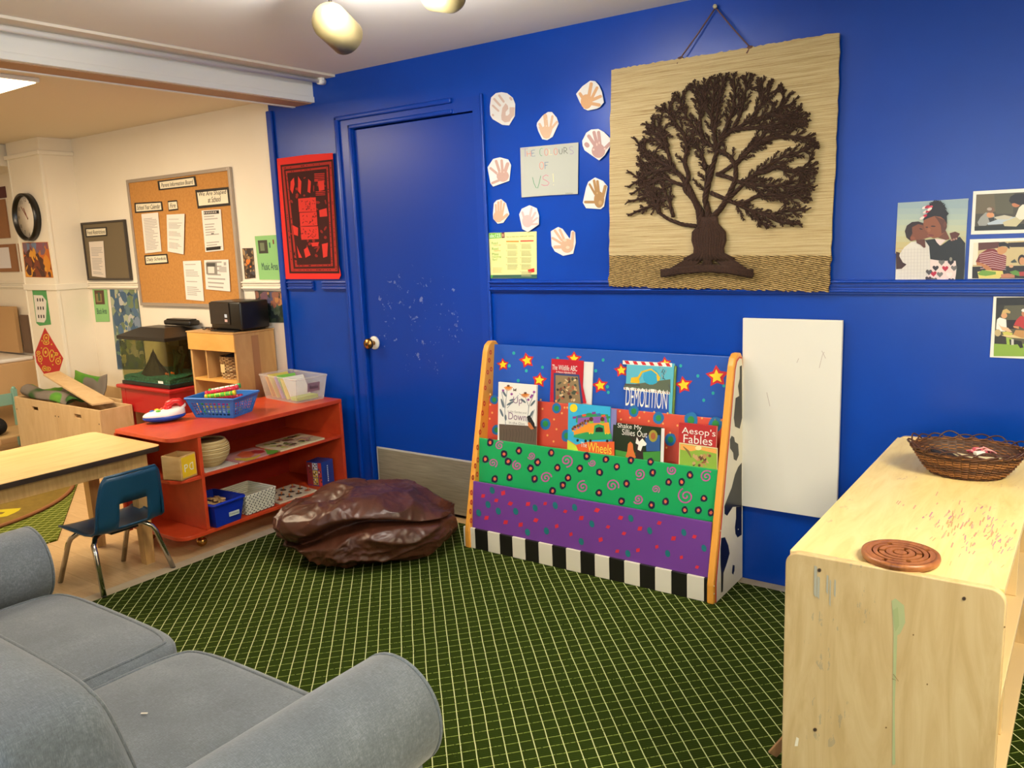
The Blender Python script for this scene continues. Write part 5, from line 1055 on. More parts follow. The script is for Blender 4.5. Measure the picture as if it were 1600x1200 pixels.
for x, y in ((-3.60, -0.96), (-3.93, -1.03), (-3.60, -0.12), (-3.93, -0.12)):
    m = MB(); m.ball((x, y, 0.026), 0.026, BRASS, 3); m.lathe([(0.012, 0.045), (0.018, 0.052), (0.018, 0.091), (0, 0.091)], BRASS, 14, c=(x, y, 0)); m.build('caster', t)
# toy phone
t = thing('toy_telephone', 'white and blue toy telephone with red handle on top of the red shelf', 'toy', (-3.905, -0.905, 0.6))
TM = Matrix.Translation((-3.905, -0.900, 0.6005)) @ Matrix.Rotation(R(68), 4, 'Z')
WHT = mat('F4F0EA', .25); BLU = mat('1C4CB4', .3); RDP = mat('D82A2A', .25)
m = MB(); m.M = TM; m.ball((0, 0, 0.026), 1, BLU, 4, (0.105, 0.062, 0.026)); m.build('base', t)
m = MB(); m.M = TM; b = bmesh.new(); bmesh.ops.create_icosphere(b, subdivisions=4, radius=1)
for v in b.verts: x, y, z = v.co; v.co = Vector((x*0.104, y*0.060, 0.034+(z*0.030 if z > 0 else z*0.006)+ (0.018*sm(0, 1, x) if z > 0 else 0)))
m.bm(b, WHT, True); m.build('body', t)
m = MB(); m.M = TM; m.tube([(0.02, 0, 0.068), (0.028, 0, 0.088), (0.05, 0, 0.100), (0.075, 0, 0.098), (0.092, 0, 0.075)], [0.020, 0.019, 0.014, 0.016, 0.019], RDP, 14); m.ball((0.02, 0, 0.066), 0.022, RDP, 3); m.ball((0.092, 0, 0.074), 0.018, WHT, 3); m.build('handle', t)
for x, y, c_, r_ in ((-0.055, 0.005, '1C6AC0', 0.014), (-0.03, 0.022, 'F2C81E', 0.013), (-0.015, 0.0, 'F08A2A', 0.012), (-0.03, -0.022, '6AC03A', 0.013), (0.0, 0.028, 'D82A2A', 0.012)): m = MB(); m.M = TM; m.ball((x, y, 0.062-abs(x)*0.1), r_, mat(c_, .25), 3, (1, 1, .6)); m.build('button', t)

# slotted plastic basket with colourful tubes
def openbin(m, C4b, C4t, mt, th=0.003, slots=None, rim=0.008):
    """four bottom corners, four top corners -> open container wall mesh with real slots"""
    Cb = [Vector(c) for c in C4b]; Ct = [Vector(c) for c in C4t]; cen = sum(Cb, Vector())/4
    for i in range(4):
        a, b_, c, d = Cb[i], Cb[(i+1) % 4], Ct[(i+1) % 4], Ct[i]; nn = (b_-a).cross(d-a).normalized()
        if nn.dot(cen-a) < 0: nn = -nn
        NX, NZ = (1, 1) if not slots else slots
        if not slots: cells = [(0, 1, 0, 1)]
        else:
            cells = []; xs_ = [0.08]+[0.08+0.84*k/NX for k in range(1, NX)]+[0.92]; zs_ = [0.12+0.66*k/NZ for k in range(NZ+1)]
            cells += [(0, 1, 0, 0.12), (0, 1, 0.78, 1), (0, 0.08, 0.12, 0.78), (0.92, 1, 0.12, 0.78)]
            for k in range(1, NX): cells.append((xs_[k]-0.15/NX*.84, xs_[k]+0.15/NX*.84, 0.12, 0.78))
            for k in range(1, NZ): cells.append((0.08, 0.92, zs_[k]-0.014, zs_[k]+0.014))
        for u0, u1, v0, v1 in cells:
            f = lambda u, v: (a*(1-u)+b_*u)*(1-v)+(d*(1-u)+c*u)*v
            m.prism([f(u0, v0), f(u1, v0), f(u1, v1), f(u0, v1)], nn*th, mt)
    m.prism([c+Vector((0, 0, 0.0)) for c in Cb], (0, 0, th), mt)
    cen_t = sum(Ct, Vector())/4
    m.tube([c+(c-cen_t).normalized()*rim*0.3 for c in dense4(Ct)], rim*0.5, mt, 6, closed=True)
def dense4(Ct, r_=0.15):
    out = []
    for i in range(4):
        p, c, q = Ct[i-1], Ct[i], Ct[(i+1) % 4]; l1 = min(0.012, (p-c).length*.3)
        a = c+(p-c).normalized()*l1; b_ = c+(q-c).normalized()*l1
        for k in range(5): t_ = k/4; out.append(a*(1-t_)**2+c*2*t_*(1-t_)+b_*t_**2)
    return out
def rect(cx_, cy_, lx, ly, rot, z): c_, s_ = math.cos(rot), math.sin(rot); return [Vector((cx_+x*c_-y*s_, cy_+x*s_+y*c_, z)) for x, y in ((-lx/2, -ly/2), (lx/2, -ly/2), (lx/2, ly/2), (-lx/2, ly/2))]
BK_ = mat('2A74C8', .4); m = MB(); q0 = (-3.762, -0.645); a0 = R(20)
openbin(m, rect(*q0, 0.225, 0.175, a0, 0.6005), rect(*q0, 0.290, 0.235, a0, 0.705), BK_, 0.003, (9, 5), 0.012)
o = m.build('plastic_basket'); tag(o, 'blue slotted plastic basket of bright tubes on top of the red shelf', 'basket')
rnd = random.Random(21)
tubes = [((-0.085,-0.02,0.125),(0.075,0.035,0.150),'D8304A'),((-0.09,0.02,0.130),(0.06,0.078,0.152),'F4F0EC'),((-0.07,-0.045,0.112),(0.08,0.0,0.128),'6CC83A'),((-0.08,0.045,0.094),(0.085,0.045,0.100),'D8304A'),((-0.085,-0.058,0.082),(0.09,-0.056,0.082),'C83A8A'),((-0.09,-0.03,0.055),(0.085,-0.03,0.060),'F0D838'),((-0.09,0.01,0.06),(0.085,0.01,0.062),'C8D8E8'),((-0.08,-0.05,0.035),(0.08,-0.05,0.035),'A8C8E8'),((-0.08,0.03,0.035),(0.08,0.03,0.035),'D8E0E8'),((-0.08,0.0,0.025),(0.08,0.0,0.025),'8AC0D8')]
for i, (a, b_, c_) in enumerate(tubes):
    m = MB(); m.M = Matrix.Translation((*q0, 0.590)) @ Matrix.Rotation(a0, 4, 'Z'); a, b_ = Vector(a), Vector(b_); mt = mat(c_, .2); cap_ = mat(['D8304A', '3AA84A', 'E8C82A'][i % 3], .3)
    m.tube([a, b_], 0.0115, mt, 12); d = (b_-a).normalized(); m.tube([b_-d*0.012, b_+d*0.002], 0.0135, cap_, 12); m.tube([a-d*0.002, a+d*0.012], 0.0135, cap_, 12)
    for k in range(1, 6): p_ = a+(b_-a)*k/6; m.tube([p_-d*0.002, p_+d*0.002], 0.0118, cap_, 12)
    o = m.build('toy_tube')
    L_ = ['red toy tube with bright end, topmost in the blue slotted basket', 'white toy tube lying next to the topmost one in the blue slotted basket', 'green toy tube just under the rim of the blue slotted basket', 'red toy tube under the top ones at the back of the blue slotted basket'][i] if i < 4 else 'toy tube in the lower layers of the blue slotted basket, seen through the slots'
    tag(o, L_, 'toy', 'toy tubes in the blue basket')
# clear storage bin with papers
CLR = mat('EDE8DE', .3, alpha=0.20); q1 = (-3.765, -0.168); a1 = R(-7)
t = thing('storage_bin', 'translucent plastic storage bin of colourful booklets on the right end of the red shelf', 'bin', (*q1, 0.6))
m = MB(); openbin(m, rect(*q1, 0.315, 0.180, a1, 0.6005), rect(*q1, 0.375, 0.205, a1, 0.738), CLR, 0.002, None, 0.012); m.build('tub', t)
C4 = rect(q1[0], q1[1], 0.337, 0.19, a1, 0.0); u_ = (C4[1]-C4[0]).normalized()
m = MB(); M_ = rect(*q1, 0.345, 0.192, a1, 0)[1]; e1 = (rect(*q1, 0.345, 0.192, a1, 0)[2]-M_).normalized()
lp = [M_+e1*0.065, M_+e1*0.145]
off_ = u_*0.0095
m.prism([lp[0]+off_+Vector((0, 0, 0.658)), lp[1]+off_+Vector((0, 0, 0.658)), lp[1]+off_+u_*0.008+Vector((0, 0, 0.708)), lp[0]+off_+u_*0.008+Vector((0, 0, 0.708))], u_*0.001, mat('8A6E7A', .6))
m.text('Books', lp[0]+e1*0.012+off_+u_*0.0055+Vector((0, 0, 0.674)), e1, (u_*0.16+Vector((0, 0, 1))).normalized(), 0.055, 0.02, mat('2A2230', .6), 0.0012)
m.build('name_tag', t)
rnd = random.Random(4)
bk = [('F0B040','orange booklet tilted at the back of the translucent bin'),('E8782A','deep orange booklet in the translucent bin'),('D8C85A','yellow booklet standing in the translucent bin'),('E04A3A','red booklet under the mauve one in the translucent bin'),('A88AC8','mauve booklet near the rim of the translucent bin'),('7CC04A','green booklet on the wall side of the translucent bin'),('F4E04A','bright yellow booklet leaning highest in the translucent bin'),('E8E4D8','white booklet at the front of the translucent bin')]
for i, (c_, lb) in enumerate(bk):
    m = MB(); m.M = Matrix.Translation((q1[0], q1[1], 0.604)) @ Matrix.Rotation(a1, 4, 'Z') @ Matrix.Translation((-0.105+i*0.026, 0, 0.006)) @ Matrix.Rotation(R(-28-3*(i % 3)), 4, 'Y')
    m.box((0, -0.080+0.01*(i % 2), 0), (0.005, 0.075-0.012*(i % 3), 0.128+0.012*(i % 3)), mat(c_, .5), 0.001); o = m.build('booklet'); tag(o, lb, 'booklet', 'booklets in the translucent bin')
m = MB(); m.M = Matrix.Translation((q1[0], q1[1], 0.604)) @ Matrix.Rotation(a1, 4, 'Z'); m.box((0.07, -0.07, 0.003), (0.135, 0.07, 0.024), mat('A8C83A', .5), 0.002); o = m.build('booklet_stack'); tag(o, 'flat lime green pad lying on the bottom of the translucent bin', 'pad')
# letter block
t = thing('letter_box', 'open wooden cube box with a yellow lettered face on the middle red shelf', 'box', (-3.52, -1.09, 0.3925))
BM = Matrix.Translation((-3.548, -1.068, 0.3945)) @ Matrix.Rotation(R(16), 4, 'Z')
WD = wood('box_wood', [(0.3, 'C89A5C'), (0.7, 'DDB67A')], (2, 2, 8)); m = MB(); m.M = BM; s_ = 0.054
for lo, hi in (((-s_, -s_, 0), (s_, s_, 0.006)), ((-s_, -s_, 0), (s_, -s_+0.006, 0.115)), ((-s_, s_-0.006, 0), (s_, s_, 0.115)), ((-s_, -s_+0.006, 0), (-s_+0.006, s_-0.006, 0.115)), ((s_-0.006, -s_+0.006, 0), (s_, s_-0.006, 0.115))): m.box(lo, hi, WD, 0.0008)
m.build('body', t); m = MB(); m.M = BM; m.box((s_+0.0002, -s_+0.010, 0.010), (s_+0.0012, s_-0.006, 0.108), mat('F0C61E', .5), 0)
m.text('P', (s_+0.0012, -0.030, 0.036), (0, 1, 0), (0, 0, 1), 0.024, 0.036, mat('FAF4DC', .5)); m.text('D', (s_+0.0012, 0.004, 0.036), (0, 1, 0), (0, 0, 1), 0.026, 0.036, mat('FAF4DC', .5), mirror=True); m.build('letter_face', t)
# coiled bowl
m = MB(); c0 = (-3.600, -0.868, 0.3990); prof = [(0.050, 0.0), (0.072, 0.018), (0.090, 0.045), (0.097, 0.072), (0.094, 0.100), (0.080, 0.122)]
COIL = [mat('C8B07C', .8), mat('B89C66', .8)]
rows = 15
for j in range(rows):
    f = j/(rows-1)*(len(prof)-1); i = min(int(f), len(prof)-2); g = f-i; r_ = prof[i][0]*(1-g)+prof[i+1][0]*g; z = prof[i][1]*(1-g)+prof[i+1][1]*g
    P_ = [(c0[0]+(r_+0.0010*((k % 2)*2-1))*math.cos(2*math.pi*k/72), c0[1]+(r_+0.0010*((k % 2)*2-1))*math.sin(2*math.pi*k/72), c0[2]+z+0.005) for k in range(72)]
    m.tube(P_, 0.0052, COIL[j % 2], 7, closed=True)
m.lathe([(0.050, 0.002), (0.068, 0.018), (0.086, 0.045), (0.092, 0.072), (0.088, 0.100), (0.077, 0.124)][::-1]+[(0, 0.004)], mat('8E7448', .9), 40, True, c0)
o = m.build('coiled_bowl'); tag(o, 'round coiled straw bowl with scraps on the middle red shelf', 'bowl')
m = MB(); rnd = random.Random(5)
for k in range(16): a = rnd.uniform(0, 6.28); r_ = rnd.uniform(0, .055); m.M = Matrix.Translation((c0[0]+r_*math.cos(a), c0[1]+r_*math.sin(a), c0[2]+0.085+rnd.uniform(0, .018))) @ Matrix.Rotation(rnd.uniform(0, 3), 4, 'Z') @ Matrix.Rotation(rnd.uniform(-.4, .4), 4, 'X'); m.box((-.02, -.008, 0), (.02, .008, .004), mat(rnd.choice(['4A1E22', '8A7450', 'B89C6A', '2A2420', '6E3A3A']), .7), 0.001)
o = m.build('fabric_scraps'); tag(o, 'heap of dark red and tan scraps inside the coiled straw bowl', 'scraps'); o['kind'] = 'stuff'
m = MB(); m.box((-3.70, -0.965, 0.3942), (-3.50, -0.775, 0.3985), mat('C8C0B0', .5), 0.001); o = m.build('thin_board'); tag(o, 'thin pale puzzle board lying under the coiled straw bowl', 'board')
# puzzles
def qprism(q, z, th, mt, m): m.prism([(x, y, z) for x, y in q], (0, 0, th), mt, 0.0008)
m = MB(); qprism([(-3.495, -0.772), (-3.497, -0.552), (-3.70, -0.530), (-3.70, -0.757)], 0.3945, 0.007, mat('C8908E', .4), m); hp = plane((0, 0, 0.4015), (0, 0, 1)); Q = crop(298, 653.5, 6.0)
m.poly(hp, [(430,350),(480,310),(560,310),(600,335),(560,365),(480,370)], mat('CC5A34', .4), 0.0006, Q); m.poly(hp, [(560,310),(600,298),(680,300),(700,315),(650,330),(590,330)], mat('B02A2A', .4), 0.0009, Q); m.poly(hp, [(410,375),(520,375),(600,360),(650,335),(655,350),(600,380),(520,400),(420,392)], mat('D8B83A', .4), 0.0012, Q); m.poly(hp, [(690,285),(730,300),(810,298),(825,310),(770,335),(720,338)], mat('6AA83A', .4), 0.0009, Q)
o = m.build('fruit_puzzle'); tag(o, 'pink wooden puzzle with fruit shapes, flat on the middle red shelf', 'puzzle')
m = MB(); qprism([(-3.492, -0.515), (-3.494, -0.205), (-3.72, -0.190), (-3.72, -0.500)], 0.3945, 0.009, mat('D8C8A0', .4), m); hp = plane((0, 0, 0.4035), (0, 0, 1)); rnd = random.Random(6)
def HPL(a, b_, off=0): return Vector((a, b_, 0.4036+off))
HPL.n = Vector((0, 0, 1))
for k in range(60): x = rnd.uniform(-3.69, -3.525); y = rnd.uniform(-0.475, -0.225); m.poly(HPL, [(x+rnd.uniform(.008, .03)*math.cos(2*math.pi*j/6), y+rnd.uniform(.008, .025)*math.sin(2*math.pi*j/6)) for j in range(6)], mat(rnd.choice(['8A5A44', '7C8A3A', 'D8B070', '3A2A24', 'B88A8A', 'A8B04A', 'C8A890', '5A3A2A']), .4), 0.0003+k*0.00002)
o = m.build('picture_puzzle'); tag(o, 'pale framed puzzle with a busy brown and green picture, right of the pink one', 'puzzle')
# bottom shelf
DB = mat('0E2CA0', .35); q2 = (-3.585, -0.880); t = thing('blue_bin', 'dark blue plastic bin of wooden dominoes on the bottom red shelf', 'bin', (*q2, 0.113))
m = MB(); openbin(m, rect(*q2, 0.20, 0.150, R(4), 0.1135), rect(*q2, 0.235, 0.185, R(4), 0.232), DB, 0.003, None, 0.016); m.build('tub', t)
m = MB(); m.box((-3.4745, -0.875, 0.150), (-3.4735, -0.815, 0.172), mat('C8D4CC', .6)); m.M = Matrix(); m.text('Dominoes', (-3.4733, -0.872, 0.156), (0, 1, 0), (0, 0, 1), 0.053, 0.010, mat('2A3A4A', .6)); m.build('name_tag', t)
rnd = random.Random(14)
for k in range(14):
    m = MB(); m.M = Matrix.Translation((q2[0]-0.055+0.037*(k % 4)+rnd.uniform(-.004, .004), q2[1]-0.045+0.034*((k//4) % 4), 0.196+0.010*(k//7)+rnd.uniform(0, .004))) @ Matrix.Rotation(rnd.uniform(-.6, .6), 4, 'Z') @ Matrix.Rotation(rnd.uniform(-.15, .15), 4, 'X'); m.box((-.017, -.013, 0), (.017, .013, .009), WD, 0.0015); o = m.build('wooden_block')
    tag(o, 'small natural wood block in the dark blue bin on the bottom red shelf', 'block', 'wooden blocks in the dark blue bin')
m = MB(); m.box((-3.675, -0.945, 0.117), (-3.50, -0.818, 0.1945), WD, 0.004); o = m.build('block_layer'); tag(o, 'lower layer of wooden blocks filling the dark blue bin', 'blocks'); o['kind'] = 'stuff'
# white woven basket
m = MB(); q3 = (-3.605, -0.665); BKW = mat('1E1C18', .7); WTW = mat('E4E0CC', .7)
for j in range(11):
    z = 0.119+j*0.0098; s_ = 1+0.012*j
    R4 = rect(*q3, 0.205*s_, 0.175*s_, R(2), z); P_ = dense4(R4)
    D_ = []
    for i in range(len(P_)):
        a, b_ = P_[i], P_[(i+1) % len(P_)]; k_ = max(1, int((b_-a).length/0.006))
        for q in range(k_): D_.append(a+(b_-a)*q/k_)
    m.tube(D_, 0.0046, WTW, 6, closed=True)
    for i in range(0, len(D_), 2):
        if (i//2+j) % 2: continue
        a, b_ = D_[i], D_[(i+1) % len(D_)]; c_ = Vector((*q3, z)); o_ = (a-c_).normalized()*0.0028
        m.tube([a+o_, b_+o_], 0.0030, BKW, 5)
m.prism(rect(*q3, 0.20, 0.17, R(2), 0.1135), (0, 0, 0.004), WTW); o = m.build('woven_basket'); tag(o, 'black and white woven rectangular basket on the bottom red shelf', 'basket')
# knob puzzle
t = thing('knob_puzzle', 'pale peg puzzle with small knobs on the bottom red shelf', 'puzzle', (-3.60, -0.40, 0.1125)); m = MB(); qprism([(-3.50, -0.545), (-3.50, -0.285), (-3.72, -0.27), (-3.72, -0.53)], 0.1125, 0.010, mat('CFC0A4', .4), m); rnd = random.Random(2); kn = []
class _HP:
    pass
def HZ(z): return plane((0, 0, z), (0, 0, 1))
for i in range(3):
    for j in range(4):
        x = -3.54-i*0.065; y = -0.51+j*0.065
        b = bmesh.new(); vs = [b.verts.new((x+rnd.uniform(.014, .024)*math.cos(2*math.pi*q/7), y+rnd.uniform(.014, .024)*math.sin(2*math.pi*q/7), 0.1228)) for q in range(7)]; b.faces.new(vs); m.bm(b, mat(rnd.choice(['3A2A24', '8A2A3A', '2A2A30', '5A4A3A', 'B05A3A']), .4)); kn.append((x, y))
m.build('board', t)
for x, y in kn: m = MB(); m.lathe([(0.003, 0), (0.003, 0.008), (0.006, 0.011), (0.005, 0.016), (0, 0.017)], mat('C87840', .3), 12, c=(x, y, 0.123)); m.build('knob', t)
# game box
t = thing('game_box', 'blue and red puzzle box standing at the right of the bottom red shelf', 'box', (-3.63, -0.165, 0.1125)); m = MB(); GB = Matrix.Translation((-3.60, -0.160, 0.1125)) @ Matrix.Rotation(R(8), 4, 'Z'); m.M = GB; m.box((-0.055, -0.055, 0), (0.055, 0.045, 0.140), mat('1A3C8C', .35), 0.001); m.build('box', t)
m = MB(); m.M = GB; rnd = random.Random(5)
for (x0, x1, z0, z1), c_ in (((-.053, -.014, .004, .136), '8A2A2A'), ((-.012, .024, .096, .134), 'D8DCE0'), ((-.012, .024, .052, .092), 'D8B84A'), ((-.012, .024, .006, .048), 'C8A83A'), ((.028, .052, .002, .138), 'C03A34')):
    m.box((x0, -.0556, z0), (x1, -.0551, z1), mat(c_, .4))
    for k in range(7): x = rnd.uniform(x0+.005, x1-.005); z = rnd.uniform(z0+.006, z1-.006); m.box((x-.004, -.0558, z-.004), (x+.004, -.0557, z+.005), mat(rnd.choice(['3A2A20', '7A4A2A', '2A3A6A', 'E8E0D0']), .4))
for k in range(9): m.box((.0551, -.01, .02+k*.011), (.0554, -.002, .027+k*.011), mat('D0E0F0', .4))
m.build('printed_face', t)

# ================================================================== AQUARIUM ON ITS RED STAND
RST = mat('B01C1E', .35); t = thing('red_stand', 'deep red painted wooden stand carrying the aquarium', 'stand', (-5.05, -0.17, 0))
m = MB(); m.box((-5.365, -0.345, 0.575), (-4.745, -0.012, 0.600), RST, 0.008, 3); m.build('top', t)
m = MB(); m.box((-5.335, -0.325, 0.42), (-4.775, -0.305, 0.5745), RST, 0.002); m.box((-4.795, -0.304, 0.42), (-4.775, -0.03, 0.5745), RST, 0.002); m.box((-5.335, -0.304, 0.42), (-5.315, -0.03, 0.5745), RST, 0.002); m.build('apron', t)
for x, y in ((-5.31, -0.30), (-4.80, -0.30), (-5.31, -0.05), (-4.80, -0.05)): m = MB(); m.box((x-.027, y-.027, 0.0), (x+.027, y+.027, 0.5744), RST, 0.003); m.build('leg', t)
m = MB(); m.box((-5.28, -0.315, 0.16), (-4.83, -0.295, 0.20), RST, 0.003); m.build('stretcher', t)
BKP = mat('14110F', .35); 
def tint(nm, col, gl):
    m_ = bpy.data.materials.new(nm); m_.use_nodes = True; t_ = m_.node_tree; t_.nodes.clear(); o_ = t_.nodes.new('ShaderNodeOutputMaterial'); a = t_.nodes.new('ShaderNodeBsdfTransparent'); g = t_.nodes.new('ShaderNodeBsdfGlossy'); x = t_.nodes.new('ShaderNodeMixShader')
    a.inputs[0].default_value = (*lin(col), 1); g.inputs['Roughness'].default_value = .03; x.inputs[0].default_value = gl; t_.links.new(a.outputs[0], x.inputs[1]); t_.links.new(g.outputs[0], x.inputs[2]); t_.links.new(x.outputs[0], o_.inputs[0]); return m_
GL = tint('tank_glass', 'F4F6EC', .035); WAT = tint('tank_water', 'E2DEC4', .0)
t = thing('aquarium', 'glass aquarium with black hood, teal gravel and a dark rock on the red stand', 'aquarium', (-5.04, -0.17, 0.602))
ax0, ax1, ay0, ay1, az0, az1 = -5.315, -4.775, -0.315, -0.035, 0.602, 0.925
m = MB(); m.box((ax0-.006, ay0-.006, az0), (ax1+.006, ay1+.006, az0+.024), BKP, 0.003); m.build('bottom_frame', t)
m = MB()
for lo, hi in (((ax0, ay0, az0+.0245), (ax1, ay0+.004, az1-.02)), ((ax0, ay1-.004, az0+.0245), (ax1, ay1, az1-.02)), ((ax0, ay0+.0045, az0+.0245), (ax0+.004, ay1-.0045, az1-.02)), ((ax1-.004, ay0+.0045, az0+.0245), (ax1, ay1-.0045, az1-.02))): m.box(lo, hi, GL)
m.build('glass', t)
m = MB(); m.box((ax0+.0045, ay0+.0045, az0+.03), (ax1-.0045, ay1-.0045, az1-.035), WAT); m.build('water', t)
m = MB(); m.box((ax0-.008, ay0-.008, az1-.022), (ax1+.008, ay1+.008, az1), BKP, 0.003)
vs = [(ax0-.008, ay0-.008, az1), (ax1+.008, ay0-.008, az1), (ax1+.008, ay1+.008, az1), (ax0-.008, ay1+.008, az1), (ax0+.13, ay0+.09, az1+.052), (ax1-.13, ay0+.09, az1+.052), (ax1-.13, ay1-.06, az1+.052), (ax0+.13, ay1-.06, az1+.052)]
m.add(vs, [(0, 1, 5, 4), (1, 2, 6, 5), (2, 3, 7, 6), (3, 0, 4, 7), (4, 5, 6, 7)], BKP); m.build('hood', t)
m = MB(); n = NT('teal_gravel', .8); vv = n.n('TexVoronoi'); vv.inputs['Scale'].default_value = 120; n.link(n.mapping(), vv.inputs['Vector']); n.color(n.ramp(vv.outputs['Distance'], [(0.1, '2A9AA4'), (0.5, '165A6C'), (0.9, '5AC8C4')])); n.bump(vv.outputs['Distance'], .6, .004)
b = bmesh.new(); bmesh.ops.create_grid(b, x_segments=30, y_segments=14, size=1)
for v in b.verts: x, y = v.co.x, v.co.y; v.co = Vector(((ax0+ax1)/2+x*(ax1-ax0-.012)/2, (ay0+ay1)/2+y*(ay1-ay0-.012)/2, az0+.066+.012*noise.noise(Vector((x*3, y*2, 1)))+.012*y))
m.bm(b, n.m, True); m.box((ax0+.006, ay0+.006, az0+.025), (ax1-.006, ay1-.006, az0+.052), n.m); m.build('gravel', t)
m = MB(); b = bmesh.new(); bmesh.ops.create_icosphere(b, subdivisions=4, radius=1)
for v in b.verts:
    x, y, z = v.co; h = max(0, z); w_ = (1-h)**1.3+0.06; q = 0.15*noise.noise(v.co*3); v.co = Vector((-5.12+x*(w_+q)*0.13+0.01*h, -0.20+y*(w_+q)*0.07, az0+.045+max(0, z)*0.185))
m.bm(b, mat('1E1B1A', .7), False); m.build('rock', t)
m = MB(); rnd = random.Random(3); PG = mat('24442A', .5)
for k in range(7):
    x = -4.93+rnd.uniform(-.02, .03); y = -0.16+rnd.uniform(-.03, .03); P_ = [(x, y, az0+.05), (x+rnd.uniform(-.02, .02), y, az0+.11), (x+rnd.uniform(-.05, .05), y+.01, az0+.17+rnd.uniform(0, .05)), (x+rnd.uniform(-.09, .05), y, az0+.20+rnd.uniform(0, .05))]; m.tube(P_, [.004, .010, .012, .002], PG, 5)
m.build('water_plant', t)
m = MB()
for k in range(6):
    x = -4.82+rnd.uniform(-.015, .015); y = -0.10+rnd.uniform(-.03, .03); m.tube([(x, y, az0+.05), (x+rnd.uniform(-.02, .02), y, az0+.12), (x+rnd.uniform(-.03, .02), y, az0+.22)], [.004, .012, .002], PG, 5)
m.build('water_plant', t)
m = MB(); m.box((-5.02, -0.07, 0.73), (-4.97, -0.045, 0.90), BKP, 0.003); m.box((-5.06, -0.12, 0.845), (-4.93, -0.045, 0.90), BKP, 0.004); m.build('filter', t)
m = MB(); m.box((-4.90, ay0-.0012, az0+.030), (-4.845, ay0-.0003, az0+.046), mat('F0EEE8', .4)); m.build('name_tag', t)
for x, y, z, lb in ((-4.955, -0.22, 0.675, 'orange fish swimming near the middle of the aquarium gravel'), (-4.86, -0.24, 0.69, 'orange fish swimming near the right pane of the aquarium')):
    m = MB(); FO = mat('D8682A', .4); m.ball((x, y, z), 0.013, FO, 3, (1.0, .4, .7)); m.prism([(x+.010, y, z), (x+.026, y, z+.009), (x+.026, y, z-.009)], (0, .002, 0), FO); o = m.build('goldfish'); tag(o, lb, 'fish')
m = MB(); m.box((-5.12, -0.10, 0.978), (-4.82, -0.02, 1.012), BKP, 0.012, 3); m.box((-5.10, -0.09, 1.010), (-4.84, -0.03, 1.020), BKP, 0.006); o = m.build('filter_box'); tag(o, 'black box sitting behind the hood on top of the aquarium', 'box')

# ================================================================== WOODEN CUPBOARD WITH PRINTER
PN = wood('pine', [(0.3, 'B98B50'), (0.7, 'CFA469')], (3, 3, .7)); PN2 = wood('pine_front', [(0.3, 'D59A48'), (0.7, 'E4AE5E')], (.7, 3, 3))
t = thing('cubby_cabinet', 'pine cubby cabinet with a deep top edge standing at the cream wall beneath the printer', 'cabinet', (-4.32, -0.15, 0)); kx0, kx1, ky0, ky1, kz = -4.545, -4.095, -0.295, -0.012, 0.972
m = MB(); m.box((kx1-.018, ky0, 0.0), (kx1, ky1, kz-.001), PN, .002); m.box((kx1+.0002, -0.18, 0.0), (kx1+.001, -0.13, kz-.02), mat('A8764A', .5)); m.build('side_panel', t)
m = MB(); m.box((kx0, ky0, 0), (kx0+.018, ky1, kz-.001), PN, .002); m.build('side_panel', t)
m = MB(); m.box((kx0-.012, ky0-.012, kz), (kx1+.006, ky1, kz+.008), PN, .002); m.build('top', t)
m = MB(); m.box((kx0-.004, ky0-.010, 0.868), (kx1+.002, ky0-.0005, kz-.001), PN2, .002); m.build('fascia', t)
m = MB(); m.box((kx0+.0185, ky1-.008, .01), (kx1-.0185, ky1, kz-.002), PN); m.build('back_panel', t)
for z in (0.678, 0.36, 0.05): m = MB(); m.box((kx0+.0185, ky0+.002, z), (kx1-.0185, ky1-.0085, z+.016), PN2, .001); m.build('shelf', t)
m = MB(); m.box((-4.40, ky0+.004, .6945), (-4.388, ky1-.0085, .8675), PN, .001); m.build('divider', t)
wicker('cubby_basket', 'pale square woven basket with a tag inside the pine cubby cabinet', 'basket', (-4.250, -0.185, 0.6946), 0.088, 0.098, 0.135, 1, .88, 26, 14, 0.0042, None, False, [mat('B89460', .7), mat('8A6438', .7), mat('C8A878', .7), mat('9A7648', .7)])
m = MB(); m.box((-4.285, -0.2755, 0.735), (-4.245, -0.2735, 0.785), mat('D8BC84', .6), .001); m.tube([(-4.265, -0.274, .785), (-4.265, -0.272, .815)], .0015, mat('8A6438', .7), 5); o = m.build('paper_tag'); tag(o, 'beige paper tag on the front of the woven basket in the pine cabinet', 'tag')
m = MB(); m.ball((-4.25, -.185, .815), 1, mat('1A1614', .9), 3, (.075, .065, .028)); o = m.build('dark_cloth'); tag(o, 'dark cloth heaped inside the pale woven basket in the pine cabinet', 'cloth')
# printer
t = thing('printer', 'black printer on top of the pine cubby cabinet', 'printer', (-4.22, -.15, .98))
m = MB(); m.box((-4.395, -.235, .988), (-4.10, -.03, 1.156), BKP, .012, 3); m.build('body', t); m = MB(); m.box((-4.39, -.2405, 1.02), (-4.20, -.2345, 1.15), mat('1E120E', .15), .002); fd = m.build('front_door', t)
m = MB(); m.box((-4.36, -.27, .9805), (-4.13, -.04, .988), BKP, .003); m.build('tray', t)
m = MB(); m.box((-4.245, -.2415, 1.062), (-4.222, -.2406, 1.082), mat('B8C4D8', .4)); m.box((-4.247, -.2415, 1.036), (-4.222, -.2406, 1.052), mat('C8A8A4', .4)); m.build('sticker', fd)
m = MB(); rnd = random.Random(8)
for k in range(9): P_ = [(-4.50+rnd.uniform(0, .14), -.25+rnd.uniform(0, .08), .983+rnd.uniform(0, .015)) for j in range(4)]; m.tube(P_, .0035, mat(rnd.choice(['2A1E18', '6A4A34', 'A89078', '1A1614']), .5), 6)
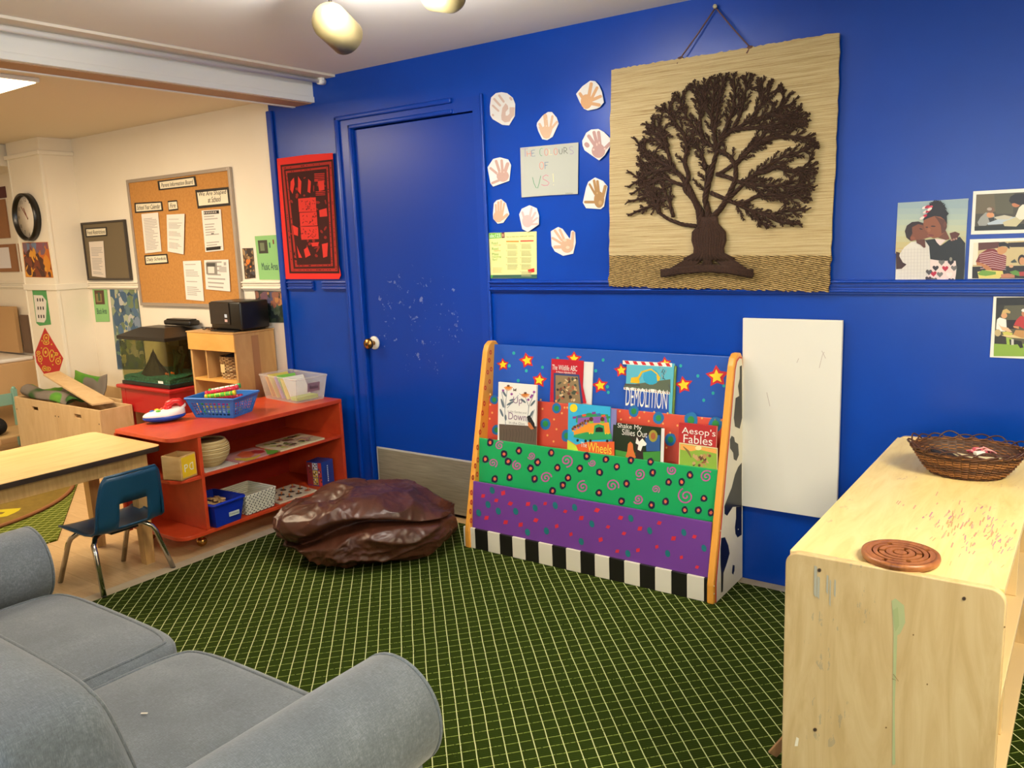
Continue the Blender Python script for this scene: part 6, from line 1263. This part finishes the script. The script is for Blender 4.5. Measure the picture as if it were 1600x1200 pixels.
o = m.build('eyeglasses_heap'); tag(o, 'small tangle of dark glasses and cords on the pine cabinet left of the printer', 'clutter')

# ================================================================== BOARDS AND PAPERS ON THE CREAM WALL
n = NT('cork', .9); v = n.mapping(); a = n.noise(v, 60, 4, .7); n.color(n.ramp(a, [(0.3, 'B07A3C'), (0.7, 'C48C48')])); n.bump(a, .2, .002); CORK = n.m; ALU = mat('B0A498', .4, .5)
def board(nm, label, x0, x1, z0, z1, face, fr, fw_=.014, cat='board'):
    t = thing(nm, label, cat, ((x0+x1)/2, -.01, (z0+z1)/2)); m = MB(); m.box((x0+.004, -.014, z0+.004), (x1-.004, -.001, z1-.004), face); m.build('board', t)
    m = MB(); m.box((x0, -.022, z0), (x0+fw_, -.001, z1), fr, .002); m.box((x1-fw_, -.022, z0), (x1, -.001, z1), fr, .002); m.box((x0+fw_, -.022, z1-fw_), (x1-fw_, -.001, z1), fr, .002); m.box((x0+fw_, -.022, z0), (x1-fw_, -.001, z0+fw_), fr, .002); m.build('frame', t); return t
board('cork_board', 'large cork notice board with handwritten headings on the cream wall above the aquarium', -5.505, -4.365, 1.095, 1.952, CORK, ALU, .022)
board('grey_board', 'small dark grey notice board between the column and the large cork board', -6.172, -5.590, 1.272, 1.692, mat('6E6048', .8), mat('3A322C', .5), .014)
LN = mat('A8A4A0', .8); BLK = mat('1E1A18', .6)
def paper(nm, label, q, y, col='E8E2DC', cat='paper', border=None, txt=None, lines=None, grp=None, extra=None):
    m = MB(); pl = wallp(-y); m.slab(pl, q, mat(col, .7) if not border else BLK, .0008); pf = wallp(-y-.0008); P = [pf(*p) for p in q]; a, b_, c, d = P[3], P[2], P[1], P[0]   # a lower left, b lower right
    F = lambda u, v: (a*(1-u)+b_*u)*(1-v)+(d*(1-u)+c*u)*v
    def quad(u0, u1, v0, v1, mt, off): m.add([F(u0, v0)+pf.n*off, F(u1, v0)+pf.n*off, F(u1, v1)+pf.n*off, F(u0, v1)+pf.n*off], [(0, 1, 2, 3)], mt)
    if border: quad(.05, .95, .14, .86, mat(col, .7), .0004)
    if txt:
        k_ = len(txt)
        for i, (s_, u0, u1, sh) in enumerate(txt):
            v0 = .26+(.68/k_)*(k_-1-i)*0.92 if k_ > 1 else .28; hh = .30 if k_ > 1 else .44; o_ = F(u0, v0)+pf.n*.0008; m.text(s_, o_, (F(u1, v0)-F(u0, v0)).normalized(), (F(u0, 1)-F(u0, 0)).normalized(), (F(u1, v0)-F(u0, v0)).length, (F(u0, v0+hh)-F(u0, v0)).length, BLK, .0004, shear=.25)
    if lines:
        rnd = random.Random(hash(label) % 1000 if False else len(label)*7)
        for v0 in np.linspace(.08, .90, lines):
            if rnd.random() < .12: continue
            quad(.10, rnd.uniform(.55, .92), v0, v0+.35/lines, LN, .0004)
    if extra: extra(quad)
    o = m.build(nm); tag(o, label, cat, grp)
g1 = 'heading cards on the cork board'; g2 = 'printed sheets on the cork board'
paper('heading_card', 'black bordered heading card, topmost on the cork board, about parents', [(246,283),(305,275),(308,291),(248,297.5)], .016, 'E8DEC4', 'card', True, [('Parent Information Board', .09, .92, 0)], None, g1)
paper('heading_card', 'two line black bordered heading card at the upper right of the cork board', [(305,297),(357,292),(360,321),(309,326)], .016, 'E8DEC4', 'card', True, [('We Are Shaped', .10, .93, 0), ('at School', .35, .75, 0)], None, g1)
paper('heading_card', 'black bordered heading card at the left, above the calendar sheet', [(210,317),(253,314.5),(255,329.5),(211,333)], .016, 'E8DEC4', 'card', True, [('School Year Calendar', .09, .92, 0)], None, g1)
paper('heading_card', 'smallest black bordered heading card, one short word, on the cork board', [(262,314),(276.5,312.5),(278.5,328),(263.5,330)], .016, 'E8DEC4', 'card', True, [('Fire', .20, .80, 0)], None, g1)
paper('heading_card', 'black bordered heading card lowest on the cork board, about the day', [(225.5,399),(261,396.5),(263.5,411.5),(227,414)], .016, 'E8DEC4', 'card', True, [('Daily Schedule', .09, .92, 0)], None, g1)
paper('printed_sheet', 'printed sheet at the left of the cork board under the calendar heading', [(221,334.5),(247,332),(252.5,393),(227,396)], .018, 'E6DED6', 'paper', None, None, 22, g2)
paper('printed_sheet', 'printed sheet under the smallest heading card, curling off the cork board', [(260.5,335.5),(288.5,334),(287,397.5),(262,393)], .022, 'E6DED6', 'paper', None, None, 26, g2)
def ex1(quad): quad(.1, .9, .90, .98, BLK, .0006); quad(.06, .85, .03, .11, BLK, .0006); [quad(.12+.1*k, .16+.1*k, .92, .96, mat('E6DED6', .7), .0008) for k in range(7)]; quad(.4, .55, .42, .44, BLK, .0006)
paper('printed_sheet', 'sheet with black banners at head and foot, right side of the cork board', [(315,329),(345,327),(349.5,391),(321,394)], .018, 'E6DED6', 'paper', None, None, 14, g2, ex1)
paper('printed_sheet', 'plain printed sheet, bottom of the cork board, left of the pictured sheet', [(286,408),(314,407),(319,470.5),(291,468)], .018, 'E8E0DA', 'paper', None, None, 18, g2)
def ex2(quad): quad(.06, .52, .52, .92, mat('8A8680', .7), .0006); quad(.14, .40, .56, .78, mat('D8D4CC', .7), .0008); quad(.10, .45, .78, .90, mat('4A4844', .7), .0008); quad(.6, .9, .60, .78, mat('B8B4B0', .7), .0006); quad(.8, .9, .82, .92, LN, .0006)
paper('printed_sheet', 'sheet with a grey square picture at the bottom right of the cork board', [(319,406.5),(357,405.5),(360,455.5),(322,452)], .020, 'E8E0DA', 'paper', None, None, 7, g2, ex2)
paper('heading_card', 'black bordered heading card on the small dark grey board', [(133,356.5),(166.5,354.5),(167.5,368.5),(134.5,371)], .016, 'E8DEC4', 'card', True, [('Food Restrictions', .08, .93, 0)])
paper('printed_sheet', 'printed sheet pinned on the small dark grey board', [(139,378),(161.5,376.5),(165.5,434),(144,431.5)], .017, 'DCD0C4', 'paper', None, None, 20)
# green area signs
def exm(quad): quad(.12, .55, .60, .90, mat('3A3A2E', .6), .0006); quad(.2, .4, .66, .84, mat('6E7A5C', .6), .0008); quad(.62, .68, .72, .84, mat('2A6A5A', .6), .0006); quad(.80, .86, .80, .90, mat('7A2A2A', .6), .0006)
m = None
def areasign(label, q, y, word, wu, exf):
    mm = MB(); pl = wallp(-y); mm.slab(pl, q, mat('8CC47C', .6), .0008); pf = wallp(-y-.0008); P = [pf(*p) for p in q]; a, b_, c, d = P[3], P[2], P[1], P[0]; F = lambda u, v: (a*(1-u)+b_*u)*(1-v)+(d*(1-u)+c*u)*v
    def quad(u0, u1, v0, v1, mt, off): mm.add([F(u0, v0)+pf.n*off, F(u1, v0)+pf.n*off, F(u1, v1)+pf.n*off, F(u0, v1)+pf.n*off], [(0, 1, 2, 3)], mt)
    exf(quad); o_ = F(wu[0], .22 if wu[2] else .16); mm.text(word, o_+pf.n*.0004, (b_-a).normalized(), (d-a).normalized(), (F(wu[1], .2)-F(wu[0], .2)).length, (F(0, .20)-F(0, 0)).length*.85, mat('1E3A4A', .6), .0004)
    o = mm.build('area_sign'); tag(o, label, 'sign', 'green area signs')
areasign('green paper area sign with MUSIC lettering on the cream wall near the batik', [(398,369),(432,367),(439,437),(405.5,437)], .003, 'Music Area', (.18, .92, 1), exm)
def exb(quad): quad(.12, .78, .50, .90, mat('5A3A2A', .6), .0006); quad(.2, .6, .56, .8, mat('8A7A4A', .6), .0008); quad(.35, .5, .6, .84, mat('3A5A3A', .6), .0010)
areasign('green paper area sign with BLOCK lettering left of the blue animal poster', [(144,448),(166.5,448),(171.5,502.5),(150,503)], .003, 'Block Area', (.16, .86, 1), exb)
# small pictures
rnd = random.Random(31)
def picture(nm, label, q, y, base, cols, nblob, rr_=(.04, .16), cat='poster', grp=None, post=None):
    mm = MB(); pl = wallp(-y); mm.slab(pl, q, mat(base, .5), .0008); pf = wallp(-y-.0008); P = [pf(*p) for p in q]; a, b_, c, d = P[3], P[2], P[1], P[0]; F = lambda u, v: (a*(1-u)+b_*u)*(1-v)+(d*(1-u)+c*u)*v
    for k in range(nblob):
        u0, v0 = rnd.random(), rnd.random(); r_ = rnd.uniform(*rr_); asp = (b_-a).length/(d-a).length; pts = []
        for j in range(8): an = 2*math.pi*j/8; rj = r_*rnd.uniform(.6, 1.2); uu = min(.985, max(.015, u0+rj*math.cos(an))); v2 = min(.985, max(.015, v0+rj*math.sin(an)*asp)); pts.append(F(uu, v2)+pf.n*(.0003+.000012*k))
        cc = cols(u0, v0) if callable(cols) else rnd.choice(cols)
        b = bmesh.new(); vs = [b.verts.new(p) for p in pts]
        try: f_ = b.faces.new(vs); f_.normal_update(); (f_.normal.dot(pf.n) < 0) and f_.normal_flip(); bmesh.ops.triangulate(b, faces=[f_]); mm.bm(b, mat(cc, .5))
        except ValueError: b.free()
    if post: post(mm, F, pf)
    o = mm.build(nm); tag(o, label, cat, grp)
picture('wall_picture', 'narrow dark picture with an orange figure, left of the green music sign', [(378.5,388),(395,387.5),(399,434),(383,436)], .003, '3A2A22', lambda u, v: ('E8782A' if .2 < u < .65 and .35 < v < .65 else rnd.choice(['2A1E1A', '7A5A3A', '4A4A52', 'A88860'])), 40, (.05, .2))
picture('wall_poster', 'dark landscape poster at the edge of the blue wall behind the printer', [(398,454),(446,456),(447,504),(404,504)], .003, '2E3430', lambda u, v: (rnd.choice(['6A4A5A', '8A5A4A', '4A4A6A', 'B07A4A']) if v > .6 else rnd.choice(['22302A', '3A4A3A', '1E2A2E', '4A5A4E'])), 70, (.04, .16))
def postp(mm, F, pf): 
    mm.add([F(0, 0)+pf.n*.0014, F(1, 0)+pf.n*.0014, F(1, .12)+pf.n*.0014, F(0, .12)+pf.n*.0014], [(0, 1, 2, 3)], mat('1A2A4A', .5)); mm.add([F(0, .0)+pf.n*.0016, F(1, 0)+pf.n*.0016, F(1, .022)+pf.n*.0016, F(0, .022)+pf.n*.0016], [(0, 1, 2, 3)], mat('E8E4DC', .5))
picture('animal_poster', 'tall blue green animal poster on the cream wall left of the aquarium', [(171,448),(213.5,449),(229,577),(184,577)], .003, '5A7480', ['4A6A8A', '8A9A7A', 'A8B094', '3A5A7A', '6A7A5A', 'B8B8B4', '5A7A6A', '7A8AA0', 'C0B890', '2E4A64'], 150, (.04, .15), 'poster', None, None)

# ================================================================== COLUMN: CLOCK AND CHARTS
t = thing('wall_clock', 'round black rimmed wall clock on the column in the far room', 'clock', (-6.475, -.25, 1.75)); yc = -.2362
CM = Matrix.Translation((-6.465, yc, 1.748)) @ Matrix.Rotation(R(90), 4, 'X')
m = MB(); m.M = CM; m.lathe([(0, .012), (.150, .012), (.152, .040), (.160, .048), (.170, .044), (.172, .0), (0, 0)], mat('14110F', .3), 48); m.build('rim', t)
m = MB(); m.M = CM; m.lathe([(.1495, .0125), (.1495, .016), (0, .016)], mat('E8DCCC', .35), 48)
for k in range(12):
    a = 2*math.pi*k/12; x, y = .124*math.sin(a), .124*math.cos(a); s_ = str(k if k else 12); w_ = .018 if len(s_) == 1 else .030; m.text(s_, (x-w_/2, y-.013, .0162), (1, 0, 0), (0, 1, 0), w_, .027, mat('5A524C', .5), .0003)
dial = m.build('dial', t)
for a, l, w_ in ((R(-28), .075, .006), (R(-42), .105, .0045)):
    m = MB(); m.M = CM @ Matrix.Translation((0, 0, .018)) @ Matrix.Rotation(-a, 4, 'Z'); m.box((-w_/2, -.02, 0), (w_/2, l, .0015), mat('8A4A34', .4)); m.build('hand', dial)
YC = .2352
picture('harvest_poster', 'orange harvest poster on the column under the clock', [(34.5,379),(74.5,378),(83.5,434),(40.5,433)], YC, 'C8741E', lambda u, v: (rnd.choice(['6A7A9A', '8A4A5A', '7A5A6A']) if v > .78 else rnd.choice(['5A2410', 'E09A2A', 'C8641A', '7A3414', 'D8881E', '4A1E10'])), 80, (.05, .16))
m = MB(); pl = wallp(-YC); m.slab(pl, [(50,450.5),(71.5,449.5),(80,507),(62,509),(57,505)], mat('4E9A58', .6), .0008); pf = wallp(-YC-.0008); m.slab(pf, [(52.5,461),(66,461.5),(72.5,470),(72,499),(69,504),(57.5,503)], mat('E4DED6', .6), .0008); pf = wallp(-YC-.0018)
for i in range(3):
    for j in range(3): x = 57.5+j*4+i*.9; y = 466+i*13; m.poly(pf, [(x, y), (x+1.8, y), (x+2.2, y+5), (x+.4, y+5)], BLK, .0003)
o = m.build('chart_paper'); tag(o, 'green sheet with a white chart pinned to the column above the red diamond', 'chart')
m = MB(); pl = wallp(-YC); m.slab(pl, [(70,512),(99,560),(91,586),(70,586),(52,558)], mat('C01E1E', .5), .001); pf = wallp(-YC-.001); GO = mat('E0B838', .4); T5 = crop(0, 420, 5.333)
for cx_, cy_, rx_, ry_ in ((385,575,22,30),(380,695,24,38),(432,725,20,50),(335,750,16,26),(485,770,20,26),(370,830,16,20),(400,835,22,16),(385,615,24,16),(320,700,14,14),(465,710,18,12)):
    m.stroke(pf, [(cx_+rx_*math.cos(2*math.pi*k/10), cy_+ry_*math.sin(2*math.pi*k/10)) for k in range(11)], 7, GO, .0004, T5); m.ell(pf, cx_, cy_, rx_*.4, ry_*.35, GO, .0006, T5)
for cx_, cy_ in ((345,660),(430,630),(310,725),(350,600),(500,735),(440,800),(345,790)): m.ell(pf, cx_, cy_, 6, 6, GO, .0005, T5)
o = m.build('red_diamond'); tag(o, 'red diamond paper with golden characters on the column', 'decoration')
# boards past the column
yb2 = .0
def farbox(nm, label, x0, x1, z0, z1, c_, cat='board', th=.014, y=-.001, grp=None): mm = MB(); mm.box((x0, y-th, z0), (x1, y, z1), mat(c_, .7), .001); o = mm.build(nm); tag(o, label, cat, grp); return o
farbox('pin_board', 'brown pin board left of the blue poster at the left edge', -7.75, -7.33, 1.62, 1.93, '9A6A44'); farbox('pin_board', 'brown pin board below, holding a white sheet at the left edge', -7.75, -7.26, 1.345, 1.57, '9A6A44'); farbox('pin_board', 'narrow brown pin board strip just left of the column', -7.20, -6.70, 1.345, 1.57, '9A6A44')
farbox('white_sheet', 'white sheet pinned to the lower brown board at the left edge', -7.60, -7.36, 1.375, 1.545, 'E4E0E4', 'paper', .001, -.0155); farbox('blue_poster', 'blue poster with a purple border beside the clock column', -7.20, -6.86, 1.66, 2.00, '3A5A9A', 'poster', .001); farbox('small_card', 'dark framed small card at the upper left edge', -7.75, -7.30, 1.94, 2.03, '5A2A2A', 'card', .004); farbox('printed_card', 'white printed card with a blue picture just left of the column', -7.06, -6.72, 1.36, 1.53, 'D8D4D8', 'paper', .001, -.0155)
# play sink
t = thing('play_sink', 'natural wood play sink cupboard with white basin at the left edge', 'sink', (-7.6, -.25, 0)); SK_ = mat('D0A878', .5)
m = MB(); m.box((-8.0, -.42, 0), (-7.04, -.012, .630), SK_, .004); m.build('body', t); m = MB(); m.box((-7.85, -.40, .6305), (-7.12, -.05, .662), mat('F2F0EC', .3), .012, 3); m.build('basin', t)
m = MB(); m.box((-8.0, -.4235, .45), (-7.05, -.4205, .456), mat('9A7A50', .5)); m.box((-7.42, -.4235, .02), (-7.414, -.4205, .45), mat('9A7A50', .5)); m.build('panel_groove', t)
for x in (-7.52, -7.34): m = MB(); m.tube([(x, -.421, .40), (x, -.45, .40), (x+.01, -.455, .38), (x+.01, -.455, .31), (x, -.45, .29), (x, -.421, .29)], .006, BLK, 8); m.build('handle', t)
farbox('leaning_board', 'tan board leaning on the wall above the play sink', -8.1, -7.33, .675, 1.06, 'C09868', 'board', .03, -.03); farbox('dark_board', 'darker board edge behind the tan leaning board', -7.32, -7.20, .675, .99, '6E5644', 'board', .02, -.005)
# doll bed
MN = mat('8AB8A8', .5); t = thing('doll_bed', 'mint green slatted doll bed left of the wooden play bins', 'doll bed', (-6.95, -.6, 0))
for x, y in ((-6.90, -.70), (-6.90, -.33), (-6.46, -.70)): m = MB(); m.box((x-.018, y-.018, 0), (x+.018, y+.018, .45), MN, .003); m.ball((x, y, .455), .016, MN, 2); m.build('post', t)
m = MB(); m.box((-6.88, -.705, .38), (-6.48, -.69, .41), MN, .002); m.box((-6.88, -.705, .17), (-6.48, -.69, .20), MN, .002); m.box((-6.91, -.68, .33), (-6.895, -.35, .42), MN, .002); m.build('rail', t)
for k in range(6): m = MB(); x = -6.83+k*.06; m.box((x-.008, -.703, .2005), (x+.008, -.693, .3795), mat('D8CFB0', .5), .002); m.build('slat', t)
m = MB(); m.box((-6.88, -.685, .155), (-6.48, -.35, .168), mat('C8A878', .6), .002); m.build('bed_base', t)
m = MB(); m.ball((-6.62, -.60, .235), 1, mat('121010', .9), 3, (.10, .06, .065)); m.ball((-6.66, -.66, .20), .03, mat('121010', .9), 2); m.ball((-6.57, -.66, .19), .03, mat('121010', .9), 2); o = m.build('black_plush'); tag(o, 'black plush toy lying in the mint doll bed', 'plush toy')
# play bins
BN = wood('bin_birch', [(0.3, 'CDA877'), (0.7, 'DDBD8E')], (3, 3, .8)); hz_ = .472
def bin_(label, x0, x1, y0, y1, h):
    t = thing('play_bin', label, 'bin', ((x0+x1)/2, (y0+y1)/2, 0)); th = .014; m = MB(); sx_ = (x0+x1)/2
    m.box((x0, y0, 0), (x1, y0+th, h-.075), BN); m.box((x0, y0, h-.05), (x1, y0+th, h), BN, .002); m.box((x0, y0, h-.0755), (sx_-.045, y0+th, h-.0495), BN); m.box((sx_+.045, y0, h-.0755), (x1, y0+th, h-.0495), BN); m.build('front_panel', t)
    m = MB(); m.box((x0, y1-th, 0), (x1, y1, h), BN, .002); m.build('back_panel', t)
    for a, b_ in ((x0, x0+th), (x1-th, x1)): m = MB(); m.box((a, y0+th+.0005, 0), (b_, y1-th-.0005, h), BN, .002); m.build('side_panel', t)
    m = MB(); m.box((x0+th, y0+th, .03), (x1-th, y1-th, .045), BN); m.build('bottom', t)
    for x in (x0+.02, x1-.02): m = MB(); m.ball((x, y0-.0005, h-.09), .006, mat('4A3A28', .5), 1, (1, .3, 1)); m.build('screw', t)
bin_('left one of the two front birch play bins, with a hand slot', -6.37, -5.772, -.560, -.335, hz_); bin_('right one of the two front birch play bins, nearest the red stand', -5.768, -5.205, -.560, -.335, hz_); bin_('rear birch play bin against the cream wall behind the front pair', -6.16, -5.40, -.300, -.012, hz_+.01)
m = MB(); a = Vector((-6.17, -.43, .618)); b_ = Vector((-6.18, -.31, .622)); c_ = Vector((-5.36, -.37, .476)); d_ = Vector((-5.40, -.50, .476)); m.prism([a, d_, c_, b_], (0, 0, .012), BN, .001)
o = m.build('ramp_board'); tag(o, 'long birch board propped diagonally across the play bins', 'board')
# folded road rug
n = NT('road_rug', .95); vv = n.mapping((1, 1, 1)); a = n.noise(vv, 4, 1, .4); n.color(n.ramp(a, [(0.38, '3A6A26'), (0.44, '2A4A1C'), (0.47, '6E645A'), (0.56, '7C7268'), (0.58, '4E8A2A'), (0.66, '62962E')])); n.bump(n.noise(n.mapping(), 200, 2), .3, .003)
m = MB(); b = bmesh.new(); NX, NV = 40, 36; G_ = []
prf = [(-.530, .474), (-.545, .50), (-.53, .53), (-.49, .545), (-.45, .535), (-.42, .505), (-.38, .490), (-.33, .490), (-.285, .50), (-.262, .53), (-.252, .58), (-.246, .625)]
for i in range(NX+1):
    f = i/NX; row = []
    for j in range(NV+1):
        s_ = j/NV*(len(prf)-1); k = min(int(s_), len(prf)-2); g = s_-k; y = prf[k][0]*(1-g)+prf[k+1][0]*g; z = prf[k][1]*(1-g)+prf[k+1][1]*g; back = sm(-.30, -.25, y)
        x0_ = -6.30+.22*back; x1_ = -5.66+.03*back; x = x0_+(x1_-x0_)*f
        z = z*(1-0)-(.035*f)*(1-back)-.02*back*math.sin(f*3.14)+.008*math.sin(x*14+y*9); z = max(z, .468 if y < -.30 else .485)
        row.append(b.verts.new((x, y-.02*math.sin(f*8)*(0.3+back*.3), z+.006)))
    G_.append(row)
for i in range(NX):
    for j in range(NV): b.faces.new((G_[i][j], G_[i+1][j], G_[i+1][j+1], G_[i][j+1]))
bmesh.ops.recalc_face_normals(b, faces=b.faces[:]); bmesh.ops.solidify(b, geom=b.faces[:], thickness=.008); m.bm(b, n.m, True); o = m.build('road_rug'); tag(o, 'folded green and grey road map rug heaped on the play bins', 'rug')

# ================================================================== TRACK LIGHT
BRZ = mat('8E8058', .42, .4)
def head(P0, P1, r_, label, e=14):
    P0, P1 = Vector(P0), Vector(P1); t = thing('ceiling_lamp', label, 'lamp', P0); d = (P1-P0).normalized(); L_ = (P1-P0).length; q = d.to_track_quat('Z', 'Y').to_matrix().to_4x4(); m = MB(); m.M = Matrix.Translation(P0) @ q
    m.lathe([(0, -r_*.62), (r_*.35, -r_*.58), (r_*.68, -r_*.42), (r_*.9, -r_*.15), (r_, .15*r_), (r_, L_), (r_*.93, L_), (r_*.93, L_*.8), (0, L_*.8)], BRZ, 36)
    m.build('lamp_shade', t)
    m = MB(); m.M = Matrix.Translation(P0) @ q; m.lathe([(0, L_*.82), (r_*.5, L_*.84), (r_*.6, L_*.95), (0, L_*1.02)], mat('FFF6E8', .4, emit=e), 20); m.build('bulb', t)
    m = MB(); top = Vector((P0.x, P0.y, 2.354)); m.tube([P0+d*L_*.3+Vector((0, 0, r_*.7)), Vector((P0.x, P0.y, 2.33)), top], .006, BLK, 8); m.lathe([(.03, 2.335), (.03, 2.3545), (0, 2.3545)], BRZ, 20, c=(P0.x, P0.y, 0)); m.build('stem', t)
    return P0+d*L_*1.3, d
head((-2.161, -1.213, 2.200), (-2.192, -1.100, 2.165), .062, 'bronze cylinder ceiling lamp head fully in view near the top edge')
head((-1.700, -1.125, 2.205), (-1.80, -1.09, 2.235), .052, 'bronze cylinder ceiling lamp head cut off by the top edge, right one')
t = thing('globe_lamp', 'bright globe bulb between the two bronze lamp heads, just above the frame', 'lamp', (-1.93, -1.25, 2.30)); m = MB(); m.ball((-1.93, -1.25, 2.275), .035, mat('FFFAF0', .4, emit=25), 3); m.build('bulb', t)
m = MB(); m.lathe([(.03, 2.312), (.05, 2.330), (.05, 2.3545), (0, 2.3545)], BRZ, 24, c=(-1.93, -1.25, 0)); m.build('socket', t)
